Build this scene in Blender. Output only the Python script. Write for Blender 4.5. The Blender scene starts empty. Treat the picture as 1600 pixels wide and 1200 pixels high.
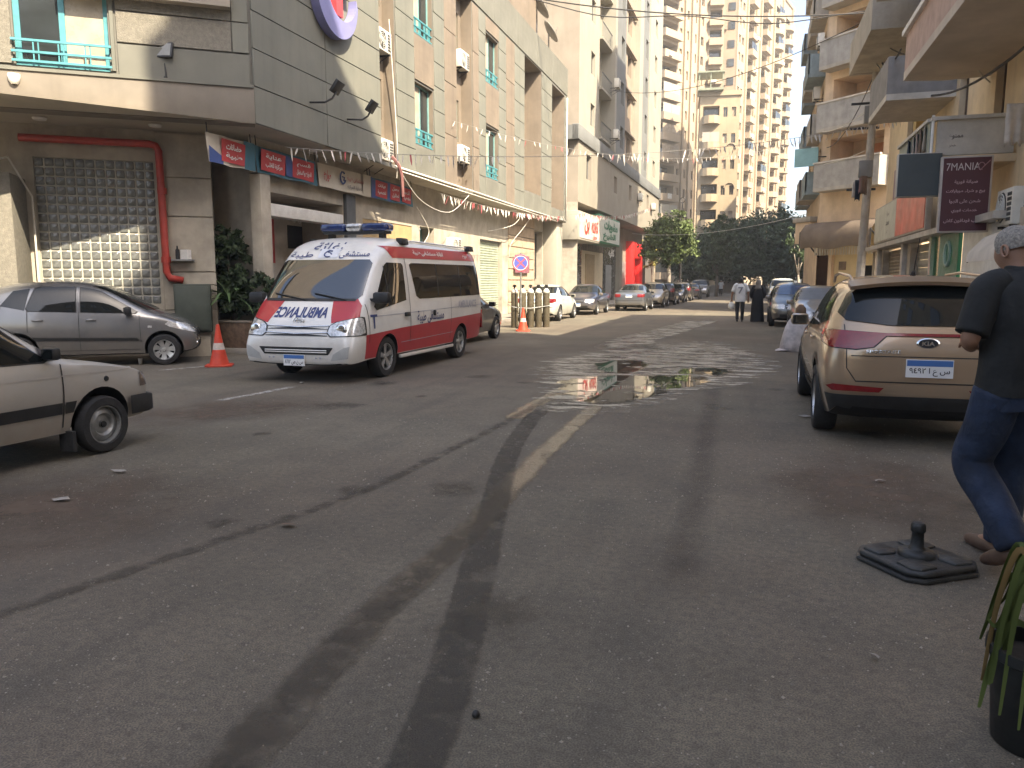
import bpy, bmesh, math, random
from mathutils import Vector, Matrix
from mathutils.bvhtree import BVHTree
R = math.radians
scene = bpy.context.scene
COL = scene.collection
random.seed(7)

# ------------------------------------------------------------------ camera
cd = bpy.data.cameras.new('camera'); cam = bpy.data.objects.new('camera', cd); COL.objects.link(cam)
cd.sensor_width = 36.0; cd.lens = 27.0; cd.clip_start = 0.05; cd.clip_end = 3000
cam.location = (0, 0, 1.55)
cam.rotation_euler = (R(90) - math.atan(160/1200), 0, R(17.1))
scene.camera = cam

# ------------------------------------------------------------------ light
SUN = Vector((-1.0, 0.75, -1.25)).normalized()          # direction the light travels
elev = math.asin(-SUN.z); azim = math.atan2(-SUN.x, -SUN.y)
w = bpy.data.worlds.new('World'); scene.world = w; w.use_nodes = True
nt = w.node_tree; nt.nodes.clear()
sky = nt.nodes.new('ShaderNodeTexSky'); sky.sky_type = 'NISHITA'; sky.sun_disc = False
sky.sun_elevation = elev; sky.sun_rotation = azim
sky.air_density = 0.9; sky.dust_density = 3.6; sky.ozone_density = 1.0
bg = nt.nodes.new('ShaderNodeBackground'); bg.inputs['Strength'].default_value = 0.15
wo = nt.nodes.new('ShaderNodeOutputWorld')
nt.links.new(sky.outputs[0], bg.inputs[0]); nt.links.new(bg.outputs[0], wo.inputs[0])
sl = bpy.data.lights.new('sun', 'SUN'); sl.energy = 5.0; sl.angle = R(0.55); sl.color = (1.0, 0.87, 0.67)
so = bpy.data.objects.new('sun', sl); COL.objects.link(so)
so.rotation_euler = SUN.to_track_quat('-Z', 'Y').to_euler(); so.location = (20, -20, 60)
vs = scene.view_settings
vs.view_transform = 'Standard'; vs.look = 'None'; vs.gamma = 1.0; vs.use_curve_mapping = False
vs.exposure = 1.74
scene.cycles.use_denoising = True
scene.cycles.max_bounces = 8; scene.cycles.diffuse_bounces = 6; scene.cycles.glossy_bounces = 4
scene.cycles.transparent_max_bounces = 12; scene.cycles.caustics_reflective = False; scene.cycles.caustics_refractive = False
scene.cycles.sample_clamp_indirect = 4.0

# ------------------------------------------------------------------ object helpers
def props(o, label=None, cat=None, group=None, kind=None):
    if label: o['label'] = label
    if cat: o['category'] = cat
    if group: o['group'] = group
    if kind: o['kind'] = kind
    return o
def empty(name, loc=(0,0,0), rz=0.0, label=None, cat=None, group=None, scale=1.0):
    o = bpy.data.objects.new(name, None); COL.objects.link(o)
    o.location = loc; o.rotation_euler = (0, 0, rz); o.empty_display_size = .2
    if scale != 1.0: o.scale = (scale,)*3
    return props(o, label, cat, group)
def link(name, me, parent=None, loc=None, rot=None, scale=None):
    o = bpy.data.objects.new(name, me); COL.objects.link(o)
    if parent: o.parent = parent
    if loc: o.location = loc
    if rot: o.rotation_euler = rot
    if scale: o.scale = scale
    return o
def kids(o): return [c for c in o.children]
def dup(o, parent=None):
    c = o.copy(); COL.objects.link(c)
    if parent: c.parent = parent
    for k in list(o.children):
        dup(k, c)
    return c

class MB:
    def __init__(s): s.v = []; s.f = []; s.m = []
    def add(s, vs, fs, m=0):
        b = len(s.v); s.v += [tuple(v) for v in vs]
        for f in fs: s.f.append([b+i for i in f]); s.m.append(m)
        return s
    def quad(s, a, b, c, d, m=0): return s.add([a,b,c,d], [(0,1,2,3)], m)
    def box(s, x0, x1, y0, y1, z0, z1, m=0):
        return s.add([(x0,y0,z0),(x1,y0,z0),(x1,y1,z0),(x0,y1,z0),(x0,y0,z1),(x1,y0,z1),(x1,y1,z1),(x0,y1,z1)],
              [(0,3,2,1),(4,5,6,7),(0,1,5,4),(1,2,6,5),(2,3,7,6),(3,0,4,7)], m)
    def obox(s, c, ax, ay, az, m=0):
        c = Vector(c); ax = Vector(ax); ay = Vector(ay); az = Vector(az)
        P = [c+sx*ax+sy*ay+sz*az for sz in (-1,1) for sx, sy in ((-1,-1),(1,-1),(1,1),(-1,1))]
        return s.add(P, [(0,3,2,1),(4,5,6,7),(0,1,5,4),(1,2,6,5),(2,3,7,6),(3,0,4,7)], m)
    def prism(s, poly, z0, z1, m=0, mtop=None):
        n = len(poly)
        s.add([(x,y,z0) for x,y in poly] + [(x,y,z1) for x,y in poly],
              [[i,(i+1)%n,n+(i+1)%n,n+i] for i in range(n)], m)
        s.add([(x,y,z0) for x,y in poly], [list(range(n))[::-1]], m)
        s.add([(x,y,z1) for x,y in poly], [list(range(n))], m if mtop is None else mtop)
        return s
    def tube(s, pts, r, n=6, m=0, cap=True):
        pts = [Vector(p) for p in pts]; rings = []
        rs = r if isinstance(r, (list, tuple)) else [r]*len(pts)
        up = Vector((0,0,1)); V = []
        u = None
        for i, p in enumerate(pts):
            d = (pts[min(i+1,len(pts)-1)] - pts[max(i-1,0)]).normalized()
            if u is None: u = d.cross(up if abs(d.dot(up)) < .95 else Vector((1,0,0)))
            else: u = u - d*u.dot(d)
            u.normalize(); w_ = u.cross(d)
            V += [p + rs[i]*(math.cos(2*math.pi*k/n)*u + math.sin(2*math.pi*k/n)*w_) for k in range(n)]
        F = []
        for i in range(len(pts)-1):
            for k in range(n): F.append((i*n+k, i*n+(k+1)%n, (i+1)*n+(k+1)%n, (i+1)*n+k))
        if cap: F.append(list(range(n))[::-1]); F.append([(len(pts)-1)*n+k for k in range(n)])
        return s.add(V, F, m)
    def lathe(s, prof, n=16, c=(0,0,0), m=0, axis='z', cap=True):
        V = []
        for r, h in prof:
            for k in range(n):
                a = 2*math.pi*k/n; x, y = r*math.cos(a), r*math.sin(a)
                p = (x,y,h) if axis == 'z' else ((x,h,y) if axis == 'y' else (h,x,y))
                V.append((p[0]+c[0], p[1]+c[1], p[2]+c[2]))
        F = []
        for i in range(len(prof)-1):
            for k in range(n):
                q = (i*n+k, i*n+(k+1)%n, (i+1)*n+(k+1)%n, (i+1)*n+k)
                F.append(q if axis != 'y' else q[::-1])
        if cap and prof[0][0] > 1e-5: F.append(list(range(n))[::-1])
        if cap and prof[-1][0] > 1e-5: F.append([(len(prof)-1)*n+k for k in range(n)])
        return s.add(V, F, m)
    def wall(s, u0, u1, z0, z1, holes=(), t=.25, y=0.0, m=0, mr=None, rev=True):
        # facade sheet in the local XZ plane facing -Y, openings with reveals running inwards (+Y)
        us = sorted({u0,u1,*[max(u0,min(u1,v)) for h in holes for v in h[:2]]}); zs = sorted({z0,z1,*[max(z0,min(z1,v)) for h in holes for v in h[2:4]]})
        for i in range(len(us)-1):
            for k in range(len(zs)-1):
                cu, cz = (us[i]+us[i+1])/2, (zs[k]+zs[k+1])/2
                if any(h[0] < cu < h[1] and h[2] < cz < h[3] for h in holes): continue
                s.quad((us[i],y,zs[k]),(us[i+1],y,zs[k]),(us[i+1],y,zs[k+1]),(us[i],y,zs[k+1]), m)
        q = m if mr is None else mr
        for h in holes if rev else ():
            a,b,c,d = h[:4]; e = y + (h[4] if len(h) > 4 else t)
            s.quad((a,y,c),(a,y,d),(a,e,d),(a,e,c),q); s.quad((b,y,d),(b,y,c),(b,e,c),(b,e,d),q)
            s.quad((a,y,d),(b,y,d),(b,e,d),(a,e,d),q); s.quad((b,y,c),(a,y,c),(a,e,c),(b,e,c),q)
        return s
    def xf(s, M):
        s.v = [tuple(M @ Vector(v)) for v in s.v]; return s
    def mesh(s, name, mats=(), smooth=False, bevel=0.0, bseg=2, angle=None):
        me = bpy.data.meshes.new(name); me.from_pydata(s.v, [], s.f)
        for mt in (mats if isinstance(mats, (list, tuple)) else [mats]): me.materials.append(mt)
        if any(s.m): me.polygons.foreach_set('material_index', s.m)
        if bevel > 0:
            bm = bmesh.new(); bm.from_mesh(me); bmesh.ops.remove_doubles(bm, verts=bm.verts, dist=1e-5)
            ed = [e for e in bm.edges if len(e.link_faces) == 2 and e.calc_face_angle(0) > R(25)]
            bmesh.ops.bevel(bm, geom=ed, offset=bevel, segments=bseg, profile=.5, affect='EDGES', clamp_overlap=True)
            bm.to_mesh(me); bm.free(); smooth = True; angle = angle or 40
        if smooth:
            me.polygons.foreach_set('use_smooth', [True]*len(me.polygons))
            if angle: me.set_sharp_from_angle(angle=R(angle))
        me.update(); return me
    def build(s, name, mats, parent=None, loc=None, rot=None, **kw):
        return link(name, s.mesh(name, mats, **kw), parent, loc, rot)

# ------------------------------------------------------------------ materials
MATS = {}
def principled(name):
    m = bpy.data.materials.new(name); m.use_nodes = True
    n = m.node_tree.nodes; b = n['Principled BSDF']; return m, m.node_tree, b
def mat(name, col, rough=.7, metal=0.0, var=.12, scale=3.0, bump=0.0, bscale=40.0, spec=.5, coat=0.0, emit=None, estr=0.0, streak=0.0, speck=0.0, dirt=None, dirt_amt=0.0, sill=0.0):
    if name in MATS: return MATS[name]
    m, t, b = principled(name); N = t.nodes; L = t.links
    b.inputs['Roughness'].default_value = rough; b.inputs['Metallic'].default_value = metal
    b.inputs['Specular IOR Level'].default_value = spec
    if coat: b.inputs['Coat Weight'].default_value = coat; b.inputs['Coat Roughness'].default_value = .04
    c4 = (*col, 1)
    tc = N.new('ShaderNodeTexCoord'); last = None
    def noise(sc, det=4, rgh=.6, mp=None):
        n = N.new('ShaderNodeTexNoise'); n.inputs['Scale'].default_value = sc; n.inputs['Detail'].default_value = det
        n.inputs['Roughness'].default_value = rgh; L.new(mp or tc.outputs['Object'], n.inputs['Vector']); return n
    def ramp(src, lo, hi, a, z):
        r = N.new('ShaderNodeMapRange'); r.inputs[1].default_value = lo; r.inputs[2].default_value = hi
        r.inputs[3].default_value = a; r.inputs[4].default_value = z; L.new(src, r.inputs[0]); return r.outputs[0]
    def mix(f, A, B, mode='MIX'):
        x = N.new('ShaderNodeMix'); x.data_type = 'RGBA'; x.blend_type = mode
        for sock, v in ((0,f),(6,A),(7,B)):
            if hasattr(v, 'is_output'): L.new(v, x.inputs[sock])
            else: x.inputs[sock].default_value = v
        return x.outputs[2]
    cur = c4
    if var:
        n = noise(scale); d = tuple(max(0,c*(1-2*var)) for c in col) + (1,); h = tuple(min(1,c*(1+var)) for c in col) + (1,)
        cur = mix(ramp(n.outputs[0], .3, .7, 0, 1), d, h)
    if streak:
        mp = N.new('ShaderNodeMapping'); mp.inputs['Scale'].default_value = (1,1,.08); L.new(tc.outputs['Object'], mp.inputs[0])
        n = noise(2.2, 5, .65, mp.outputs[0])
        cur = mix(ramp(n.outputs[0], .48, .75, 0, streak), cur, tuple(c*.45 for c in col)+(1,))
    if speck:
        n = noise(85, 2, .5); cur = mix(ramp(n.outputs[0], .5, .62, 0, speck), cur, tuple(c*.5 for c in col)+(1,))
    if dirt_amt:
        n = noise(1.1, 6, .7); cur = mix(ramp(n.outputs[0], .45, .72, 0, dirt_amt), cur, (*(dirt or (.2,.16,.11)),1))
    if sill:
        sp = N.new('ShaderNodeSeparateXYZ'); L.new(tc.outputs['Object'], sp.inputs[0])
        n = noise(3.5, 5, .7); ad = N.new('ShaderNodeMath'); ad.operation = 'MULTIPLY_ADD'; L.new(n.outputs[0], ad.inputs[0]); ad.inputs[1].default_value = -.5; L.new(sp.outputs[2], ad.inputs[2])
        cur = mix(ramp(ad.outputs[0], -.05, .42, sill, 0), cur, (*(dirt or (.24,.20,.15)),1))
    if hasattr(cur, 'is_output'): L.new(cur, b.inputs['Base Color'])
    else: b.inputs['Base Color'].default_value = cur
    if var and not coat:
        n2 = noise(scale*2.3); L.new(ramp(n2.outputs[0], .3, .7, max(0,rough-.08), min(1,rough+.08)), b.inputs['Roughness'])
    if bump:
        n = noise(bscale, 3); bp = N.new('ShaderNodeBump'); bp.inputs['Strength'].default_value = bump; bp.inputs['Distance'].default_value = .02
        L.new(n.outputs[0], bp.inputs['Height']); L.new(bp.outputs[0], b.inputs['Normal'])
    if emit: b.inputs['Emission Color'].default_value = (*emit,1); b.inputs['Emission Strength'].default_value = estr
    MATS[name] = m; return m
def paint(name, col, metal=.0, rough=.28, dust=.25):
    return mat(name, col, rough, metal, var=.05, scale=1.3, coat=.8, dirt=(.26,.22,.17), dirt_amt=dust, sill=.7)

M_glass   = mat('dark_glass', (.010,.012,.012), .03, 0, var=0, spec=.42)
M_glassb  = mat('building_glass', (.03,.035,.036), .08, 0, var=.3, scale=.7, spec=.7)
M_black   = mat('black_plastic', (.018,.018,.018), .5, 0, var=.2, scale=9)
M_rubber  = mat('tyre_rubber', (.022,.021,.020), .85, 0, var=.25, scale=12, bump=.2)
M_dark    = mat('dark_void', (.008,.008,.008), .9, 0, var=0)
M_chrome  = mat('chrome', (.75,.75,.74), .15, 1.0, var=0)
M_alloy   = mat('alloy_rim', (.52,.52,.51), .33, .8, var=.1, scale=8)
M_steel   = mat('painted_steel', (.30,.30,.29), .45, .6, var=.2, scale=8)
M_redlamp = mat('red_lamp_lens', (.20,.010,.012), .12, 0, var=.1, scale=20, coat=.6)
M_lamp    = mat('clear_lamp_lens', (.62,.62,.60), .1, .35, var=.25, scale=25, coat=.8)
M_amber   = mat('amber_lens', (.6,.2,.03), .15, 0, var=0, coat=.6)
M_white   = mat('white_paint', (.74,.73,.69), .5, 0, var=.08, scale=5, dirt=(.4,.35,.28), dirt_amt=.25)
M_plate   = mat('plate_white', (.78,.79,.78), .4, 0, var=.03)
M_plateb  = mat('plate_blue', (.06,.16,.42), .4, 0, var=.03)
M_ink     = mat('black_ink', (.02,.02,.025), .5, 0, var=0)
# ------------------------------------------------------------------ lettering (Arabic is joined by hand from its presentation forms)
AR = {'ا':('FE8D','FE8E'),'أ':('FE83','FE84'),'إ':('FE87','FE88'),'آ':('FE81','FE82'),'ب':('FE8F','FE90','FE91','FE92'),'ة':('FE93','FE94'),
 'ت':('FE95','FE96','FE97','FE98'),'ث':('FE99','FE9A','FE9B','FE9C'),'ج':('FE9D','FE9E','FE9F','FEA0'),'ح':('FEA1','FEA2','FEA3','FEA4'),
 'خ':('FEA5','FEA6','FEA7','FEA8'),'د':('FEA9','FEAA'),'ذ':('FEAB','FEAC'),'ر':('FEAD','FEAE'),'ز':('FEAF','FEB0'),'س':('FEB1','FEB2','FEB3','FEB4'),
 'ش':('FEB5','FEB6','FEB7','FEB8'),'ص':('FEB9','FEBA','FEBB','FEBC'),'ض':('FEBD','FEBE','FEBF','FEC0'),'ط':('FEC1','FEC2','FEC3','FEC4'),
 'ع':('FEC9','FECA','FECB','FECC'),'غ':('FECD','FECE','FECF','FED0'),'ف':('FED1','FED2','FED3','FED4'),'ق':('FED5','FED6','FED7','FED8'),
 'ك':('FED9','FEDA','FEDB','FEDC'),'ل':('FEDD','FEDE','FEDF','FEE0'),'م':('FEE1','FEE2','FEE3','FEE4'),'ن':('FEE5','FEE6','FEE7','FEE8'),
 'ه':('FEE9','FEEA','FEEB','FEEC'),'و':('FEED','FEEE'),'ى':('FEEF','FEF0'),'ي':('FEF1','FEF2','FEF3','FEF4'),'ئ':('FE89','FE8A','FE8B','FE8C')}
def arabic(s):
    out = []
    s = s.replace('لا', '\u0001')
    AR['\u0001'] = ('FEFB','FEFC')
    for i, ch in enumerate(s):
        if ch not in AR: out.append(ch); continue
        prev = i > 0 and s[i-1] in AR and len(AR[s[i-1]]) == 4
        nxt = i+1 < len(s) and s[i+1] in AR and len(AR[ch]) == 4
        f = AR[ch]; k = (3 if prev and nxt else 1 if prev else 2 if nxt else 0)
        out.append(chr(int(f[k],16)))
    res = ''.join(out)[::-1]
    # digits keep their own order
    import re
    return re.sub(r'[0-9\u0660-\u0669]+', lambda m: m.group(0)[::-1], res)
TEXTS = {}
def text_mesh(s, h, bold=0.0, extrude=.0, width=None, mirror=False):
    """mesh of a line of text, centred on the origin in its XY plane, h tall in the letters' body"""
    key = (s, bold, extrude)
    if key not in TEXTS:
        c = bpy.data.curves.new('lettering', 'FONT'); c.body = s; c.align_x = 'CENTER'; c.size = 1; c.offset = bold; c.extrude = extrude; c.resolution_u = 3
        o = bpy.data.objects.new('lettering', c); COL.objects.link(o)
        dg = bpy.context.evaluated_depsgraph_get(); me = bpy.data.meshes.new_from_object(o.evaluated_get(dg))
        vs = [tuple(v.co) for v in me.vertices]; fs = [list(p.vertices) for p in me.polygons]
        bpy.data.objects.remove(o); bpy.data.curves.remove(c); bpy.data.meshes.remove(me)
        TEXTS[key] = (vs, fs)
    vs, fs = TEXTS[key]
    if not vs: return [], []
    xs = [v[0] for v in vs]; ys = [v[1] for v in vs]
    w0, h0 = max(xs)-min(xs), max(ys)-min(ys); cx, cy = (max(xs)+min(xs))/2, (max(ys)+min(ys))/2
    ky = h/h0; kx = ky if width is None else width/w0
    sx = -kx if mirror else kx
    V = [((x-cx)*sx, (y-cy)*ky, z) for x,y,z in vs]
    F = [f[::-1] for f in fs] if mirror else fs
    return V, F
def text_panel(mb, s, u, z, y, h, m=0, width=None, bold=.0, mirror=False):
    """lettering on a facade-like panel: local XZ plane facing -Y"""
    V, F = text_mesh(s, h, bold, 0, width, mirror)
    mb.add([(u+a, y, z+b) for a,b,c in V], F, m)
# ------------------------------------------------------------------ car kit
RING = 9
def car_shell(ST, wheels, wr, ww, creases=((2,.5),(4,.35)), half_well=.30, sub=2):
    """lofted body: ST = stations (x, zb, zm, zs, zt, wb, wm, ws, wr) from tail to nose; returns an evaluated mesh"""
    V = []; F = []; n = 2*(RING-1)
    for (x,zb,zm,zs,zt,wb,wm,ws,wr_) in ST:
        g = max(0.0, zt-zs); k = min(1.0, g/.3)
        half = [(0,zb),(wb*.7,zb),(wb,zb+.03),(wm,zm),(ws,zs),(ws*.5+wr_*.5+.015*k,zs+g*.52),(wr_,zt-.075*k-.012),(wr_*.72,zt-.018*k),(0,zt)]
        ring = [(x,y,z) for y,z in half] + [(x,-y,z) for y,z in half[-2:0:-1]]
        V += ring
    for i in range(len(ST)-1):
        for k in range(n):
            F.append((i*n+k, (i+1)*n+k, (i+1)*n+(k+1)%n, i*n+(k+1)%n))
    F.append([k for k in range(n)]); F.append([(len(ST)-1)*n+k for k in range(n)][::-1])
    me = bpy.data.meshes.new('shell'); me.from_pydata(V, [], F)
    bm = bmesh.new(); bm.from_mesh(me); bmesh.ops.recalc_face_normals(bm, faces=bm.faces)
    cl = bm.edges.layers.float.new('crease_edge')
    cr = dict(creases)
    for e in bm.edges:
        a, b = e.verts[0].index, e.verts[1].index
        if a//n != b//n and a % n == b % n:
            k = a % n; k = k if k <= RING-1 else n-k
            if k in cr: e[cl] = cr[k]
    bm.to_mesh(me); bm.free()
    o = bpy.data.objects.new('shell', me); COL.objects.link(o)
    md = o.modifiers.new('s', 'SUBSURF'); md.levels = sub; md.render_levels = sub
    cut = MB()
    for (x, yy) in wheels:
        for sg in (-1,1):
            cut.lathe([(wr, yy*sg - half_well if sg > 0 else yy*sg-.5), (wr, yy*sg + .5 if sg > 0 else yy*sg+half_well)], 28, (x,0,wr*.93), axis='y')
    co = cut.build('cutter', [M_dark]); 
    bmc = bmesh.new(); bmc.from_mesh(co.data); bmesh.ops.recalc_face_normals(bmc, faces=bmc.faces); bmc.to_mesh(co.data); bmc.free()
    bo = o.modifiers.new('b', 'BOOLEAN'); bo.object = co; bo.operation = 'DIFFERENCE'; bo.solver = 'EXACT'
    dg = bpy.context.evaluated_depsgraph_get(); dg.update()
    res = bpy.data.meshes.new_from_object(o.evaluated_get(dg))
    bpy.data.objects.remove(o); bpy.data.objects.remove(co)
    res.materials.clear()
    idx = []
    for p in res.polygons:
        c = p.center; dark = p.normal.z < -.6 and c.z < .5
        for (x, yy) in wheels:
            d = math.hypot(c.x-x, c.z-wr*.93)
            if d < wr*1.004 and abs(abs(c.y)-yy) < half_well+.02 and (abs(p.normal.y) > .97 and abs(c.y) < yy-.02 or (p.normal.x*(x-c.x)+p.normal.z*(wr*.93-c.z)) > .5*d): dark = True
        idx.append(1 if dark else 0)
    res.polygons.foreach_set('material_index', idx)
    res.polygons.foreach_set('use_smooth', [True]*len(res.polygons)); res.set_sharp_from_angle(angle=R(38))
    return res
class Car:
    def __init__(s, root, shell, paint_m):
        s.root = root; s.sh = shell
        me = shell.copy(); me.materials.append(paint_m); me.materials.append(M_dark); me.name = 'body'
        s.body = link('body', me, root); s.paint = paint_m
        s.bvh = BVHTree.FromPolygons([v.co.copy() for v in me.vertices], [list(p.vertices) for p in me.polygons])
    def patch(s, name, poly, axis, sg, mt, off=.004, parent=None, lim=None, nmin=.12):
        """skin of the body inside a convex outline, lifted off it by a few millimetres"""
        polys = poly if isinstance(poly[0][0], (list, tuple)) else [poly]
        ai = 'xyz'.index(axis); ij = [i for i in range(3) if i != ai]
        out = MB()
        for pl in polys:
            if sum(pl[i][0]*pl[(i+1)%len(pl)][1]-pl[(i+1)%len(pl)][0]*pl[i][1] for i in range(len(pl))) < 0: pl = pl[::-1]
            bm = bmesh.new(); bm.from_mesh(s.sh)
            lo = [min(p[k] for p in pl) for k in (0,1)]; hi = [max(p[k] for p in pl) for k in (0,1)]
            dead = []
            for f in bm.faces:
                c = f.calc_center_median()
                vs_ = [v.co for v in f.verts]
                if f.material_index == 1 or f.normal[ai]*sg < nmin or (lim and not lim(c)) or \
                   max(v[ij[0]] for v in vs_) < lo[0] or min(v[ij[0]] for v in vs_) > hi[0] or max(v[ij[1]] for v in vs_) < lo[1] or min(v[ij[1]] for v in vs_) > hi[1]:
                    dead.append(f)
            bmesh.ops.delete(bm, geom=dead, context='FACES')
            for i in range(len(pl)):
                a, b = pl[i], pl[(i+1)%len(pl)]
                co = Vector((0,0,0)); no = Vector((0,0,0))
                co[ij[0]], co[ij[1]] = a; no[ij[0]], no[ij[1]] = (b[1]-a[1]), -(b[0]-a[0])
                if no.length < 1e-9: continue
                bmesh.ops.bisect_plane(bm, geom=bm.verts[:]+bm.edges[:]+bm.faces[:], plane_co=co, plane_no=no.normalized(), clear_outer=True, dist=1e-6)
            bm.normal_update()
            b0 = len(out.v)
            bm.verts.index_update()
            for v in bm.verts: out.v.append(tuple(v.co + v.normal*off))
            for f in bm.faces: out.f.append([b0+v.index for v in f.verts]); out.m.append(0)
            bm.free()
        return out.build(name, [mt], parent or s.root, smooth=True, angle=40)
    def both(s, name, poly, mt, off=.004, parent=None, **k):
        return [s.patch(name, poly, 'y', sg, mt, off, parent, **k) for sg in (1,-1)]
    def hit(s, axis, sg, a, b):
        ai = 'xyz'.index(axis); ij = [i for i in range(3) if i != ai]
        o = Vector((0,0,0)); o[ai] = 5*sg; o[ij[0]] = a; o[ij[1]] = b
        d = Vector((0,0,0)); d[ai] = -sg
        r = s.bvh.ray_cast(o, d); return r[0] if r[0] else None
    def text(s, name, txt, axis, sg, a, b, h, mt, width=None, bold=0.0, mirror=False, off=.009, tilt=0.0):
        V, F = text_mesh(txt, h, bold, 0, width, mirror); mb = MB(); P = []
        for x, y, z in V:
            # reading direction as seen from outside
            r = {('x',1):1, ('x',-1):-1, ('y',1):-1, ('y',-1):1}[(axis,sg)]
            pa = a + r*x; pb = b + y + tilt*x*r
            hcur = s.hit(axis, sg, pa, pb)
            p = hcur.copy() if hcur else Vector((pa,0,pb)) if axis == 'y' else Vector((0,pa,pb))
            p['xyz'.index(axis)] += sg*off; P.append(p)
        if P: mb.add(P, F)
        return mb.build(name, [mt], s.root)
    def on(s, axis, sg, a, b, off=0.0):
        p = s.hit(axis, sg, a, b); p = p.copy() if p else Vector((a,0,b)); p['xyz'.index(axis)] += sg*off; return p
WHEELS = {}
def wheel_meshes(r, wd, style):
    key = (round(r,3), round(wd,3), style)
    if key in WHEELS: return WHEELS[key]
    t = MB(); rr = r*.66
    t.lathe([(rr*.98,-wd/2+.02),(rr*1.05,-wd/2),(r*.93,-wd/2+.005),(r*.985,-wd/2+.03),(r,-wd/2+.06),(r,wd/2-.06),(r*.985,wd/2-.03),(r*.93,wd/2-.005),(rr*1.05,wd/2),(rr*.98,wd/2-.02)], 32, axis='y', cap=False)
    tm = t.mesh('tyre', [M_rubber], smooth=True, angle=50)
    g = MB(); y = wd/2-.015     # outer face at +y
    g.lathe([(rr*1.0,-wd/2+.02),(rr*1.0,y),(rr*.94,y),(rr*.90,y-.05),(rr*.88,-wd/2+.02)], 28, axis='y', m=0, cap=False)
    g.lathe([(0.001,y-.085),(rr*.9,y-.085)], 24, axis='y', m=1, cap=False)
    if style == 'steel':
        g.lathe([(0.001,y-.03),(rr*.18,y-.03),(rr*.2,y-.045),(rr*.48,y-.05),(rr*.60,y-.02),(rr*.78,y-.03),(rr*.90,y-.05)], 28, axis='y', m=0, cap=False)
        for k in range(8):
            a = k*math.pi/4; g.lathe([(rr*.06,y-.045),(rr*.06,y-.0285)], 8, (rr*.70*math.cos(a),0,rr*.70*math.sin(a)), m=1, axis='y')
        g.lathe([(0.001,y-.012),(rr*.15,y-.014),(rr*.17,y-.03)], 12, axis='y', m=1)
    else:
        ns, fw = {'cap':(7,.30),'five':(5,.24),'ten':(10,.12)}[style]
        g.lathe([(0.001,y-.012),(rr*.2,y-.014),(rr*.26,y-.04)], 16, axis='y', m=0)
        for k in range(ns):
            a = 2*math.pi*k/ns+.3; ca, sa = math.cos(a), math.sin(a)
            P = []
            for rad, hw, yy in ((rr*.18, rr*fw*.55, y-.02),(rr*.60, rr*fw*.72, y-.022),(rr*.92, rr*fw*.95, y-.01)):
                for sg in (-1,1):
                    for dy in (0,-.04): P.append((rad*ca - sg*hw*sa, yy+dy, rad*sa + sg*hw*ca))
            g.add(P, [(0,2,6,4),(4,6,10,8),(0,4,5,1),(4,8,9,5),(2,3,7,6),(6,7,11,10),(1,5,7,3),(5,9,11,7)], 0)
    gm = g.mesh('rim', [M_alloy if style != 'steel' else M_steel, M_dark], smooth=True, angle=35)
    WHEELS[key] = (tm, gm); return tm, gm
def add_wheels(root, axles, yy, r, wd, style, steer=0):
    tm, gm = wheel_meshes(r, wd, style)
    for i, x in enumerate(axles):
        for sg in (1,-1):
            wobj = link('wheel', tm, root, (x, sg*yy, r), (0, 0, (0 if sg > 0 else math.pi) + (steer if i == 0 else 0)))
            link('rim', gm, wobj)
def mirror_part(car, x, z, mt, sg, sc=1.0):
    p = car.on('y', sg, x, z)
    mb = MB(); mb.obox((x, p.y+sg*.045, z-.03*sc), (.03,0,.01), (0,.05,0), (0,0,.02))
    o = MB(); o.obox((0,0,0), (.05*sc,0,0), (0,.095*sc,0), (0,0,.065*sc))
    m = o.build('mirror', [mt], car.root, (x, p.y+sg*(.13*sc), z), bevel=.03*sc)
    g = MB(); g.obox((-.052*sc,0,0), (.002,0,0), (0,.075*sc,0), (0,0,.048*sc)); g.build('mirror_glass', [M_glass], m)
    mb.build('mirror_arm', [mt], m, (-x, -p.y-sg*(.13*sc), -z))
def rect(a0,a1,b0,b1,c=.02):
    return [(a0+c,b0),(a1-c,b0),(a1,b0+c),(a1,b1-c),(a1-c,b1),(a0+c,b1),(a0,b1-c),(a0,b0+c)]
def grow(poly, d):
    cx = sum(p[0] for p in poly)/len(poly); cz = sum(p[1] for p in poly)/len(poly)
    out = []
    for a, b in poly:
        L = math.hypot(a-cx, b-cz); out.append((a+(a-cx)/L*d, b+(b-cz)/L*d))
    return out
def plate(car, axis, sg, a, b, w_, h_, txt, blue=True):
    """registration plate with a blue band, standing a little proud of the bumper"""
    p = car.on(axis, sg, a, b); ys = [car.on(axis, sg, a+dx, b+dz).x for dx in (-w_/2,w_/2) for dz in (-h_/2,h_/2)]
    x = (max(ys) if sg > 0 else min(ys)) + sg*.012
    root = MB(); root.box(x-.008, x+.008, a-w_/2, a+w_/2, b-h_/2, b+h_/2)
    o = root.build('number_plate', [M_plate], car.root)
    q = MB(); q.box(x+sg*.009-.001, x+sg*.009+.001, a-w_/2+.006, a+w_/2-.006, b+h_*.14, b+h_/2-.006); q.build('plate_band', [M_plateb], o)
    V, F = text_mesh(txt, h_*.46, .015, 0, w_*.86); t = MB()
    r = 1 if sg > 0 else -1
    t.add([(x+sg*.0105, a+r*u, b-h_*.18+v) for u,v,_ in V], F); t.build('plate_lettering', [M_ink], o)
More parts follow.
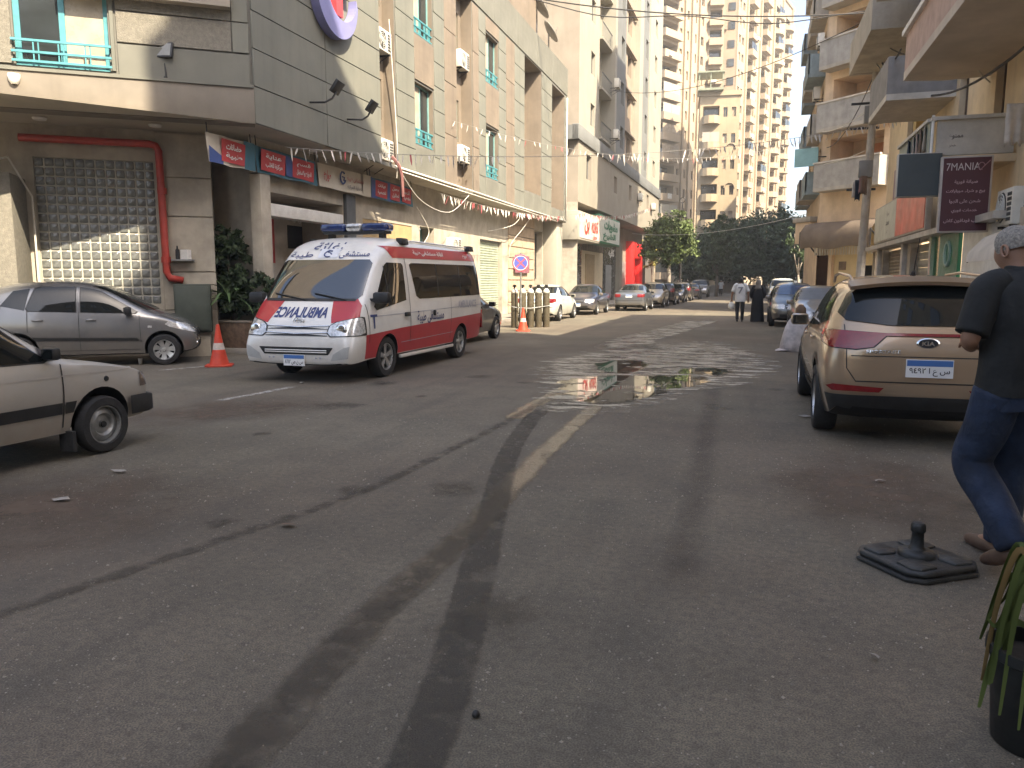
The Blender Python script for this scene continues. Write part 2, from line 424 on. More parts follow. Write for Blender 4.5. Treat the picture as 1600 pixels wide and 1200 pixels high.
# ------------------------------------------------------------------ vehicles (x forward, y to the car's left, origin on the ground between the axles)
P_van = mat('ambulance_white', (.72,.71,.67), .3, 0, var=.04, scale=2, coat=.6, dirt=(.40,.36,.30), dirt_amt=.3, sill=.55)
P_red = mat('ambulance_red', (.42,.022,.03), .35, 0, var=.06, scale=2, coat=.4)
M_navy = mat('navy_lettering', (.03,.05,.16), .5, 0, var=0)
M_grey_t = mat('grey_lettering', (.34,.35,.40), .5, 0, var=0)
M_wlet = mat('white_lettering', (.75,.74,.72), .5, 0, var=0)
M_blue_lens = mat('blue_lens', (.012,.03,.12), .12, 0, var=.2, scale=14, coat=.8)

def ambulance(loc, rz, sc):
    root = empty('ambulance', loc, rz, 'white and red high roof ambulance van with blue light bar and mirrored lettering', 'ambulance', scale=sc); root.scale.z = 1.0
    ST = [(-2.83,.50,.8,1.2,1.7,.70,.80,.78,.60),(-2.80,.36,.8,1.2,2.16,.84,.90,.89,.72),(-2.66,.33,.8,1.2,2.27,.88,.94,.93,.78),
          (-2.0,.31,.8,1.2,2.31,.89,.95,.94,.80),(-.6,.31,.8,1.2,2.33,.89,.95,.94,.81),(.6,.31,.8,1.2,2.33,.89,.95,.94,.81),
          (1.05,.31,.8,1.18,2.31,.89,.95,.94,.81),(1.38,.31,.8,1.16,2.22,.89,.95,.94,.80),(1.62,.31,.8,1.13,2.04,.89,.95,.935,.79),(1.95,.31,.8,1.1,1.66,.89,.945,.93,.79),
          (2.22,.30,.78,1.07,1.30,.88,.94,.90,.78),(2.36,.29,.72,1.0,1.14,.88,.93,.86,.74),(2.52,.28,.62,.84,.99,.87,.92,.83,.66),(2.62,.28,.52,.68,.80,.82,.88,.81,.62),(2.66,.31,.46,.58,.66,.74,.80,.72,.5)]
    sh = car_shell(ST, [(1.555,.80),(-1.555,.80)], .37, .2, creases=((2,.6),(4,.0),(6,.25)))
    c = Car(root, sh, P_van)
    add_wheels(root, (1.555,-1.555), .80, .335, .2, 'five')
    # red lower side panels and roof band, split around the wheels
    for sg in (1,-1):
        c.patch('red_side_panel', [(-2.76,.36),(2.26,.36),(2.26,.73),(1.13,.78),(-2.76,.88)], 'y', sg, P_red, .0035)
        c.patch('roof_band', [(-2.66,1.98),(1.22,1.94),(1.40,2.13),(-2.58,2.17)], 'y', sg, P_red, .005)
        c.patch('cargo_window', [(-2.62,1.27),(.40,1.25),(.52,1.30),(.68,1.84),(.60,1.87),(-2.58,1.89),(-2.64,1.85)], 'y', sg, M_glass, .006)
        for x in (-1.52,-.42): c.patch('window_divider', [(x-.02,1.28),(x+.02,1.28),(x+.02,1.87),(x-.02,1.87)], 'y', sg, M_black, .009)
        w_ = c.patch('door_window', [(.92,1.24),(1.93,1.10),(1.98,1.16),(1.50,1.82),(1.42,1.86),(.96,1.86),(.92,1.82)], 'y', sg, M_glass, .006)
        c.patch('quarter_divider', [(1.52,1.15),(1.55,1.15),(1.55,1.80),(1.52,1.80)], 'y', sg, M_black, .009)
        for nm, pl in (('door_seam',[(.76,.5),(.775,.5),(.83,1.95),(.815,1.95)]),('door_seam',[(2.16,.6),(2.172,.6),(2.172,1.2),(2.16,1.2)]),('door_seam',[(-1.0,.45),(-.988,.45),(-.988,1.26),(-1.0,1.26)]),('body_crease',[(-2.7,1.06),(2.1,1.0),(2.1,1.012),(-2.7,1.072)]),('body_crease',[(-1.1,.56),(1.1,.53),(1.1,.54),(-1.1,.57)])):
            c.patch(nm, pl, 'y', sg, M_black if nm == 'door_seam' else M_grey_t, .006)
        p = c.on('y', sg, .93, 1.0); h = MB(); h.obox(p+Vector((0,sg*.02,0)), (.085,0,0), (0,.022,0), (0,0,.035)); h.build('door_handle', [M_black], root, bevel=.015)
        p = c.on('y', sg, -.18, .98); h = MB(); h.obox(p+Vector((0,sg*.02,0)), (.03,0,0), (0,.022,0), (0,0,.05)); h.build('door_handle', [M_black], root, bevel=.015)
        mirror_part(c, 2.00, 1.30, M_black, sg, 1.35)
        c.text('side_lettering', arabic('مستشفى طيبة'), 'y', sg, -.05, .92, .24, M_navy, bold=.018, width=1.15)
        c.text('side_lettering', 'AMBULANCE', 'y', sg, -1.85, 1.10, .15, M_grey_t, bold=.02, width=1.0)
        c.text('roof_band_lettering', arabic('اغاثة مستشفى طيبة'), 'y', sg, -.2, 2.055, .10, M_wlet, bold=.03, width=1.3, off=.012)
        c.text('roof_band_lettering', arabic('طوارئ'), 'y', sg, -2.0, 2.06, .10, M_wlet, bold=.03, off=.012)
        c.text('door_mark', 'T', 'y', sg, 2.03, .93, .22, M_navy, bold=.02)
        # sill step
        s_ = MB(); s_.box(-1.12,1.12, sg*.905-.03, sg*.905+.03, .27,.325); s_.build('side_step', [P_van], root, bevel=.012)
        t_ = MB(); t_.box(-2.78,-2.70, sg*.9-.03, sg*.9+.03, .55,.95); t_.build('tail_lamp', [M_redlamp], root, bevel=.012)
        c.patch('reflector', [(-2.76,.5),(-2.69,.5),(-2.69,.66),(-2.76,.66)], 'y', sg, M_lamp, .008)
        # front corner: headlamp wraps round the nose
        hl = [(sg*.50,.78),(sg*.56,.73),(sg*.90,.74),(sg*.93,.80),(sg*.93,.97),(sg*.86,1.00),(sg*.60,.93),(sg*.52,.88)]
        c.patch('headlamp_surround', grow(hl,.02), 'x', 1, M_black, .006, nmin=.02, lim=lambda p: p.x > 2.24)
        lm = c.patch('headlamp', hl, 'x', 1, M_lamp, .012, nmin=.02, lim=lambda p: p.x > 2.27)
        bb = MB(); p = c.on('x', 1, sg*.70, .83, .012); bb.lathe([(.001,.012),(.06,.012),(.085,.004),(.088,-.002)], 20, tuple(p), axis='x'); bb.build('headlamp_reflector', [M_chrome], lm, smooth=True)
        c.patch('red_bonnet_panel', [(sg*.52,.92),(sg*.60,.94),(sg*.86,1.01),(sg*.84,1.18),(sg*.76,1.29),(sg*.38,1.32),(sg*.45,1.1)], 'x', 1, P_red, .005, nmin=.05)
        c.patch('fog_lamp_pocket', [(sg*.56,.36),(sg*.82,.40),(sg*.84,.58),(sg*.76,.56),(sg*.60,.46)], 'x', 1, mat('recess_grey', (.42,.42,.40), .6), .006, nmin=.05)
    c.patch('windscreen', [(-.80,1.34),(-.74,1.26),(.74,1.26),(.80,1.34),(.76,1.84),(.70,1.90),(-.70,1.90),(-.76,1.84)], 'x', 1, mat('windscreen_glass', (.010,.012,.012), .03, 0, var=0, spec=1.0, coat=1.0), .006, nmin=.1)
    c.patch('cowl', [(-.74,1.245),(.74,1.245),(.74,1.285),(-.74,1.285)], 'x', 1, M_black, .009, nmin=.05)
    for a, b in ((-.05,-.62),(.60,.06)):
        wp = MB(); P = [c.on('x',1, a+(b-a)*k/4, 1.27+.10*k/4, .025) for k in range(5)]; wp.tube(P, .009, 5); wp.build('wiper', [M_black], root)
    c.patch('grille', [[(-.52,.83),(.52,.83),(.54,.90),(.30,.885),(-.30,.885),(-.54,.90)],[(-.50,.73),(.50,.73),(.52,.80),(.1,.775),(-.1,.775),(-.52,.80)]], 'x', 1, M_black, .007, nmin=.02)
    for z in (.765,.865):
        g = MB(); P = [c.on('x',1,-.5+k/8,z+.02*abs(k/4-1),.012) for k in range(9)]; g.tube(P, .008, 5); g.build('grille_bar', [M_chrome], root)
    c.patch('lower_intake', [(-.60,.56),(-.52,.45),(.52,.45),(.60,.56)], 'x', 1, M_black, .007, nmin=.02)
    for z in (.485,.515): 
        g = MB(); P = [c.on('x',1,-.5+k/8,z,.012) for k in range(9)]; g.tube(P, .009, 5); g.build('grille_bar', [P_van], root)
    em = MB(); p = c.on('x',1,0,.95,.012)
    for rx_, rz_ in ((.085,.056),(.035,.05),(.06,.022)):
        em.tube([(p.x,p.y+rx_*math.cos(a*math.pi/10),p.z+rz_*math.sin(a*math.pi/10)) for a in range(21)], .008, 5, cap=False)
    em.build('emblem', [M_chrome], root, smooth=True)
    c.text('bonnet_lettering', 'AMBULANCE', 'x', 1, -.02, 1.08, .16, M_navy, width=.86, bold=.03, mirror=True)
    c.text('roof_lettering', arabic('اغاثة'), 'x', 1, -.08, 2.13, .14, M_navy, bold=.008, width=.50, off=.012)
    c.text('roof_lettering', arabic('مستشفى'), 'x', 1, .43, 1.985, .12, M_navy, bold=.01, width=.48, off=.012)
    c.text('roof_lettering', arabic('طيبة'), 'x', 1, -.48, 1.985, .12, M_navy, bold=.01, width=.42, off=.012)
    lg = c.patch('roof_badge', rect(-.17,.17,1.93,2.08,.01), 'x', 1, mat('badge_white',(.7,.72,.76),.4), .008, nmin=.05)
    cr = MB(); q = []
    for k in range(13):
        a = R(60+k*20); hh = c.on('x',1,.0+.075*math.cos(a), 2.0+.05*math.sin(a), .016); q.append(hh)
    cr.tube(q, .012, 5); q2 = [c.on('x',1,-.04+.03*k, 2.03-.008*k*k*.5, .016) for k in range(4)]; cr.tube(q2, .01, 5); cr.build('badge_crescent', [M_navy], lg)
    plate(c, 'x', 1, -.02, .36, .34, .17, '٨٦١٢ ص ن س')
    for y in (-.40,.36):
        for dy in (-.035,.035):
            b = MB(); p = c.on('x',1,y+dy,.40,.0); b.lathe([(.001,.008),(.014,.006),(.016,-.004)], 10, tuple(p), axis='x'); b.build('parking_sensor', [M_grey_t], root)
    # light bar
    lb = MB(); lb.box(.63,.87,-.56,.56,2.37,2.41); L_ = lb.build('light_bar', [M_black], root)
    for y0,y1,mt,nm in ((-.60,-.145,M_blue_lens,'blue_lens'),(-.135,.135,M_lamp,'speaker_grille'),(.145,.60,M_blue_lens,'blue_lens')):
        q = MB(); q.box(.60,.90,y0,y1,2.41,2.55); q.build(nm, [mt], L_, bevel=.045, bseg=3)
    t = MB(); text_mesh_ = text_mesh('AMBULANCE', .035, .02, 0, .24); t.add([(.902,a,2.48+b) for a,b,_ in text_mesh_[0]], text_mesh_[1]); t.build('bar_lettering', [M_ink], L_)
    for y in (-.46,.46):
        q = MB(); q.box(.69,.81,y-.04,y+.04,2.26,2.37); q.build('bar_foot', [M_black], L_)
    for sg in (1,-1):
        for x in (.72,-2.35):
            z = 2.235
            q = MB(); q.obox((x, sg*.79, z), (.12,0,0), (0,.055,.0), (0,-.01*sg,.055)); q.build('marker_lamp', [M_black], root, bevel=.015)
        rr_ = MB(); rr_.tube([(.55,sg*.76,2.245),(.3,sg*.77,2.26),(-2.2,sg*.77,2.25),(-2.5,sg*.75,2.22)], .014, 5); rr_.build('roof_gutter', [P_van], root)
    return root

def suv_kia(loc, rz, sc=1.0):
    pm = mat('champagne_paint', (.42,.30,.19), .28, .45, var=.04, scale=1.4, coat=.9, dirt=(.30,.25,.19), dirt_amt=.3, sill=.6)
    root = empty('parked_suv', loc, rz, 'champagne gold SUV seen from behind, parked by the shops on the right', 'SUV', scale=sc)
    ST = [(-2.25,.58,.72,.86,.95,.55,.66,.62,.45),(-2.22,.40,.70,.95,1.06,.72,.84,.78,.58),(-2.12,.30,.70,1.02,1.17,.80,.90,.84,.64),(-1.98,.25,.72,1.05,1.36,.82,.925,.86,.65),
          (-1.83,.23,.72,1.06,1.54,.83,.93,.875,.64),(-1.66,.22,.72,1.05,1.63,.83,.935,.885,.64),(-1.3,.22,.7,1.04,1.665,.83,.935,.89,.65),(-.6,.22,.7,1.02,1.69,.83,.935,.89,.65),(.1,.22,.7,1.0,1.67,.83,.935,.89,.64),
          (.45,.22,.7,.99,1.57,.83,.935,.89,.63),(.9,.22,.7,.98,1.30,.83,.935,.88,.64),(1.2,.22,.7,.97,1.10,.83,.935,.87,.66),(1.7,.22,.68,.90,1.02,.83,.92,.84,.62),(2.05,.24,.62,.80,.92,.80,.88,.78,.56),(2.2,.3,.58,.72,.80,.68,.75,.66,.45),(2.24,.38,.55,.66,.72,.5,.6,.52,.35)]
    sh = car_shell(ST, [(1.335,.80),(-1.335,.80)], .405, .235, creases=((2,.5),(4,.55)))
    c = Car(root, sh, pm)
    add_wheels(root, (1.335,-1.335), .80, .36, .23, 'five')
    for sg in (1,-1):
        c.patch('rear_door_window', [(-.98,1.12),(-.12,1.08),(-.12,1.52),(-.2,1.55),(-.85,1.52)], 'y', sg, M_glass, .006)
        c.patch('front_door_window', [(-.05,1.08),(.95,1.05),(.98,1.09),(.42,1.46),(.3,1.51),(-.05,1.53)], 'y', sg, M_glass, .006)
        c.patch('quarter_window', [(-1.62,1.20),(-1.06,1.13),(-.94,1.50),(-1.30,1.46)], 'y', sg, M_glass, .006)
        for nm, pl in (('door_seam',[(-.10,.34),(-.088,.34),(-.088,1.08),(-.10,1.08)]),('door_seam',[(-.95,.75),(-.938,.75),(-.938,1.1),(-.95,1.1)]),('door_seam',[(1.0,.6),(1.012,.6),(1.012,1.03),(1.0,1.03)])):
            c.patch(nm, pl, 'y', sg, M_black, .004)
        c.patch('sill_cladding', [[(-.92,.24),(.92,.24),(.92,.36),(-.92,.36)]], 'y', sg, M_black, .006)
        for xc in (1.335,-1.335):
            arcs = []
            for k in range(10):
                a0, a1 = math.pi*k/10, math.pi*(k+1)/10
                arcs.append([(xc+.41*math.cos(a0),.38+.41*math.sin(a0)),(xc+.47*math.cos(a0),.38+.47*math.sin(a0)),(xc+.47*math.cos(a1),.38+.47*math.sin(a1)),(xc+.41*math.cos(a1),.38+.41*math.sin(a1))])
            c.patch('arch_cladding', arcs, 'y', sg, M_black, .006)
        for x in (-.75,.12):
            p = c.on('y', sg, x, .97); h = MB(); h.obox(p+Vector((0,sg*.025,0)), (.1,0,0), (0,.016,0), (0,0,.016)); h.build('door_handle', [pm], root, bevel=.01)
        mirror_part(c, .82, 1.10, pm, sg, 1.15)
        rl = MB(); rl.tube([(-1.5,sg*.60,1.60),(-1.38,sg*.615,1.655),(-.5,sg*.625,1.695),(.1,sg*.61,1.675),(.3,sg*.60,1.60)], .017, 8); rl.build('roof_rail', [pm], root, smooth=True)
        # tail lamps reaching round the corner
        tl = [(sg*.36,1.075),(sg*.47,.975),(sg*.62,.955),(sg*.84,.965),(sg*.89,1.0),(sg*.89,1.10),(sg*.80,1.125),(sg*.36,1.105)]
        c.patch('tail_lamp_surround', grow(tl,.012), 'x', -1, M_black, .004, nmin=.03)
        c.patch('tail_lamp', tl, 'x', -1, M_redlamp, .010, nmin=.03)
        c.patch('tail_lamp', [(-2.1,1.07),(-2.06,1.0),(-1.86,1.02),(-1.74,1.10),(-1.9,1.12)], 'y', sg, M_redlamp, .010)
        c.patch('bumper_trim', grow([(sg*.36,.59),(sg*.40,.54),(sg*.80,.545),(sg*.86,.59),(sg*.80,.62)],.025), 'x', -1, pm, .016, nmin=.03)
        c.patch('bumper_lamp', [(sg*.36,.59),(sg*.40,.545),(sg*.80,.55),(sg*.85,.59),(sg*.80,.615)], 'x', -1, M_redlamp, .022, nmin=.03)
        c.patch('headlamp', [(sg*.42,.84),(sg*.7,.78),(sg*.8,.84),(sg*.78,.92),(sg*.6,.92)], 'x', 1, M_lamp, .008)
    c.patch('light_strip', [(-.40,1.078),(.40,1.078),(.40,1.104),(-.40,1.104)], 'x', -1, M_redlamp, .010)
    c.patch('rear_window', [(-.76,1.29),(-.70,1.22),(-.3,1.175),(.3,1.175),(.70,1.22),(.76,1.29),(.67,1.47),(.58,1.545),(-.58,1.545),(-.67,1.47)], 'x', -1, M_glass, .008, nmin=.05)
    sp = MB(); P = []
    for k in range(13):
        y = -.66+1.32*k/12; P.append(y)
    V = []
    for y in P:
        t = abs(y)/.66; V += [(-1.66,y,1.655-.05*t*t),(-1.95+.05*t*t,y,1.60-.05*t*t),(-1.93+.05*t*t,y,1.565-.05*t*t),(-1.68,y,1.60-.05*t*t)]
    sp.add(V, [(4*i+a,4*i+(a+1)%4,4*i+4+(a+1)%4,4*i+4+a) for i in range(12) for a in range(4)]+[(0,1,2,3),(51,50,49,48)])
    sp.build('spoiler', [pm], root, smooth=True, angle=50)
    c.patch('windscreen', [(-.66,1.13),(.66,1.13),(.60,1.52),(-.60,1.52)], 'x', 1, M_glass, .006)
    c.patch('grille', [(-.3,.70),(.3,.70),(.36,.80),(-.36,.80)], 'x', 1, M_black, .006)
    c.patch('rear_bumper', [(-.80,.30),(-.70,.24),(.70,.24),(.80,.30),(.86,.51),(-.86,.51)], 'x', -1, M_black, .010, nmin=.02)
    for pl in ([(-.61,.638),(.61,.638),(.61,.65),(-.61,.65)], [(-.66,.885),(.66,.885),(.66,.895),(-.66,.895)]):
        c.patch('tailgate_seam', pl[:2]+pl[2:], 'x', -1, M_black, .004)
    for sg in (1,-1):
        c.patch('tailgate_seam', [(sg*.60,.64),(sg*.612,.64),(sg*.70,.77),(sg*.69,.77)], 'x', -1, M_black, .004)
        c.patch('tailgate_seam', [(sg*.69,.77),(sg*.70,.77),(sg*.72,1.18),(sg*.71,1.18)], 'x', -1, M_black, .004)
    p = c.on('x',-1,0,1.02,0)
    b = MB(); b.add([(p.x-.006-.012*(r<1), .10*r*math.cos(a), 1.02+.052*r*math.sin(a)) for r in (1,.85) for a in [2*math.pi*k/28 for k in range(28)]], [(k,(k+1)%28,28+(k+1)%28,28+k) for k in range(28)]+[list(range(28,56))])
    bo = b.build('badge', [M_chrome], root)
    b = MB(); b.add([(p.x-.020, .082*math.cos(a), 1.02+.041*math.sin(a)) for a in [2*math.pi*k/28 for k in range(28)]], [list(range(28))[::1]]); b.build('badge_field', [M_ink], bo)
    V, F = text_mesh('KIA', .042, .04, 0, .11); t = MB(); t.add([(p.x-.0225,-u,1.02+v) for u,v,_ in V], F); t.build('badge_lettering', [M_chrome], bo)
    c.text('model_lettering', 'SPORTAGE', 'x', -1, .38, .935, .035, M_chrome, width=.30, bold=.03, off=.008)
    plate(c, 'x', -1, -.02, .785, .40, .17, '٩٤٩٢ ا ع س')
    an = MB(); an.tube([(-1.3,0,1.66),(-1.32,0,1.70)], [.03,.018], 8); an.tube([(-1.32,0,1.69),(-1.52,0,2.03)], [.007,.004], 6); an.build('antenna', [M_black], root)
    wi = MB(); P = [c.on('x',-1,-.05-.42*k/4,1.22+.02*k/4,-.02) for k in range(5)]; wi.tube(P, .01, 5); wi.build('wiper', [M_black], root)
    return root

def hatch_i10(loc, rz):
    pm = mat('graphite_paint', (.17,.17,.172), .27, .5, var=.05, scale=1.5, coat=.9, dirt=(.28,.25,.21), dirt_amt=.28, sill=.6)
    root = empty('parked_hatchback', loc, rz, 'grey hatchback parked in front of the glass block wall', 'car')
    ST = [(-1.78,.5,.7,.9,1.0,.5,.62,.58,.4),(-1.75,.33,.68,.98,1.2,.66,.74,.68,.52),(-1.62,.24,.68,1.0,1.44,.70,.785,.73,.56),(-1.3,.2,.66,.99,1.54,.71,.80,.75,.57),(-.6,.19,.64,.96,1.585,.71,.80,.75,.58),(-.05,.19,.63,.94,1.57,.71,.80,.75,.57),
          (.30,.19,.62,.92,1.47,.71,.80,.75,.56),(.70,.19,.62,.91,1.24,.71,.80,.74,.56),(1.05,.19,.61,.90,1.02,.71,.79,.73,.56),(1.35,.2,.58,.82,.93,.70,.77,.70,.52),(1.6,.22,.52,.70,.80,.66,.72,.63,.42),(1.74,.26,.46,.58,.66,.56,.62,.52,.32),(1.78,.32,.43,.5,.56,.4,.46,.4,.25)]
    sh = car_shell(ST, [(1.19,.70),(-1.19,.70)], .335, .18, creases=((2,.5),(4,.35)))
    c = Car(root, sh, pm)
    add_wheels(root, (1.19,-1.19), .70, .285, .175, 'cap')
    for sg in (1,-1):
        fw = [(-.16,1.0),(.72,.965),(.76,1.0),(.18,1.36),(.05,1.41),(-.16,1.44)]; rw = [(-.24,1.0),(-.98,1.03),(-1.02,1.07),(-.88,1.42),(-.8,1.45),(-.24,1.45)]
        c.patch('front_door_window', grow(fw,.02), 'y', sg, M_black, .003); c.patch('front_door_window', fw, 'y', sg, M_glass, .007)
        c.patch('rear_door_window', grow(rw,.02), 'y', sg, M_black, .003); c.patch('rear_door_window', rw, 'y', sg, M_glass, .007)
        c.patch('quarter_window', [(-1.05,1.04),(-1.42,1.12),(-1.22,1.38),(-.96,1.42)], 'y', sg, M_glass, .007)
        for pl in ([(-.205,.3),(-.193,.3),(-.193,1.46),(-.205,1.46)], [(.80,.45),(.812,.45),(.80,.93),(.788,.93)], [(-1.02,.65),(-1.008,.65),(-1.0,1.04),(-1.012,1.04)], [(-.9,.30),(.78,.30),(.78,.31),(-.9,.31)]):
            c.patch('door_seam', pl, 'y', sg, M_black, .004)
        c.patch('side_moulding', [(-.95,.50),(.74,.46),(.78,.475),(.74,.52),(-.95,.56)], 'y', sg, M_black, .010)
        for x in (-.10,-.95):
            p = c.on('y', sg, x+.1, .86); h = MB(); h.obox(p+Vector((0,sg*.02,0)), (.085,0,0), (0,.018,0), (0,0,.02)); h.build('door_handle', [pm], root, bevel=.012)
        mirror_part(c, .62, 1.02, M_black, sg, 1.1)
        c.patch('indicator', rect(.93,1.0,.70,.74,.005), 'y', sg, M_lamp, .008)
        hl = [(sg*.34,.66),(sg*.50,.58),(sg*.64,.62),(sg*.70,.74),(sg*.66,.80),(sg*.46,.75)]
        c.patch('headlamp', hl, 'x', 1, M_lamp, .009, nmin=.02)
        c.patch('headlamp', [(1.22,.76),(1.30,.71),(1.62,.62),(1.66,.66),(1.5,.74),(1.28,.81)], 'y', sg, M_lamp, .009, nmin=.05)
        p = c.on('x',1,sg*.48,.38); f = MB(); f.lathe([(.001,.012),(.045,.010),(.055,-.01)], 14, tuple(p), axis='x'); f.build('fog_lamp', [M_chrome], root, smooth=True)
        c.patch('tail_lamp', [(sg*.5,.85),(sg*.68,.85),(sg*.68,1.15),(sg*.55,1.12)], 'x', -1, M_redlamp, .008)
    c.patch('windscreen', [(-.60,1.03),(.60,1.03),(.52,1.46),(-.52,1.46)], 'x', 1, M_glass, .007, nmin=.1)
    c.patch('rear_window', [(-.5,1.08),(.5,1.08),(.46,1.42),(-.46,1.42)], 'x', -1, M_glass, .007)
    c.patch('grille', [(-.24,.54),(.24,.54),(.30,.66),(-.30,.66)], 'x', 1, M_black, .007)
    g = MB(); P = [c.on('x',1,-.3+.6*k/8,.68-.05*abs(k/4-1),.01) for k in range(9)]; g.tube(P, .014, 6); g.build('grille_bar', [M_chrome], root)
    c.patch('lower_grille', [(-.45,.30),(.45,.30),(.45,.42),(-.45,.42)], 'x', 1, M_black, .007)
    return root

def hatch_old(loc, rz):
    pm = mat('worn_silver_paint', (.46,.44,.40), .42, .25, var=.08, scale=2.2, coat=.35, dirt=(.28,.23,.175), dirt_amt=.4, sill=.6)
    root = empty('parked_hatchback', loc, rz, 'old boxy beige car with black bumper, cut off by the left edge', 'car')
    ST = [(-1.60,.38,.62,.80,.90,.55,.62,.60,.48),(-1.58,.28,.62,.84,1.05,.62,.68,.65,.53),(-1.5,.24,.62,.85,1.28,.63,.70,.67,.54),(-1.3,.22,.62,.85,1.38,.64,.71,.68,.55),(-.5,.21,.6,.85,1.41,.64,.71,.68,.56),(.05,.21,.6,.85,1.385,.64,.71,.68,.55),
          (.22,.21,.6,.85,1.30,.64,.71,.68,.545),(.66,.21,.6,.845,.98,.64,.71,.68,.55),(.76,.21,.6,.84,.885,.64,.71,.675,.56),(1.2,.22,.58,.79,.83,.64,.70,.66,.54),(1.55,.24,.54,.71,.75,.63,.69,.64,.52),(1.61,.26,.50,.66,.70,.62,.67,.62,.5),(1.64,.33,.46,.58,.62,.58,.62,.58,.45)]
    sh = car_shell(ST, [(1.06,.64),(-1.06,.64)], .315, .15, creases=((2,.6),(4,.75),(6,.4)))
    c = Car(root, sh, pm)
    add_wheels(root, (1.06,-1.06), .645, .262, .15, 'steel', 0)
    for sg in (1,-1):
        fw = [(-.25,.90),(.50,.885),(.54,.90),(.10,1.26),(.04,1.28),(-.25,1.29)]; rw = [(-.33,.90),(-1.25,.91),(-1.20,1.25),(-.33,1.29)]
        c.patch('window_rubber', grow(fw,.03), 'y', sg, M_black, .003); c.patch('front_window', fw, 'y', sg, M_glass, .007)
        c.patch('window_rubber', grow(rw,.03), 'y', sg, M_black, .003); c.patch('rear_window_side', rw, 'y', sg, M_glass, .007)
        c.patch('window_rubber', [(.55,.885),(.64,.885),(.64,.92),(.60,.965),(.52,1.0),(.50,.94)], 'y', sg, M_black, .010)
        for pl in ([(.66,.30),(.672,.30),(.672,.85),(.66,.85)], [(-.29,.3),(-.278,.3),(-.278,.88),(-.29,.88)]):
            c.patch('door_seam', pl, 'y', sg, M_black, .004)
        c.patch('side_moulding', [[(-1.55,.42),(.65,.42),(.65,.52),(-1.55,.52)],[(.68,.42),(.76,.42),(.79,.52),(.68,.52)]], 'y', sg, M_black, .010)
        c.patch('body_crease', [(-1.5,.765),(1.5,.735),(1.5,.745),(-1.5,.775)], 'y', sg, mat('paint_edge', (.42,.39,.35), .4), .006)
        c.patch('sill_edge', [(-.74,.235),(.74,.235),(.74,.25),(-.74,.25)], 'y', sg, mat('paint_edge', (.42,.39,.35), .4), .006)
        p = c.on('y', sg, 1.12, .675); f = MB(); f.lathe([(.001,sg*.012),(.022,sg*.012),(.026,-sg*.004)], 12, tuple(p), axis='y'); f.build('side_repeater', [M_black], root)
        mirror_part(c, .56, .95, M_black, sg, .8)
        p = c.on('y', sg, -.12, .80); h = MB(); h.obox(p+Vector((0,sg*.015,0)), (.06,0,0), (0,.014,0), (0,0,.02)); h.build('door_handle', [M_black], root, bevel=.008)
        c.patch('headlamp', rect(sg*.36-.16,sg*.36+.16,.56,.68,.02), 'x', 1, M_lamp, .008)
        c.patch('corner_lamp', [(1.50,.56),(1.62,.56),(1.60,.69),(1.53,.69)], 'y', sg, mat('smoked_lens',(.10,.08,.07),.2,coat=.5), .008, nmin=.02)
        fl = MB(); fl.box(-1.42,-1.36, sg*.62-.1, sg*.62+.06, .06,.24); fl.build('mud_flap', [M_rubber], root)
        fl = MB(); fl.box(.70,.735, sg*.62-.1, sg*.62+.06, .08,.26); fl.build('mud_flap', [M_rubber], root)
    for x0, sgn in ((1.62,1),(-1.58,-1)):
        b = MB(); pts = [(-.70,-.20),(-.68,.02),(-.60,.07),(.60,.07),(.68,.02),(.70,-.20)]
        V = []
        for y, d in pts: V += [(x0+sgn*(d-.06),y,.30),(x0+sgn*(d+.01),y,.32),(x0+sgn*(d+.01),y,.47),(x0+sgn*(d-.06),y,.49)]
        b.add(V, [(4*i+a,4*i+4+a,4*i+4+(a+1)%4,4*i+(a+1)%4) for i in range(5) for a in range(4)]+[(0,1,2,3),(23,22,21,20)])
        b.build('bumper', [M_black], root, bevel=.012)
    c.patch('windscreen', [(-.56,.93),(.56,.93),(.50,1.28),(-.50,1.28)], 'x', 1, M_glass, .007, nmin=.1)
    c.patch('rear_window', [(-.5,.93),(.5,.93),(.46,1.27),(-.46,1.27)], 'x', -1, M_glass, .007)
    c.patch('grille', [(-.18,.56),(.18,.56),(.18,.68),(-.18,.68)], 'x', 1, M_black, .007)
    return root

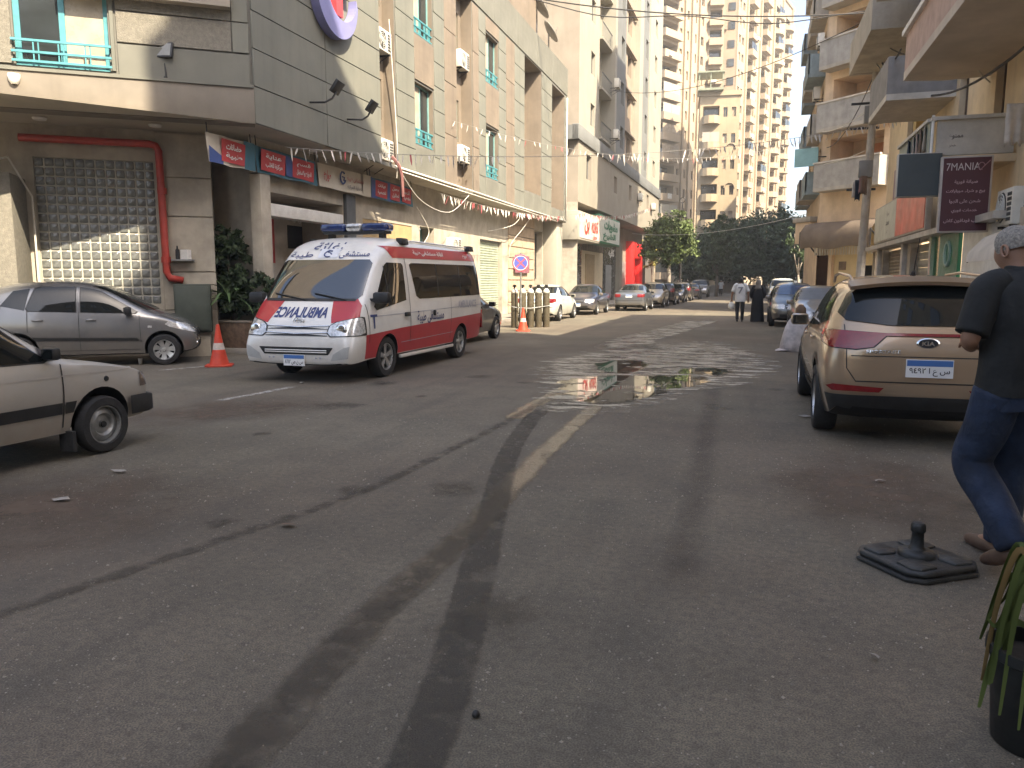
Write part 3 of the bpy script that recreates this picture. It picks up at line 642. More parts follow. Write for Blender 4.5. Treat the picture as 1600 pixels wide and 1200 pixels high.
SHELLS = {}
def sedan(loc, rz, label, pm, group, wag=0, style='cap', lamps='red', plate_txt=None, sc=1.0, cat='car', name='parked_car', sunshade=None):
    """saloon (wag=0), hatchback (1) or tall off-roader (2) for the parked rows"""
    root = empty(name, loc, rz, label, cat, group, scale=sc)
    if wag == 0:
        ST = [(-2.22,.46,.64,.78,.84,.5,.64,.6,.45),(-2.18,.30,.64,.90,.96,.68,.78,.74,.6),(-2.05,.24,.64,.94,1.01,.74,.83,.78,.66),(-1.5,.2,.62,.93,1.05,.75,.85,.79,.66),(-1.28,.2,.62,.92,1.12,.75,.855,.80,.62),(-.75,.2,.62,.91,1.38,.75,.855,.80,.56),(-.3,.2,.62,.90,1.455,.75,.855,.80,.565),(.2,.2,.62,.89,1.43,.75,.855,.80,.56),
              (.5,.2,.62,.88,1.30,.75,.855,.80,.56),(1.0,.2,.62,.87,1.02,.75,.855,.79,.60),(1.15,.2,.61,.86,.96,.75,.85,.78,.62),(1.7,.21,.58,.78,.88,.74,.83,.74,.58),(2.05,.24,.52,.68,.78,.68,.77,.66,.5),(2.18,.3,.48,.58,.66,.55,.64,.56,.4),(2.22,.36,.45,.53,.58,.42,.5,.44,.3)]
        ax, wr = 1.29, .31
    elif wag == 1:
        ST = [(-1.9,.46,.7,.9,1.0,.5,.62,.6,.45),(-1.86,.30,.68,.95,1.2,.68,.76,.72,.54),(-1.72,.22,.66,.98,1.40,.74,.83,.77,.58),(-1.3,.2,.64,.97,1.50,.75,.85,.79,.59),(-.4,.2,.63,.94,1.54,.75,.85,.80,.6),(.15,.2,.62,.92,1.50,.75,.85,.80,.59),(.5,.2,.62,.91,1.36,.75,.85,.80,.58),(1.05,.2,.61,.9,1.06,.75,.85,.78,.6),(1.3,.2,.6,.87,.98,.75,.84,.76,.6),(1.7,.21,.56,.76,.86,.72,.80,.70,.52),(1.98,.26,.5,.64,.72,.62,.70,.6,.42),(2.05,.33,.47,.56,.62,.46,.55,.48,.3)]
        ax, wr = 1.27, .31
    else:
        ST = [(-2.2,.52,.8,1.0,1.1,.6,.7,.68,.5),(-2.16,.36,.78,1.06,1.45,.76,.86,.83,.64),(-2.05,.3,.76,1.08,1.68,.80,.90,.87,.68),(-1.5,.28,.75,1.08,1.78,.82,.92,.89,.7),(-.4,.28,.75,1.07,1.80,.82,.92,.89,.7),(.25,.28,.75,1.06,1.75,.82,.92,.89,.69),(.55,.28,.75,1.05,1.62,.82,.92,.88,.68),(1.0,.28,.74,1.04,1.22,.82,.92,.87,.68),(1.2,.28,.73,1.03,1.12,.82,.92,.86,.68),(1.9,.3,.68,.94,1.04,.80,.89,.80,.62),(2.2,.34,.6,.82,.9,.7,.8,.7,.5),(2.26,.42,.56,.7,.76,.56,.65,.58,.4)]
        ax, wr = 1.34, .37
    if wag not in SHELLS: SHELLS[wag] = car_shell(ST, [(ax,.74),(-ax,.74)], wr*1.13, .2, creases=((2,.5),(4,.5)))
    c = Car(root, SHELLS[wag], pm)
    add_wheels(root, (ax,-ax), .735 if wag < 2 else .79, wr, .19, style)
    if wag == 0:
        fw = [(.0,.97),(.86,.93),(.9,.96),(.40,1.28),(.28,1.33),(.0,1.35)]; rw = [(-.08,.97),(-.95,.99),(-.98,1.03),(-.62,1.30),(-.5,1.34),(-.08,1.36)]
        ws = [(-.66,1.04),(.66,1.04),(.55,1.36),(-.55,1.36)]; bw = [(-.62,1.09),(.62,1.09),(.52,1.35),(-.52,1.35)]
        tl = (.44,.76,.74,.90); hl = (.36,.74,.58,.74); pz = .80
    elif wag == 1:
        fw = [(.0,1.0),(.92,.97),(.95,1.0),(.42,1.34),(.3,1.38),(.0,1.40)]; rw = [(-.08,1.0),(-1.2,1.05),(-1.05,1.36),(-.08,1.42)]
        ws = [(-.64,1.10),(.64,1.10),(.56,1.42),(-.56,1.42)]; bw = [(-.55,1.1),(.55,1.1),(.5,1.38),(-.5,1.38)]
        tl = (.5,.74,.85,1.1); hl = (.34,.72,.62,.78); pz = .8
    else:
        fw = [(.0,1.15),(.90,1.12),(.94,1.16),(.5,1.55),(.4,1.6),(.0,1.62)]; rw = [(-.08,1.15),(-1.9,1.18),(-1.8,1.58),(-.08,1.63)]
        ws = [(-.70,1.24),(.70,1.24),(.66,1.64),(-.66,1.64)]; bw = [(-.64,1.18),(.64,1.18),(.62,1.62),(-.62,1.62)]
        tl = (.68,.84,.85,1.2); hl = (.4,.78,.74,.92); pz = .8
    for sg in (1,-1):
        c.patch('front_door_window', fw, 'y', sg, M_glass, .006); c.patch('rear_door_window', rw, 'y', sg, M_glass, .006)
        for pl in ([(-.045,.32),(-.03,.32),(-.03,.95),(-.045,.95)], [(.93,.4),(.945,.4),(.945,.9),(.93,.9)], [(-.92,.6),(-.905,.6),(-.905,.95),(-.92,.95)]):
            c.patch('door_seam', pl, 'y', sg, M_black, .004)
        mirror_part(c, .78, fw[1][1]+.03, pm, sg, 1.0)
        for x in (-.85,.05):
            p = c.on('y', sg, x+.06, fw[0][1]-.09); h = MB(); h.obox(p+Vector((0,sg*.02,0)), (.08,0,0), (0,.015,0), (0,0,.016)); h.build('door_handle', [pm], root)
        c.patch('tail_lamp', rect(min(sg*tl[0],sg*tl[1]),max(sg*tl[0],sg*tl[1]),tl[2],tl[3],.02), 'x', -1, M_redlamp, .009, nmin=.03)
        c.patch('tail_lamp', [(-2.19 if wag != 1 else -1.88,tl[2]+.02),(-1.95 if wag != 1 else -1.72,tl[2]+.05),(-1.98 if wag != 1 else -1.74,tl[3]),(-2.17 if wag != 1 else -1.86,tl[3])], 'y', sg, M_redlamp, .009, nmin=.03)
        c.patch('headlamp', rect(min(sg*hl[0],sg*hl[1]),max(sg*hl[0],sg*hl[1]),hl[2],hl[3],.03), 'x', 1, M_lamp, .009, nmin=.02)
    c.patch('windscreen', ws, 'x', 1, sunshade or M_glass, .006, nmin=.1)
    c.patch('rear_window', bw, 'x', -1, M_glass, .006, nmin=.1)
    c.patch('grille', [(-.3,hl[2]-.0),(.3,hl[2]),(.33,hl[3]-.03),(-.33,hl[3]-.03)], 'x', 1, M_black, .007)
    c.patch('lower_grille', [(-.5,.33),(.5,.33),(.5,.44),(-.5,.44)], 'x', 1, M_black, .007)
    c.patch('bumper_line', [(-.72,.56),(.72,.56),(.72,.575),(-.72,.575)], 'x', -1, M_black, .005)
    g = MB(); P = [c.on('x',1,-.3+.6*k/6,(hl[2]+hl[3])/2,.012) for k in range(7)]; g.tube(P, .012, 5); g.build('grille_bar', [M_chrome], root)
    plate(c, 'x', 1, 0, .48, .34, .16, plate_txt or '٣٧٥ س ل'); plate(c, 'x', -1, 0, pz, .34, .16, plate_txt or '٣٧٥ س ل')
    return root
# ------------------------------------------------------------------ ground
def asphalt_mat():
    m, t, b = principled('asphalt'); N = t.nodes; L = t.links
    tc = N.new('ShaderNodeTexCoord')
    def noise(sc, det=5, rg=.6, vec=None):
        n = N.new('ShaderNodeTexNoise'); n.inputs['Scale'].default_value = sc; n.inputs['Detail'].default_value = det; n.inputs['Roughness'].default_value = rg
        L.new(vec or tc.outputs['Object'], n.inputs['Vector']); return n.outputs[0]
    def rng(s, a, z, lo=0, hi=1):
        r = N.new('ShaderNodeMapRange'); r.inputs[1].default_value = a; r.inputs[2].default_value = z; r.inputs[3].default_value = lo; r.inputs[4].default_value = hi
        L.new(s, r.inputs[0]); return r.outputs[0]
    def mix(f, A, B):
        x = N.new('ShaderNodeMix'); x.data_type = 'RGBA'
        for k, v in ((0,f),(6,A),(7,B)):
            if hasattr(v,'is_output'): L.new(v, x.inputs[k])
            else: x.inputs[k].default_value = v
        return x.outputs[2]
    base = mix(rng(noise(.35,6,.65), .35, .68), (.152,.133,.096,1), (.268,.232,.168,1))     # dusty patches
    base = mix(rng(noise(.22,3,.5), .40, .62, 0, .55), base, (.185,.135,.098,1))     # reddish dust
    base = mix(rng(noise(.31,4,.6,None), .55, .72, 0, .5), base, (.120,.118,.092,1))
    base = mix(rng(noise(1.6,6,.7), .45, .75, 0, .6), base, (.096,.088,.069,1))            # worn dark patches
    mp = N.new('ShaderNodeMapping'); mp.inputs['Scale'].default_value = (1.5,.12,1); L.new(tc.outputs['Object'], mp.inputs[0])
    base = mix(rng(noise(1.2,4,.6,mp.outputs[0]), .52, .72, 0, .45), base, (.083,.074,.060,1))   # along the wheel paths
    # aggregate: bright stones showing in worn zones
    v = N.new('ShaderNodeTexVoronoi'); v.inputs['Scale'].default_value = 42; v.inputs['Randomness'].default_value = 1; L.new(tc.outputs['Object'], v.inputs['Vector'])
    chip = rng(v.outputs['Distance'], .10, .22, 1, 0)
    col = N.new('ShaderNodeSeparateColor'); L.new(v.outputs['Color'], col.inputs[0])
    pick = rng(col.outputs[0], .55, .6, 0, 1)
    zone = rng(noise(.8,4,.65), .42, .64, .12, .95)
    mul = N.new('ShaderNodeMath'); mul.operation = 'MULTIPLY'; L.new(chip, mul.inputs[0]); L.new(pick, mul.inputs[1])
    mu2 = N.new('ShaderNodeMath'); mu2.operation = 'MULTIPLY'; L.new(mul.outputs[0], mu2.inputs[0]); L.new(zone, mu2.inputs[1])
    base = mix(mu2.outputs[0], base, (.48,.43,.36,1))
    base = mix(rng(noise(22,5,.75), .42, .66, 0, .55), base, (.070,.062,.050,1))
    fine = noise(140,2,.5); base = mix(rng(fine,.40,.62,.0,.6), base, (.05,.044,.038,1))
    L.new(base, b.inputs['Base Color']); b.inputs['Roughness'].default_value = .88; b.inputs['Specular IOR Level'].default_value = .3
    ad = N.new('ShaderNodeMath'); ad.operation = 'ADD'; L.new(fine, ad.inputs[0]); L.new(mul.outputs[0], ad.inputs[1])
    bp = N.new('ShaderNodeBump'); bp.inputs['Strength'].default_value = .5; bp.inputs['Distance'].default_value = .008; L.new(ad.outputs[0], bp.inputs['Height']); L.new(bp.outputs[0], b.inputs['Normal'])
    return m
g = MB(); g.quad((-120,-60,-.004),(140,-60,-.004),(140,330,-.004),(-120,330,-.004))
props(g.build('ground', [mat('city_ground', (.17,.145,.115), .95, scale=.05)]), kind='structure')
g = MB()
for i in range(14):
    for k in range(24):
        x0, x1 = -20+i*2.5, -20+(i+1)*2.5; y0, y1 = -20+k*8, -20+(k+1)*8
        g.quad((x0,y0,0),(x1,y0,0),(x1,y1,0),(x0,y1,0))
road = g.build('road', [asphalt_mat()]); props(road, kind='structure')

def strip(name, pts, widths, mt, z, label=None, kind='structure'):
    """flat ribbon on the road with u across and v along in its UV map"""
    P = [Vector((p[0],p[1],0)) for p in pts]; V=[]; F=[]; UV=[]; acc = 0
    for i, p in enumerate(P):
        d = (P[min(i+1,len(P)-1)]-P[max(i-1,0)]).normalized(); nrm = Vector((-d.y,d.x,0))
        if i: acc += (p-P[i-1]).length
        w_ = widths[i] if isinstance(widths,(list,tuple)) else widths
        for j in range(5):
            t = j/4; q = p + nrm*(t-.5)*w_; V.append((q.x,q.y,z)); UV.append((t,i/(len(P)-1)))
    for i in range(len(P)-1):
        for j in range(4): F.append((i*5+j,(i+1)*5+j,(i+1)*5+j+1,i*5+j+1))
    me = bpy.data.meshes.new(name); me.from_pydata(V,[],F); me.materials.append(mt)
    uv = me.uv_layers.new(name='UVMap')
    for lp in me.loops: uv.data[lp.index].uv = UV[lp.vertex_index]
    me.update(); o = link(name, me); props(o, kind=kind); 
    return o
def smooth_path(pts, n=8):
    P = [Vector((p[0],p[1],0)) for p in pts]; out = []
    for i in range(len(P)-1):
        a,b,c,d = P[max(i-1,0)],P[i],P[i+1],P[min(i+2,len(P)-1)]
        for k in range(n):
            t = k/n; out.append(.5*((2*b)+(c-a)*t+(2*a-5*b+4*c-d)*t*t+(3*b-a-3*c+d)*t*t*t))
    out.append(P[-1]); return [(p.x,p.y) for p in out]
def stain_mat(name, col, strength, rough=.8, tread=0.0, fade=.35, nscale=2.5, spec=.3, thr=(.35,.6), speck=0.0, irr=.25, amin=.35, rip=0.0, stretch=1.0):
    m, t, b = principled(name); N = t.nodes; L = t.links
    uv = N.new('ShaderNodeUVMap'); sep = N.new('ShaderNodeSeparateXYZ'); L.new(uv.outputs[0], sep.inputs[0]); tc = N.new('ShaderNodeTexCoord')
    def M(op, a, b_=None):
        x = N.new('ShaderNodeMath'); x.operation = op; x.use_clamp = op in ('MULTIPLY',)
        for k, v in ((0,a),(1,b_)):
            if v is None: continue
            if hasattr(v,'is_output'): L.new(v, x.inputs[k])
            else: x.inputs[k].default_value = v
        return x.outputs[0]
    def rng(s, a, z, lo=0, hi=1):
        r = N.new('ShaderNodeMapRange'); r.interpolation_type = 'SMOOTHSTEP'; r.inputs[1].default_value = a; r.inputs[2].default_value = z; r.inputs[3].default_value = lo; r.inputs[4].default_value = hi
        L.new(s, r.inputs[0]); return r.outputs[0]
    n = N.new('ShaderNodeTexNoise'); n.inputs['Scale'].default_value = nscale; n.inputs['Detail'].default_value = 6; n.inputs['Roughness'].default_value = .7
    ms = N.new('ShaderNodeMapping'); ms.inputs['Scale'].default_value = (1/stretch,stretch,1); ms.inputs['Rotation'].default_value = (0,0,-.3); L.new(tc.outputs['Object'], ms.inputs[0]); L.new(ms.outputs[0], n.inputs['Vector'])
    edge = M('SUBTRACT', .5, M('ABSOLUTE', M('SUBTRACT', sep.outputs[0], .5)))
    wob = M('ADD', edge, M('MULTIPLY', M('SUBTRACT', n.outputs[0], .5), irr))
    a = rng(wob, .02, fade, 0, 1)
    a = M('MULTIPLY', a, rng(M('SUBTRACT', .5, M('ABSOLUTE', M('SUBTRACT', sep.outputs[1], .5))), .0, .10, 0, 1))
    a = M('MULTIPLY', a, rng(n.outputs[0], thr[0], thr[1], amin, 1))
    if tread:
        wv = N.new('ShaderNodeMath'); wv.operation = 'SINE'; L.new(M('MULTIPLY', sep.outputs[0], tread), wv.inputs[0])
        a = M('MULTIPLY', a, rng(wv.outputs[0], -.5, .3, .3, 1))
    if speck:
        n2 = N.new('ShaderNodeTexNoise'); n2.inputs['Scale'].default_value = 45; n2.inputs['Detail'].default_value = 3; L.new(tc.outputs['Object'], n2.inputs['Vector'])
        a = M('MULTIPLY', a, rng(n2.outputs[0], .38, .58, 1-speck, 1))
    a = M('MULTIPLY', a, strength)
    c1 = N.new('ShaderNodeMix'); c1.data_type = 'RGBA'; c1.inputs[6].default_value = (*[c*.7 for c in col],1); c1.inputs[7].default_value = (*[c*1.25 for c in col],1); L.new(n.outputs[0], c1.inputs[0])
    L.new(c1.outputs[2], b.inputs['Base Color']); b.inputs['Roughness'].default_value = rough; b.inputs['Specular IOR Level'].default_value = spec
    L.new(a, b.inputs['Alpha'])
    if rip:
        mp = N.new('ShaderNodeMapping'); mp.inputs['Scale'].default_value = (1,2.2,1); mp.inputs['Rotation'].default_value = (0,0,.3); L.new(tc.outputs['Object'], mp.inputs[0])
        n3 = N.new('ShaderNodeTexNoise'); n3.inputs['Scale'].default_value = 9; n3.inputs['Detail'].default_value = 5; n3.inputs['Roughness'].default_value = .65; L.new(mp.outputs[0], n3.inputs['Vector'])
        bp = N.new('ShaderNodeBump'); bp.inputs['Strength'].default_value = rip; bp.inputs['Distance'].default_value = .05; L.new(n3.outputs[0], bp.inputs['Height']); L.new(bp.outputs[0], b.inputs['Normal'])
    return m
# damp tyre tracks, mud trails and old paint
M_trackd = stain_mat('damp_track', (.062,.052,.039), .62, .6, fade=.42, thr=(.34,.56), nscale=7, irr=.75, amin=.15)
M_tread  = stain_mat('tread_track', (.060,.053,.042), .6, .65, tread=44, fade=.15, thr=(.34,.54), nscale=5, irr=.3, amin=.2)
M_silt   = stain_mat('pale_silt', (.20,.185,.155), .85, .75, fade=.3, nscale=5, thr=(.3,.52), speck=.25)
M_worn   = stain_mat('worn_road_paint', (.50,.47,.42), .7, .7, fade=.2, nscale=7, thr=(.38,.55), speck=.4)
M_dirtp  = stain_mat('dry_mud', (.125,.092,.066), .9, .95, fade=.5, nscale=1.8, thr=(.35,.6))
M_wet    = stain_mat('wet_asphalt', (.10,.088,.07), .95, .25, fade=.3, nscale=2.6, spec=.9, thr=(.3,.5), speck=.15, irr=.7, rip=.25)
M_churn  = stain_mat('churned_wet_mud', (.055,.049,.040), 1.0, .12, fade=.22, nscale=4.2, spec=1.0, thr=(.44,.53), speck=.3, irr=.9, amin=.0, rip=.9)
M_water  = stain_mat('standing_water', (.022,.021,.018), 1.0, .012, fade=.10, nscale=2.4, spec=1.0, thr=(.40,.46), irr=.8, amin=0.0)
def blob(name, pix_ring, centre, mt, z, rings=8, kind='structure'):
    """patch on the road whose UV runs from .5 in the middle to 1 at its rim"""
    P = smooth_path(pix_ring+[pix_ring[0]], 6)[:-1]; n = len(P); V=[]; UV=[]; F=[]
    for r in range(rings+1):
        f = r/rings
        for p in P: V.append((centre[0]+(p[0]-centre[0])*f, centre[1]+(p[1]-centre[1])*f, z)); UV.append((.5+.5*f, .5))
    for r in range(rings):
        for k in range(n): F.append((r*n+k, (r+1)*n+k, (r+1)*n+(k+1)%n, r*n+(k+1)%n))
    me = bpy.data.meshes.new(name); me.from_pydata(V,[],F); me.materials.append(mt); uv = me.uv_layers.new(name='UVMap')
    for lp in me.loops: uv.data[lp.index].uv = UV[lp.vertex_index]
    me.update(); me.validate(); o = link(name, me); return props(o, kind=kind)
blob('dry_mud_patch', [(-7.4,6.6),(-6.2,6.3),(-5.2,7.2),(-4.6,8.6),(-5.6,9.4),(-7.0,8.4)], (-6,7.6), M_dirtp, .003)
blob('dry_mud_patch', [(-5.6,2.6),(-4.2,2.2),(-3.2,3.6),(-3.6,5.2),(-5.0,5.4),(-6.0,4.0)], (-4.6,3.8), M_dirtp, .003)
blob('dry_mud_patch', [(.2,4.9),(1.2,4.6),(1.9,6.0),(1.6,7.6),(.6,7.8),(0,6.4)], (.9,6.2), M_dirtp, .003)
blob('wet_patch', [(-2.75,11.0),(-2.3,9.6),(-1.7,8.9),(-1.2,10.2),(-.85,11.6),(-.3,12.7),(.1,14.4),(-.05,16.9),(-.9,19.6),(-1.9,18.6),(-2.9,17.2),(-3.3,15.3),(-3.1,12.5)], (-1.6,13.6), M_wet, .004)
blob('churned_mud', [(-2.6,13.0),(-1.2,12.6),(-.2,13.2),(.15,14.8),(-.2,17.0),(-1.2,18.8),(-2.4,18.0),(-3.1,15.6)], (-1.4,15.4), M_churn, .008)
blob('puddle', [(-2.6,10.6),(-2.0,9.5),(-1.45,9.7),(-.95,11.0),(-.5,12.3),(-.9,13.1),(-1.6,12.8),(-2.3,12.6),(-2.8,11.7)], (-1.6,11.2), M_water, .012)
blob('puddle', [(-2.5,13.2),(-2.0,12.8),(-1.7,13.8),(-1.9,15.0),(-2.4,15.2),(-2.75,14.2)], (-2.2,14.0), M_water, .012)
blob('puddle', [(-1.1,13.1),(-.5,13.0),(-.25,13.6),(-.5,14.2),(-1.1,13.9)], (-.7,13.5), M_water, .012)
M_sheen = stain_mat('painted_sheen', (.36,.335,.27), .9, .40, fade=.14, nscale=2.6, spec=.7, thr=(.43,.56), speck=.3, irr=.8, amin=0.0, stretch=1.7)  # pale streaks painted in for bright facades mirrored on the wet road
blob('painted_sheen', [(-3.0,11.0),(-2.5,9.0),(-1.7,8.4),(-1.0,9.8),(-.5,11.2),(.2,12.5),(.6,14.6),(.4,17.2),(-.7,20.4),(-2.0,20),(-3.2,17.8),(-3.9,15.0),(-3.6,12.5)], (-1.6,13.6), M_sheen, .010)
strip('painted_sheen', smooth_path([(-2.4,17.5),(-2.9,20),(-2.5,24),(-2.1,28),(-1.7,32)]), 1.3, M_sheen, .010)
strip('wet_track', smooth_path([(-1.85,10.2),(-1.79,9.1),(-1.76,7.5),(-1.70,5.75),(-1.62,4.43),(-1.62,3.89),(-1.63,3.06),(-1.58,2.39),(-1.5,1.7)]), .26, M_wet, .005)
strip('damp_track', smooth_path([(-1.68,5.4),(-1.62,4.43),(-1.62,3.89),(-1.63,3.06),(-1.58,2.39),(-1.5,1.5)]), .26, M_trackd, .007)
strip('wet_track', smooth_path([(-2.5,11.2),(-2.55,9.4),(-2.53,8.2)]), .30, M_wet, .005)
strip('tyre_track', smooth_path([(-2.0,10.2),(-2.35,8.96),(-2.08,6.76),(-1.61,4.79),(-1.33,3.68),(-1.15,2.97),(-1.02,2.38),(-.9,1.6)]), .23, M_tread, .006)
strip('damp_track', smooth_path([(-2.51,10.66),(-2.53,8.22),(-2.60,6.46),(-2.71,4.95),(-3.01,3.69),(-3.3,2.6),(-3.7,1.0)]), .16, stain_mat('faded_track', (.075,.064,.049), .55, .7, fade=.45, thr=(.36,.58), nscale=6, irr=.75, amin=.1), .006)
strip('damp_track', smooth_path([(-.45,11.8),(-.41,9.56),(-.36,7.29),(-.32,5.51),(-.3,3.6)]), .34, stain_mat('faint_track', (.08,.068,.056), .3, .7, fade=.45, thr=(.3,.6)), .003)
strip('wet_track', smooth_path([(-2.4,16.5),(-3.1,18.6),(-2.6,23),(-2.1,27),(-1.6,33)]), [1.1]*40, M_churn, .006)
strip('worn_line', [(-6.62,8.3),(-6.5,9.0),(-6.42,9.9)], .16, M_worn, .006)
strip('worn_line', [(-9.9,10.9),(-9.6,11.6),(-9.4,12.2)], .14, M_worn, .006)

# ------------------------------------------------------------------ pavements with real kerbs
M_pave = mat('pavement_concrete', (.26,.235,.20), .85, var=.18, scale=1.2, bump=.3, dirt=(.14,.12,.10), dirt_amt=.5)
M_kerb = mat('kerb_concrete', (.28,.26,.23), .8, var=.2, scale=2, dirt=(.12,.10,.09), dirt_amt=.5)
g = MB(); g.prism([(-8.9,14.05),(-8.9,40.8),(-15,40.8),(-15,14.05)][::-1], -.02, .12)
props(g.build('pavement', [M_pave], bevel=.012), kind='structure')
g = MB(); g.prism([(-8.75,42.6),(-7.6,82),(-14,82),(-14,42.6)], -.02, .13); props(g.build('pavement', [M_pave], bevel=.012), kind='structure')
g = MB(); g.prism([(2.9,10),(2.9,29.4),(8,29.4),(8,10)][::-1], -.02, .13); props(g.build('pavement', [M_pave], bevel=.012), kind='structure')
g = MB(); g.prism([(2.9,41.5),(2.9,90),(10,90),(10,35),(7.2,35.4)], -.02, .13); props(g.build('pavement', [M_pave], bevel=.012), kind='structure')
g = MB(); g.prism([(-9,97),(9,97),(9,112),(-9,112)], -.02, .16); props(g.build('pavement', [M_pave]), kind='structure')

# loose chips of stone on the near road
rnd = random.Random(23); q = MB()
cl = [(rnd.uniform(-5,1.6),rnd.uniform(1.5,8),rnd.uniform(.25,.9)) for _ in range(44)]
for _ in range(11000):
    c_ = rnd.choice(cl); x = rnd.gauss(c_[0],c_[2]); y = rnd.gauss(c_[1],c_[2]*1.2)
    if y < 1.2 or rnd.random() < .25: x, y = rnd.uniform(-6,2.4), rnd.uniform(1.4,11)
    s_ = rnd.choice((.002,.003,.004,.004,.005,.006,.009))*rnd.uniform(.7,1.3); a = rnd.uniform(0,6.28); P = []
    for k in range(4): P.append((x+s_*math.cos(a+k*1.57)*rnd.uniform(.6,1.3), y+s_*math.sin(a+k*1.57)*rnd.uniform(.6,1.3), -.001))
    P.append((x+rnd.uniform(-.3,.3)*s_, y+rnd.uniform(-.3,.3)*s_, s_*rnd.uniform(.5,.9)))
    q.add(P, [(0,1,4),(1,2,4),(2,3,4),(3,0,4)])
props(q.build('gravel', [mat('loose_chips', (.29,.255,.20), .85, var=.3, scale=11)]), kind='stuff')

M_oil = stain_mat('oil_stain', (.055,.049,.040), .42, .45, fade=.4, nscale=6, thr=(.3,.55), irr=.8, amin=.2)
rnd = random.Random(41)
for k in range(16):
    x, y, r_ = rnd.uniform(-5.5,1.6), rnd.uniform(2.6,13), rnd.uniform(.12,.4)
    blob('oil_stain', [(x+r_*rnd.uniform(.6,1.2)*math.cos(a*.785), y+r_*rnd.uniform(.6,1.2)*math.sin(a*.785)) for a in range(8)], (x,y), M_oil, .0025+.00003*k, rings=5)
# ------------------------------------------------------------------ shared building kit
M_sage  = mat('sage_cladding', (.175,.176,.145), .75, var=.09, scale=1.1, streak=.4, dirt=(.15,.13,.10), dirt_amt=.25)
M_sage2 = mat('sage_cladding_worn', (.158,.155,.127), .75, var=.08, scale=1.2, streak=.3)
M_pink  = mat('pink_tan_stone', (.20,.162,.122), .75, var=.1, scale=1.4, streak=.4, dirt=(.16,.125,.09), dirt_amt=.25)
M_joint = mat('dark_joint', (.15,.145,.125), .9, var=.1)
M_pebble= mat('pebble_dash', (.22,.203,.165), .9, var=.12, scale=14, bump=.8, bscale=60, speck=.5)
M_band  = mat('ledge_band', (.19,.165,.132), .8, var=.1, scale=1.5, streak=.3)
M_soffit= mat('soffit_plaster', (.46,.42,.34), .85, var=.1, scale=1)
M_stone = mat('ground_stone', (.43,.385,.31), .8, var=.12, scale=2.5, streak=.3, dirt=(.16,.13,.10), dirt_amt=.3)
M_teal  = mat('teal_metal', (.075,.27,.30), .45, var=.1, scale=6)
M_tealp = mat('teal_frame_pale', (.20,.38,.37), .5, var=.1, scale=6)
M_curt  = mat('curtain_behind_glass', (.42,.36,.27), .35, var=.15, scale=2.5)
M_shut  = mat('roller_shutter_green', (.36,.40,.30), .5, .2, var=.12, scale=3)
M_shutg = mat('roller_shutter_grey', (.30,.31,.30), .5, .3, var=.12, scale=3)
M_ac    = mat('ac_casing', (.66,.64,.57), .5, var=.08, scale=4, dirt=(.3,.24,.17), dirt_amt=.35)
M_acd   = mat('ac_grille_dark', (.05,.05,.05), .6, var=.1)
M_pipew = mat('white_pipe', (.66,.63,.56), .5, var=.1, scale=4)
M_pipered = mat('red_fire_pipe', (.42,.05,.035), .4, var=.12, scale=4)
M_conc  = mat('bare_concrete', (.42,.385,.325), .88, var=.15, scale=1.4, streak=.35, bump=.2)
M_cream = mat('cream_plaster', (.78,.63,.42), .85, var=.09, scale=.8, streak=.35, dirt=(.33,.25,.16), dirt_amt=.35)
M_beige = mat('beige_tower_plaster', (.32,.252,.175), .85, var=.07, scale=.3, streak=.2)
M_beige2= mat('tan_tower_plaster', (.30,.222,.155), .85, var=.06, scale=.3, streak=.15)
M_whiteb= mat('white_facade', (.335,.312,.255), .8, var=.06, scale=.5, streak=.15)
M_greyb = mat('grey_facade', (.17,.175,.17), .8, var=.08, scale=.5, streak=.15)
M_tanb  = mat('tan_facade', (.31,.25,.19), .8, var=.08, scale=.5, streak=.15)
M_brownb= mat('brown_grey_plaster', (.30,.26,.21), .85, var=.1, scale=.5, streak=.25)

AC = {}
def ac_unit(loc, rz, label, group='air conditioner units on the facades', w_=.82, h_=.56, d_=.30, sc=1.0):
    """outdoor unit: casing, round fan guard, louvre panel, two brackets; front faces local -Y"""
    if not AC:
        b = MB(); b.box(-.41,.41,-.15,.15,0,.56); AC['casing'] = b.mesh('casing', [M_ac], bevel=.02)
        b = MB(); b.lathe([(.001,-.153),(.225,-.153),(.235,-.150)], 24, (-.12,0,.28), axis='y', m=0)
        for r in (.06,.11,.16,.21): b.tube([(-.12+r*math.cos(a*math.pi/12), -.163, .28+r*math.sin(a*math.pi/12)) for a in range(25)], .006, 4, m=1, cap=False)
        for k in range(4):
            a = k*math.pi/4; b.tube([(-.12-.22*math.cos(a),-.162,.28-.22*math.sin(a)),(-.12+.22*math.cos(a),-.162,.28+.22*math.sin(a))], .005, 4, m=1)
        AC['fan_guard'] = b.mesh('fan_guard', [M_acd, M_ac])
        b = MB()
        for k in range(6):
            for j in range(3): b.box(.17+.07*j, .225+.07*j, -.156, -.145, .06+.075*k, .11+.075*k)
        AC['louvre_panel'] = b.mesh('louvre_panel', [M_acd])
        b = MB()
        for x in (-.3,.3): b.box(x-.015,x+.015,-.14,.42,-.04,0); b.tube([(x,-.10,-.03),(x,.40,-.30)], .012, 4)
        AC['bracket'] = b.mesh('bracket', [M_black])
    o = empty('air_conditioner', loc, rz, label, 'air conditioner', group, scale=sc)
    for k in ('casing','fan_guard','louvre_panel','bracket'): 
        c = link(k, AC[k], o)
        if k == 'bracket': c['kind'] = 'stuff'
        if k == 'louvre_panel': c['kind'] = 'stuff'
    return o

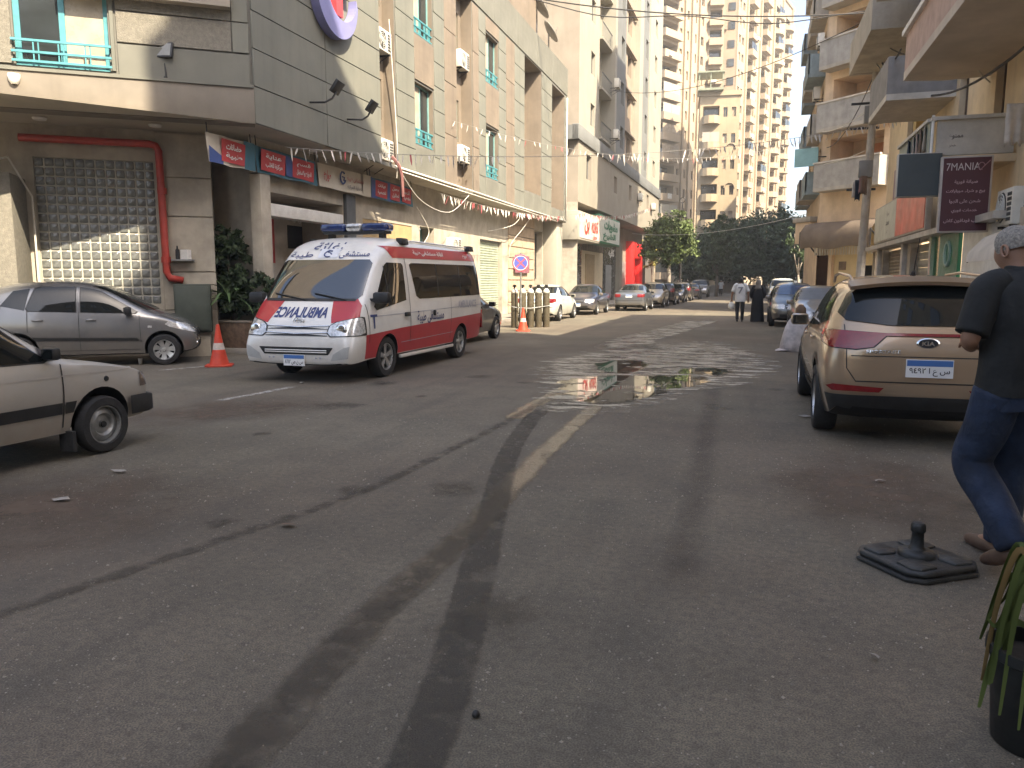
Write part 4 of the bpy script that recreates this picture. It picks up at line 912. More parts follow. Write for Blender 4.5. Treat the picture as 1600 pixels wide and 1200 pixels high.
WIN = {}
def window(par, u, z, w_, h_, y, frame=M_tealp, glass=M_glassb, bars=1, depth=.06, fr=.05, curtain=False, rail=None):
    """window set in an opening: frame with glazing bars as the part, pane, curtain and guard rail below it; faces local -Y"""
    key = (round(w_,2), round(h_,2), frame.name, glass.name, bars, curtain, rail.name if rail else 0)
    if key not in WIN:
        a, b = w_/2, h_; f = MB()
        f.box(-a,-a+fr,-depth/2,depth/2,0,b); f.box(a-fr,a,-depth/2,depth/2,0,b); f.box(-a+fr,a-fr,-depth/2,depth/2,0,fr); f.box(-a+fr,a-fr,-depth/2,depth/2,b-fr,b)
        for k in range(bars): 
            x = -a + w_*(k+1)/(bars+1); f.box(x-fr*.4,x+fr*.4,-depth/2-.004,depth/2-.01,fr,b-fr)
        fm = f.mesh('window', [frame])
        p = MB(); p.box(-a+fr,a-fr,-.004,.004,fr,b-fr); pm = p.mesh('pane', [glass])
        cm = None
        if curtain:
            c = MB(); n = 10
            for k in range(n):
                x0 = -a+fr+ (a-fr)*k/n*1.0; x1 = -a+fr+(a-fr)*(k+1)/n; yy0, yy1 = (.012 if k%2 else -.012), (-.012 if k%2 else .012)
                c.quad((x0,-.012+yy0*.3,fr),(x1,-.012+yy1*.3,fr),(x1,-.012+yy1*.3,b-fr),(x0,-.012+yy0*.3,b-fr))
            cm = c.mesh('curtain', [M_curt])
        rm = None
        if rail:
            r = MB(); rh = .46; yo = -.14
            r.box(-a-.02,a+.02,yo-.02,yo+.02,rh-.04,rh); r.box(-a-.02,a+.02,yo-.02,yo+.02,.20,.235); r.box(-a-.02,a+.02,yo-.02,yo+.02,.02,.055)
            n = max(2, int(w_/.32))
            for k in range(n):
                x = -a+w_*(k+.5)/n; r.box(x-.05,x-.028,yo-.012,yo+.012,.05,rh-.03); r.box(x+.028,x+.05,yo-.012,yo+.012,.05,rh-.03)
            for s_ in (-1,1): r.box(s_*a-.015,s_*a+.015,yo,.0,rh-.035,rh-.005)
            rm = r.mesh('guard_rail', [rail])
        WIN[key] = (fm, pm, cm, rm)
    fm, pm, cm, rm = WIN[key]
    o = link('window', fm, par, (u, y, z)); link('pane', pm, o)
    if cm: link('curtain', cm, o)
    if rm:
        r_ = link('guard_rail', rm, o); r_['kind'] = 'stuff'
    return o
PAN = {}
def panel(par, u0, u1, z0, z1, y, mt, t=.035, gap=.009, name='cladding_panel'):
    key = (round(u1-u0,3), round(z1-z0,3), mt.name, name)
    if key not in PAN:
        b = MB(); b.box(gap, u1-u0-gap, 0, t, gap, z1-z0-gap); PAN[key] = b.mesh(name, [mt], bevel=.006, bseg=1)
    return link(name, PAN[key], par, (u0, y-t, z0))
def panels(par, u0, u1, z0, z1, y, mt, nu, dz, name='cladding_panel', jit=.003):
    nz = max(1, round((z1-z0)/dz)); rnd = random.Random(int(u0*100)+int(z0*10))
    for i in range(nu):
        for k in range(nz):
            panel(par, u0+(u1-u0)*i/nu, u0+(u1-u0)*(i+1)/nu, z0+(z1-z0)*k/nz, z0+(z1-z0)*(k+1)/nz, y+rnd.uniform(-jit,jit), mt, name=name)
def shutter(par, u0, u1, z0, z1, y, mt, name='roller_shutter', n=None):
    n = n or int((z1-z0)/.10); b = MB(); dz = (z1-z0)/n
    for k in range(n):
        z = z0+k*dz
        b.add([(u0,y,z),(u1,y,z),(u1,y-.022,z+dz*.5),(u0,y-.022,z+dz*.5),(u1,y,z+dz*.98),(u0,y,z+dz*.98)], [(0,1,2,3),(3,2,4,5)])
    return props(b.build(name, [mt], par), kind='stuff')

# ------------------------------------------------------------------ hospital (street wall is local XZ: x along the street, y inwards)
hos = empty('hospital_building', (-9.5,13.54,0), R(90), 'sage and tan clad hospital with chamfered corner above a shaded portico', 'building')
ZB, ZT = 4.65, 12.45
hol = [(5.5,6.45,ZB+.1,11.1,.35),(11.1,12.6,ZB+.1,11.1,.40),(19.1,21.9,5.5,11.06,.95),(23.85,26.5,5.2,11.0,.95)]
winA = [(7.75,9.1,5.55,7.3,.22),(7.75,9.1,8.65,10.4,.22)]; winB = [(14.05,15.5,5.4,7.25,.22),(14.05,15.5,8.8,10.5,.22)]
b = MB(); b.wall(0,27.1,ZB,ZT, hol+winA+winB, m=0, mr=1)
# backs of the recesses with their window openings
rw = [(5.62,6.34,5.95,7.02,.15),(5.62,6.34,8.9,10.3,.15)]; b.wall(5.5,6.45,ZB+.1,11.1, rw, y=.35, m=1)
rx = [(11.45,12.35,6.35,7.75,.15),(11.45,12.35,9.35,10.6,.15)]; b.wall(11.1,12.6,ZB+.1,11.1, rx, y=.40, m=1)
b.wall(19.1,21.9,5.5,11.06,[(19.5,21.4,7.2,8.8,.15)], y=.95, m=1); b.wall(23.85,26.5,5.2,11.0,[(24.2,26.1,7.2,8.8,.15)], y=.95, m=1)
b.quad((27.1,0,ZB),(27.1,12,ZB),(27.1,12,ZT),(27.1,0,ZT),0)
b.quad((0,0,ZT),(27.1,0,ZT),(27.1,14,ZT),(0,14,ZT),1)
b.build('street_wall', [M_joint, M_pink], hos)
panels(hos, 0,5.5, ZB,11.05, 0, M_sage, 2, .69); panels(hos, 6.5,7.7, ZB,11.05,0, M_sage,1,.69); panels(hos, 9.15,10.0, ZB,11.05,0,M_sage,1,.69)
panels(hos, 7.7,9.15, ZB,5.5,0, M_sage2,1,.85); panels(hos, 7.7,9.15, 7.35,8.6,0, M_pink,1,1.3); panels(hos,7.7,9.15,10.45,11.05,0,M_pink,1,.7)
panels(hos, 10.0,11.05, ZB,11.05,0, M_pink,1,1.6)
panels(hos, 12.65,13.25, ZB,11.05,0,M_pink,1,1.6); panels(hos, 13.25,14.0, ZB,11.05,0,M_sage,1,.69); panels(hos, 15.55,16.45, ZB,11.05,0,M_sage,1,.69)
panels(hos, 14.0,15.55, ZB,5.35,0,M_sage2,1,.75); panels(hos,14.0,15.55,7.3,8.75,0,M_pink,1,1.5); panels(hos,14.0,15.55,10.55,11.05,0,M_pink,1,.6)
panels(hos, 16.45,17.6, ZB,11.05,0,M_pink,1,1.6); panels(hos, 17.6,19.05, ZB,11.05,0,M_sage,1,.69); panels(hos,19.1,21.9,ZB,5.45,0,M_sage2,2,.9)
panels(hos, 21.95,23.8, ZB,11.05,0,M_sage,1,.69); panels(hos,23.85,26.5,ZB,5.15,0,M_sage2,2,.6); panels(hos,26.55,27.1,ZB,11.05,0,M_sage,1,.69)
panels(hos, 0,27.1, 11.1,ZT, 0, M_sage2, 9, 1.35, 'fascia_panel')
for u, z in ((7.75,5.55),(7.75,8.65)): window(hos, u+.675, z, 1.35, 1.75, .17, M_tealp, M_glassb, 1, curtain=True, rail=M_teal)
for u, z in ((14.05,5.4),(14.05,8.8)): window(hos, u+.725, z, 1.45, 1.78, .17, M_tealp, M_glassb, 1, curtain=True, rail=M_teal)
for z in (5.95,8.9): window(hos, 5.98, z, .72, 1.07 if z < 7 else 1.4, .45, M_tealp, M_glassb, 1)
for z in (6.35,9.35): window(hos, 11.9, z, .9, 1.4 if z < 8 else 1.25, .50, M_tealp, M_glassb, 1)
window(hos, 20.45, 7.2, 1.9, 1.6, 1.05, M_tealp, M_glassb, 1); window(hos, 25.15, 7.2, 1.9, 1.6, 1.05, M_tealp, M_glassb, 1)
# chamfer (faces the crossing), built in its own frame: a local x axis running left from the corner
A_ch = math.atan2(.59,.81)            # world heading of the chamfer from left to right
def cham(u, y, z):                    # u metres left of the corner, y inwards
    ex, ey = -.81, -.586; nx, ny = -.586, .81
    return Vector((-9.5+ex*u+nx*y, 13.54+ey*u+ny*y, z))
chx = empty('chamfer_wing', (0,0,0)); 
chx.parent = hos
chx.matrix_parent_inverse = Matrix.Identity(4)
Mw = Matrix.Translation(cham(4.45,0,0)) @ Matrix.Rotation(A_ch, 4, 'Z')
Mh = Matrix.Translation((-9.5,13.54,0)) @ Matrix.Rotation(R(90), 4, 'Z')
bpy.data.objects.remove(chx)
def chm(mb): return mb.xf(Mh.inverted() @ Mw)      # chamfer frame (x from its left end to the corner, 0..4.45) -> hospital frame
CW = 4.45
cwin = [(.42,1.95,5.42,7.6,.2)]
b = MB(); b.wall(0,CW,5.32,ZT,cwin,m=0,mr=1); chm(b); b.build('corner_wall', [M_joint,M_pink], hos)
def chpanel(u0,u1,z0,z1,mt,name='cladding_panel',y=0,t=.035):
    b = MB(); b.box(u0+.01,u1-.01,y-t,y,z0+.01,z1-.01); chm(b); return b.build(name,[mt],hos,bevel=.006,bseg=1)
for z0,z1 in ((5.95,6.52),(6.52,7.3),(7.3,8.2),(8.2,9.3),(9.3,11)):
    chpanel(2.08,4.10,z0,z1,M_pebble); chpanel(4.10,4.42,z0,z1,M_sage)
    if z0 > 7.5: chpanel(.0,2.06,z0,z1,M_pebble)
chpanel(2.08,4.42,5.33,5.94,M_sage2); chpanel(0,.40,5.42,7.7,M_pebble); chpanel(1.97,2.06,5.42,7.7,M_sage)
b = MB(); b.box(1.2,4.1,-.25,.1,6.72,7.3); chm(b); b.build('canopy_slab',[M_brownb],hos)
wf = MB()
for a in ((.42,.52),(1.14,1.24),(1.87,1.95)): wf.box(a[0],a[1],.06,.14,5.46,7.6)
wf.box(.42,1.95,.06,.14,5.42,5.48)
chm(wf); wfo = wf.build('window', [M_teal], hos)
p = MB(); p.box(.52,1.14,.09,.10,5.48,7.6); chm(p); p.build('pane',[M_glassb],wfo)
p = MB(); p.box(1.24,1.87,.09,.10,5.48,7.6); chm(p); p.build('pane',[mat('tan_blind',(.40,.34,.25),.3,var=.1)],wfo)  # tan blind filling the right-hand pane
r = MB()
for z in (5.46,5.62,5.82): r.box(.38,1.99,-.10,-.06,z,z+.04)
for x in (.72,.80,1.12,1.20,1.55,1.63): r.box(x,x+.022,-.09,-.07,5.48,5.84)
for x in (.40,1.96): r.box(x,x+.02,-.08,.06,5.82,5.86)
chm(r); props(r.build('guard_rail',[M_teal],wfo), kind='stuff')
# ledge band and soffit over the ground floor
b = MB(); b.box(0.02,CW+.02,-.10,.3,ZB-.02,5.30); chm(b); b.build('ledge_band',[M_band],hos,bevel=.01)
b = MB(); b.box(-6,0,-.06,.3,ZB-.02,9); chm(b); b.build('side_wing_wall',[M_pink],hos)
b = MB(); b.box(-.02,CW+.02,-.13,.05,5.302,5.36); chm(b); b.build('ledge_cap',[M_sage2],hos)
so_ = MB(); so_.add([(27.1,0,ZB),(27.1,6,ZB),(-8,6,ZB),(0,0,ZB)], [(0,1,2,3)]); so_.add([tuple((Mh.inverted()@Mw)@Vector(v)) for v in ((-6,0,ZB-.01),(CW+.0,0,ZB-.01),(CW,6,ZB-.01),(-6,6,ZB-.01))], [(0,1,2,3)])
so_.build('soffit',[M_soffit],hos)
# ground floor of the chamfer: stone wall with a glass block panel
GY = 1.3
b = MB(); b.wall(-3,.18,0,ZB-.02,(),y=GY,m=0); b.wall(.18,3.55,0,ZB-.02,[(.28,2.46,1.08,4.0,.12)],y=GY,m=0,mr=0); chm(b); b.build('ground_wall',[M_stone],hos)
b = MB(); b.box(-.6,.12,.2,GY,0,3.55); chm(b); b.build('corner_pier',[M_pebble],hos,bevel=.01)
for z0,z1 in ((.12,.95),(.95,1.75),(1.75,2.9),(2.9,3.7),(3.7,4.6)):
    b = MB(); b.box(2.52,3.56,GY-.05,GY,z0+.01,z1-.01); chm(b); b.build('stone_slab',[M_stone],hos,bevel=.008,bseg=1)
M_gb = mat('glass_block', (.15,.155,.145), .12, 0, var=.4, scale=5, bump=.7, bscale=16, spec=.8)
M_gbj = mat('block_mortar', (.42,.40,.34), .8, var=.1)
gbm = MB(); gbm.box(-.077,.077,-.02,.03,-.077,.077); gbm = gbm.mesh('glass_block',[M_gb],bevel=.018,bseg=2)
gx = MB(); gx.box(.28,2.46,GY+.035,GY+.12,1.08,4.0); chm(gx); gp = gx.build('glass_block_panel',[M_gbj],hos)
nb, nz_ = 12, 16
for i in range(nb):
    for k in range(nz_):
        c = (Mh.inverted()@Mw) @ Vector((.28+2.18*(i+.5)/nb, GY+.03, 1.08+2.92*(k+.5)/nz_))
        link('glass_block', gbm, gp, c, (0,0,A_ch-R(90)))
# street side ground floor
GS = .9
op = [(1.45,5.0,.12,3.55,4.5),(6.1,9.4,.12,3.3,.08),(10.0,11.2,.12,3.35,.5),(15.9,18.8,.12,3.25,.25),(24.1,25.6,.12,4.1,1.5)]
b = MB(); b.wall(1.05,27.1,.0,ZB,op,y=GS,m=0,mr=0); b.quad((1.43,2.4,0),(1.43,GS,0),(1.43,GS,ZB),(1.43,2.4,ZB)); b.quad((.53,1.49,0),(1.43,2.16,0),(1.43,2.16,ZB),(.53,1.49,ZB)); b.quad((1.05,GS,0),(1.43,GS+.001,0),(1.43,GS+.001,ZB),(1.05,GS,ZB)); b.quad((1.45,5.4,.12),(5.0,5.4,.12),(5.0,5.4,3.55),(1.45,5.4,3.55)); b.quad((24.1,2.4,.12),(25.6,2.4,.12),(25.6,2.4,4.1),(24.1,2.4,4.1)); b.build('arcade_wall',[M_stone],hos)
b = MB(); b.box(6.1,9.4,GS+.02,GS+.06,.12,3.3); b.build('yellow_wall_panel',[mat('ochre_plaster',(.42,.30,.15),.8,var=.1)],hos)
b = MB(); b.box(1.5,4.95,GS-.04,GS+.3,3.02,3.30); b.build('entrance_beam',[M_white],hos,bevel=.01)
b = MB(); b.box(1.05,1.42,GS-.25,GS+.02,.12,3.85); b.build('column',[M_stone],hos,bevel=.015)
b = MB(); b.box(5.05,5.55,GS-.1,GS+.02,.12,3.85); b.build('column',[mat('dark_column',(.08,.085,.09),.5,var=.1)],hos,bevel=.015)
b = MB(); b.box(10.05,11.15,GS+.42,GS+.5,.12,3.3); b.build('door',[mat('teal_door',(.10,.22,.23),.4,var=.15)],hos)
b = MB(); b.box(10.2,11.0,GS+.38,GS+.415,1.5,2.3); b.build('door_pane',[M_glassb],hos)
shutter(hos, 15.95,18.75,.12,3.2,GS+.18,M_shut)
for k in range(9):
    z = .12+k*.5
    for u0,u1 in ((19.6,21.8),(21.8,23.9)):
        panel(hos,u0,u1,z,z+.5,GS,mat('banded_tan_stone',(.44,.34,.24),.8,var=.12,scale=2,streak=.2),t=.06,gap=.022,name='stone_slab')
b = MB(); b.box(24.15,25.55,GS+.3,GS+.36,1.7,4.0); b.build('dark_awning',[M_black],hos)
shutter(hos,24.15,25.55,.12,1.7,GS+.5,M_shutg)
b = MB(); b.box(25.75,26.95,.15,GS,.12,ZB-.01); b.build('column',[M_whiteb],hos,bevel=.02)
for u in (3,13,19): 
    q = MB(); q.lathe([(.001,ZB-.05),(.13,ZB-.05),(.15,ZB-.012),(.001,ZB-.011)],16,(u,.45,0)); q.build('downlight',[M_white],hos)
for u in (.6,2.6):
    q = MB(); q.lathe([(.001,ZB-.07),(.11,ZB-.07),(.13,ZB-.03),(.001,ZB-.029)],16,(u,.6,0)); chm(q); q.build('downlight',[M_white],hos)
# set-back top storey with a pink wall
b = MB(); b.box(14,24.6,1.0,9,ZT,20); b.build('roof_storey',[M_pink],hos)
b = MB(); b.box(24.6,27.0,2.2,9,ZT,20); b.build('roof_storey',[M_brownb],hos)

b = MB(); wu = [(1.5+3.1*k,2.9+3.1*k,z,z+1.7,.2) for k in range(4) for z in (13.4,16.5,19.6)]
b.wall(.5,13.9,ZT,22,wu,y=.6,m=0,mr=1); b.quad((13.9,.6,ZT),(13.9,9,ZT),(13.9,9,22),(13.9,.6,22)); b.build('upper_storey',[M_sage,M_pink],hos)
for h in wu: window(hos,(h[0]+h[1])/2,h[2],1.4,1.7,.78,M_tealp,M_glassb,1)
b = MB(); wc = [(.5,1.9,z,z+1.7,.2) for z in (13.4,16.5,19.6)]+[(2.5,3.9,z,z+1.7,.2) for z in (9.2,13.4,16.5,19.6)]
b.wall(-8,CW,ZT,22,wc,y=.5,m=0,mr=1); chm(b); b.build('upper_storey',[M_pink,M_sage],hos)
b = MB(); b.wall(-9,-.01,9,ZT,[(-2.5-3*k,-1-3*k,9.6,11.4,.2) for k in range(2)],y=-.06,m=0); chm(b); b.build('side_wing_wall',[M_pink],hos)
# ------------------------------------------------------------------ white and grey block after the hospital
b2 = empty('white_apartment_block', (-9.42,43.2,0), math.atan2(10,.24), 'white and grey striped block with grey ledge above two shop signs', 'building')
W2 = 32.5
b = MB()
h1 = [(2.0,3.3,7.5,8.9,.3),(10.4,11.4,7.6,8.7,.3),(16.2,17.4,7.7,8.8,.3),(21.0,22.0,7.7,8.9,.3),(25.0,26.2,7.8,9,.3)]
b.wall(0,W2,6.0,9.35,h1,m=0,mr=1); b.quad((0,0,6.0),(0,0,9.35),(0,9,9.35),(0,9,6.0),1)
b.build('lower_wall',[mat('pale_cream_facade',(.285,.257,.205),.8,var=.06,scale=.5,streak=.2),M_brownb],b2)
b = MB(); b.box(-.5,W2+.1,-.12,.25,9.35,10.15); b.build('ledge_band',[M_greyb],b2,bevel=.02)
b = MB(); b.box(-.5,.0,-.1,9,9.35,10.1); b.build('ledge_return',[M_greyb],b2)
cols = [(0,2.6,M_whiteb,0),(2.6,6.3,M_whiteb,.25),(6.3,9.4,M_whiteb,.8),(9.4,10.0,M_whiteb,-.15),(10.0,14.0,M_greyb,0),(14.0,19.4,M_tanb,.35),(19.4,21.0,M_whiteb,-.1),(21.0,25.2,M_greyb,.1),(25.2,W2,M_whiteb,0)]
ZH = 34
for i,(u0,u1,mt,y) in enumerate(cols):
    hs = []
    for f in range(8):
        z = 10.9+f*3.0
        if i == 1: hs.append((4.0,5.1,z,z+1.3,.25))
        if i == 2: hs.append((6.9,8.9,z-.2,z+1.7,.6))
        if i == 4: hs.append((12.3,13.5,z,z+1.5,.3))
        if i == 5: hs.append((16.6,18.2,z,z+1.5,.3))
        if i == 7: hs.append((23.6,24.8,z,z+1.5,.3))
        if i == 8: hs.append((28,29.4,z,z+1.4,.3))
    b = MB(); b.wall(u0,u1,10.15,ZH,hs,y=y,m=0)
    yn = cols[i+1][3] if i+1 < len(cols) else 8; yp = cols[i-1][3] if i else 9
    if yp > y: b.quad((u0,y,10.15),(u0,y,ZH),(u0,yp,ZH),(u0,yp,10.15),1 if i == 0 else 0)
    if yn > y: b.quad((u1,y,ZH),(u1,y,10.15),(u1,yn,10.15),(u1,yn,ZH))
    b.build('wall_stripe',[mt,M_brownb],b2)
    for h in hs: window(b2,(h[0]+h[1])/2,h[2],h[1]-h[0],h[3]-h[2],y+h[4]-.04,M_whiteb if i in (2,) else M_greyb,M_glassb,1)
    if i in (5,):
        for f in range(8):
            z = 10.3+f*3.0; q = MB(); q.box(u0+.1,u1-.1,y-.28,y+.02,z+2.2,z+2.32); q.build('window_hood',[M_tanb],b2)
    if i == 2:
        for f in range(8):
            z = 10.5+f*3.0; q = MB(); q.box(u0,u1-.02,y-.75,y,z,z+.14); o = q.build('balcony_slab',[M_whiteb],b2)
            r = MB()
            for k in range(9): x = u0+.05+(u1-u0-.15)*k/8; r.box(x,x+.03,y-.74,y-.71,z+.14,z+1.0)
            r.box(u0,u1-.05,y-.75,y-.70,z+1.0,z+1.05); props(r.build('railing',[M_greyb],o),kind='stuff')
for h in h1: window(b2,(h[0]+h[1])/2,h[2],h[1]-h[0],h[3]-h[2],.24,M_greyb,M_glassb,1)
b = MB(); b.quad((0,1.5,6.0),(W2,1.5,6.0),(W2,-.02,6.0),(0,-.02,6.0)); b.box(0,W2,1.5,9,0,6.0); b.build('ground_wall',[M_brownb],b2)
b = MB(); b.quad((-.02,0,6),(-.02,0,0),(-.02,9,0),(-.02,9,6)); b.build('flank_wall',[M_stone],b2)
def shopbox(u0,u1,z0,z1,mt,name,y0=1.38,y1=1.5,**k):
    q = MB(); q.box(u0,u1,y0,y1,z0,z1); return q.build(name,[mt],b2,**k)
M_dtile = mat('dark_shop_tile',(.045,.05,.055),.25,var=.2,scale=3)
for u0,u1 in ((.3,2.4),(5.2,6.5)):
    for z in (0.13,1.35,2.6,3.85): shopbox(u0,u1,z,z+1.19,M_dtile,'wall_tile',1.30,1.5,bevel=.01)
shutter(b2,2.45,5.15,.13,4.4,1.42,M_shutg)
shopbox(6.7,13.6,.13,3.6,mat('cream_board',(.60,.50,.33),.7,var=.06),'boarded_front')
shopbox(7.9,10.6,.6,3.4,mat('brown_board',(.36,.26,.14),.7,var=.1),'board',1.33,1.38); shopbox(6.7,13.7,3.65,4.5,mat('transom_brown',(.16,.11,.07),.5,var=.3,scale=2),'transom')
shopbox(13.9,18.6,.13,4.5,M_dtile,'shop_front'); shutter(b2,14.5,16.8,.3,2.8,1.36,M_shutg)
q = MB(); text_panel(q,arabic('كافيه'),16.8,3.7,1.37,.7,bold=.05,width=2.2); q.build('shop_lettering',[M_wlet],b2)
shopbox(18.7,20.0,.13,4.6,M_whiteb,'column',1.1,1.5); shutter(b2,20.2,23.4,.13,3.2,1.42,M_shutg)
M_redp = mat('red_portal',(.75,.02,.02),.45,var=.06)
for a in ((23.7,24.7,.13,5.0),(28.2,29.3,.13,5.0),(24.7,28.2,3.6,5.0)): shopbox(a[0],a[1],a[2],a[3],M_redp,'red_portal_frame',.9,1.5,bevel=.02)
shopbox(24.7,28.2,.13,3.6,mat('red_door',(.5,.03,.03),.4),'door')
shopbox(29.5,34,.13,4.2,mat('brown_cafe',(.09,.06,.04),.6,var=.3),'cafe_front')
st = MB()
for k in range(4): st.box(17.5+.2*k,23.5,-.4+.45*k,1.4,.13+.17*k,.30+.17*k)
st.build('steps',[M_pave],b2)
# shop signs under the ledge
def shop_sign(label, u0,u1,z0,z1,y0,face,frame,txts):
    o = empty('shop_sign', tuple(b2.matrix_basis @ Vector(((u0+u1)/2,y0,z0))), b2.rotation_euler.z, label, 'shop sign')
    w_ = u1-u0; q = MB(); q.box(-w_/2,w_/2,0,1.2,0,z1-z0); bo = q.build('sign_box',[frame],o,bevel=.03)
    q = MB(); q.box(-w_/2+.12,w_/2-.12,-.03,-.002,.12,z1-z0-.12); q.build('sign_face',[face],o)
    for t,u,z,h,wd,mt in txts:
        q = MB(); text_panel(q,arabic(t),u,z,-.045,h,width=wd,bold=.05); q.build('sign_lettering',[mt],o)
    return o
shop_sign('pinkish white shop sign with red lettering beside the green sign', -.3,5.2,3.9,5.5,-.15,mat('sign_pinkwhite',(.62,.52,.46),.5,var=.08),M_whiteb,[('بن',-.9,.8,.9,1.3,M_pipered),('كفته',1.2,.95,.8,1.9,M_pipered),('جريل',1.2,.3,.3,1.2,M_pipered)])
shop_sign('pale shop sign with green lettering beside the red lettered sign', 5.5,12.4,4.0,5.8,-.05,mat('sign_greenwhite',(.60,.62,.54),.5,var=.08),mat('sign_green',(.03,.20,.10),.5),[('مشويات',.2,1.15,.8,4.6,mat('sign_green',(.03,.20,.10),.5)),('الشيخ',-.3,.45,.6,4.2,mat('sign_green',(.03,.20,.10),.5))])

# ------------------------------------------------------------------ far towers
BAL = {}
M_blind = mat('closed_blind',(.30,.24,.17),.6,var=.15,scale=3)
def tower(name, label, loc, rz, W, H, D, cols, fh, z0, wall_m, frame_m=None, side=True, top=0.0):
    """facade of column bays repeated on every floor; window openings are cut, balconies stand off the wall"""
    o = empty(name, loc, rz, label, 'building')
    n = int((H-z0)/fh); holes = []; rt = random.Random(int(H*10+W))
    for f in range(n):
        z = z0+f*fh
        for c in cols:
            if c[0] == 'w': holes.append((c[1],c[2],z+.9,z+2.25,.35))
            if c[0] == 'b': holes.append((c[1]+.15,c[2]-.15,z+.05,z+2.5,1.3))
    b = MB(); b.wall(0,W,0,H,holes,m=0); b.quad((W,0,0),(W,D,0),(W,D,H),(W,0,H)); b.quad((0,0,0),(0,0,H),(0,D,H),(0,D,0)); b.quad((0,0,H),(W,0,H),(W,D,H),(0,D,H)); b.quad((0,D,0),(0,D,H),(W,D,H),(W,D,0))
    b.box(-.2,W+.2,-.25,D+.2,H-.02,H+.6)
    b.build('wall',[wall_m],o)
    for c in cols:
        for f in range(n):
            z = z0+f*fh
            if c[0] == 'w': window(o,(c[1]+c[2])/2,z+.9,c[2]-c[1],1.35,.28,frame_m or wall_m,rt.choice((M_glassb,M_glassb,M_curt,M_blind)),1)
            if c[0] == 'b':
                key = (round(c[2]-c[1],2), wall_m.name, c[3] if len(c) > 3 else 0)
                if key not in BAL:
                    q = MB(); w_ = c[2]-c[1]; rnd_ = len(c) > 3
                    pl = [(0,0),(0,-1.0),(w_,-1.0),(w_,0)] if not rnd_ else [(0,0),(w_*.12,-.85),(w_*.35,-1.25),(w_*.65,-1.25),(w_*.88,-.85),(w_,0)]
                    q.prism(pl[::-1],-.1,.08)
                    for i in range(len(pl)-1):
                        a,e = Vector((*pl[i],0)),Vector((*pl[i+1],0)); d = (e-a); nrm = Vector((d.y,-d.x,0)).normalized()*-.06
                        q.add([a+Vector((0,0,.08)),e+Vector((0,0,.08)),e+Vector((0,0,1.0)),a+Vector((0,0,1.0)),a+nrm+Vector((0,0,.08)),e+nrm+Vector((0,0,.08)),e+nrm+Vector((0,0,1.0)),a+nrm+Vector((0,0,1.0))],[(0,1,2,3),(7,6,5,4),(3,2,6,7)])
                    bm_ = q.mesh('balcony',[wall_m]); p = MB(); p.box(.3,w_-.3,1.2,1.28,.1,2.3); pm_ = p.mesh('balcony_door',[M_glassb])
                    BAL[key] = (bm_,pm_)
                bo = link('balcony',BAL[key][0],o,(c[1],0,z)); link('balcony_door',BAL[key][1],bo); w_ = c[2]-c[1]; rv = rt.random()
                if rv < .22: q = MB(); q.box(.1,w_-.1,-.80,-.74,1.0,2.4); q.box(w_*.5-.05,w_*.5+.05,-.84,-.72,1.0,2.4); q.build('glazed_screen',[rt.choice((M_glassb,M_blind,M_whiteb))],bo)
                elif rv < .45: x = rt.uniform(.3,w_-1.0); q = MB(); q.box(x,x+.8,-1.35,-1.02,.1,.65); q.build('ac_box',[M_ac],bo)
                elif rv < .62: x = rt.uniform(.3,w_-1.5); q = MB(); q.box(x,x+rt.uniform(.5,1.2),-1.06,-1.02,.25,1.02); q.build('laundry',[mat(*rt.choice((('wash_white',(.6,.58,.52)),('wash_blue',(.10,.14,.25)),('wash_red',(.3,.09,.08)),('wash_brown',(.22,.15,.10)))))],bo)
            if c[0] == 'r':
                pass
        if c[0] == 'r':     # vertical rib
            q = MB(); q.box(c[1],c[2],-.35,0,0,H); q.build('facade_rib',[wall_m],o)
    return o
tl = tower('apartment_tower', 'cream tower with stacked deep balconies right behind the white striped block', (-14.6,123.5,0), R(62), 13.6, 62, 12,
      [('b',.2,5.0),('w',5.5,6.2),('r',6.5,7.0),('w',7.3,8.1),('r',8.5,9.3),('w',9.7,10.3),('r',10.7,11.0),('w',11.5,12.4)], 3.05, 2.0, M_beige)
tl2 = tower('apartment_tower', 'slim cream stair tower with projecting side balconies beside the balcony tower', (-8.25,135.6,0), R(10), 2.6, 60, 8, [('b',.2,2.4)], 3.05, 3.2, M_beige)
tm = tower('old_apartment_house', 'lower ornate yellow apartment house with bay balconies between two towers', (-8.0,119.5,0), R(5), 5.6, 28.3, 8,
      [('b',.3,2.9,1),('w',3.3,3.9),('w',4.5,5.1)], 3.7, 2.2, mat('old_yellow_plaster',(.34,.265,.17),.85,var=.08,scale=.4,streak=.25))
q = MB(); q.box(-.4,3.2,-1.2,3,28.9,29.2); 
for x in (-.3,1.3,3.0): q.box(x,x+.15,-1.1,-.95,29.1,31.3)
q.box(-.5,3.3,-1.3,3,31.3,31.5); q.build('roof_pergola',[mat('green_grey_metal',(.20,.22,.15),.6,var=.1)],tm)
for f in range(4):
    q = MB(); z = 4+f*5.6
    q.tube([(4.5+.75*math.cos(R(a)),-.1,z+.75*math.sin(R(a))) for a in range(0,181,18)],.09,5); q.build('arched_moulding',[M_beige],tm)
tc = tower('apartment_tower', 'tallest cream tower with columns of windows and rounded balconies', (-3.85,150,0), math.atan2(40,10.65), 42, 61, 16,
      [('w',.8,2.0),('w',2.8,4.2),('r',5,5.7),('b',6.6,10.2),('r',11,11.6),('w',12.4,13.6),('r',14.4,15.2),('b',16.2,20.4),('r',21.2,21.9),('w',22.7,23.7),('r',24.5,25.3),('b',26.2,30.6,1),('r',31.4,32.2),('w',33,34),('b',35,39.2,1),('r',40,40.8)], 3.0, 1.5, M_beige)
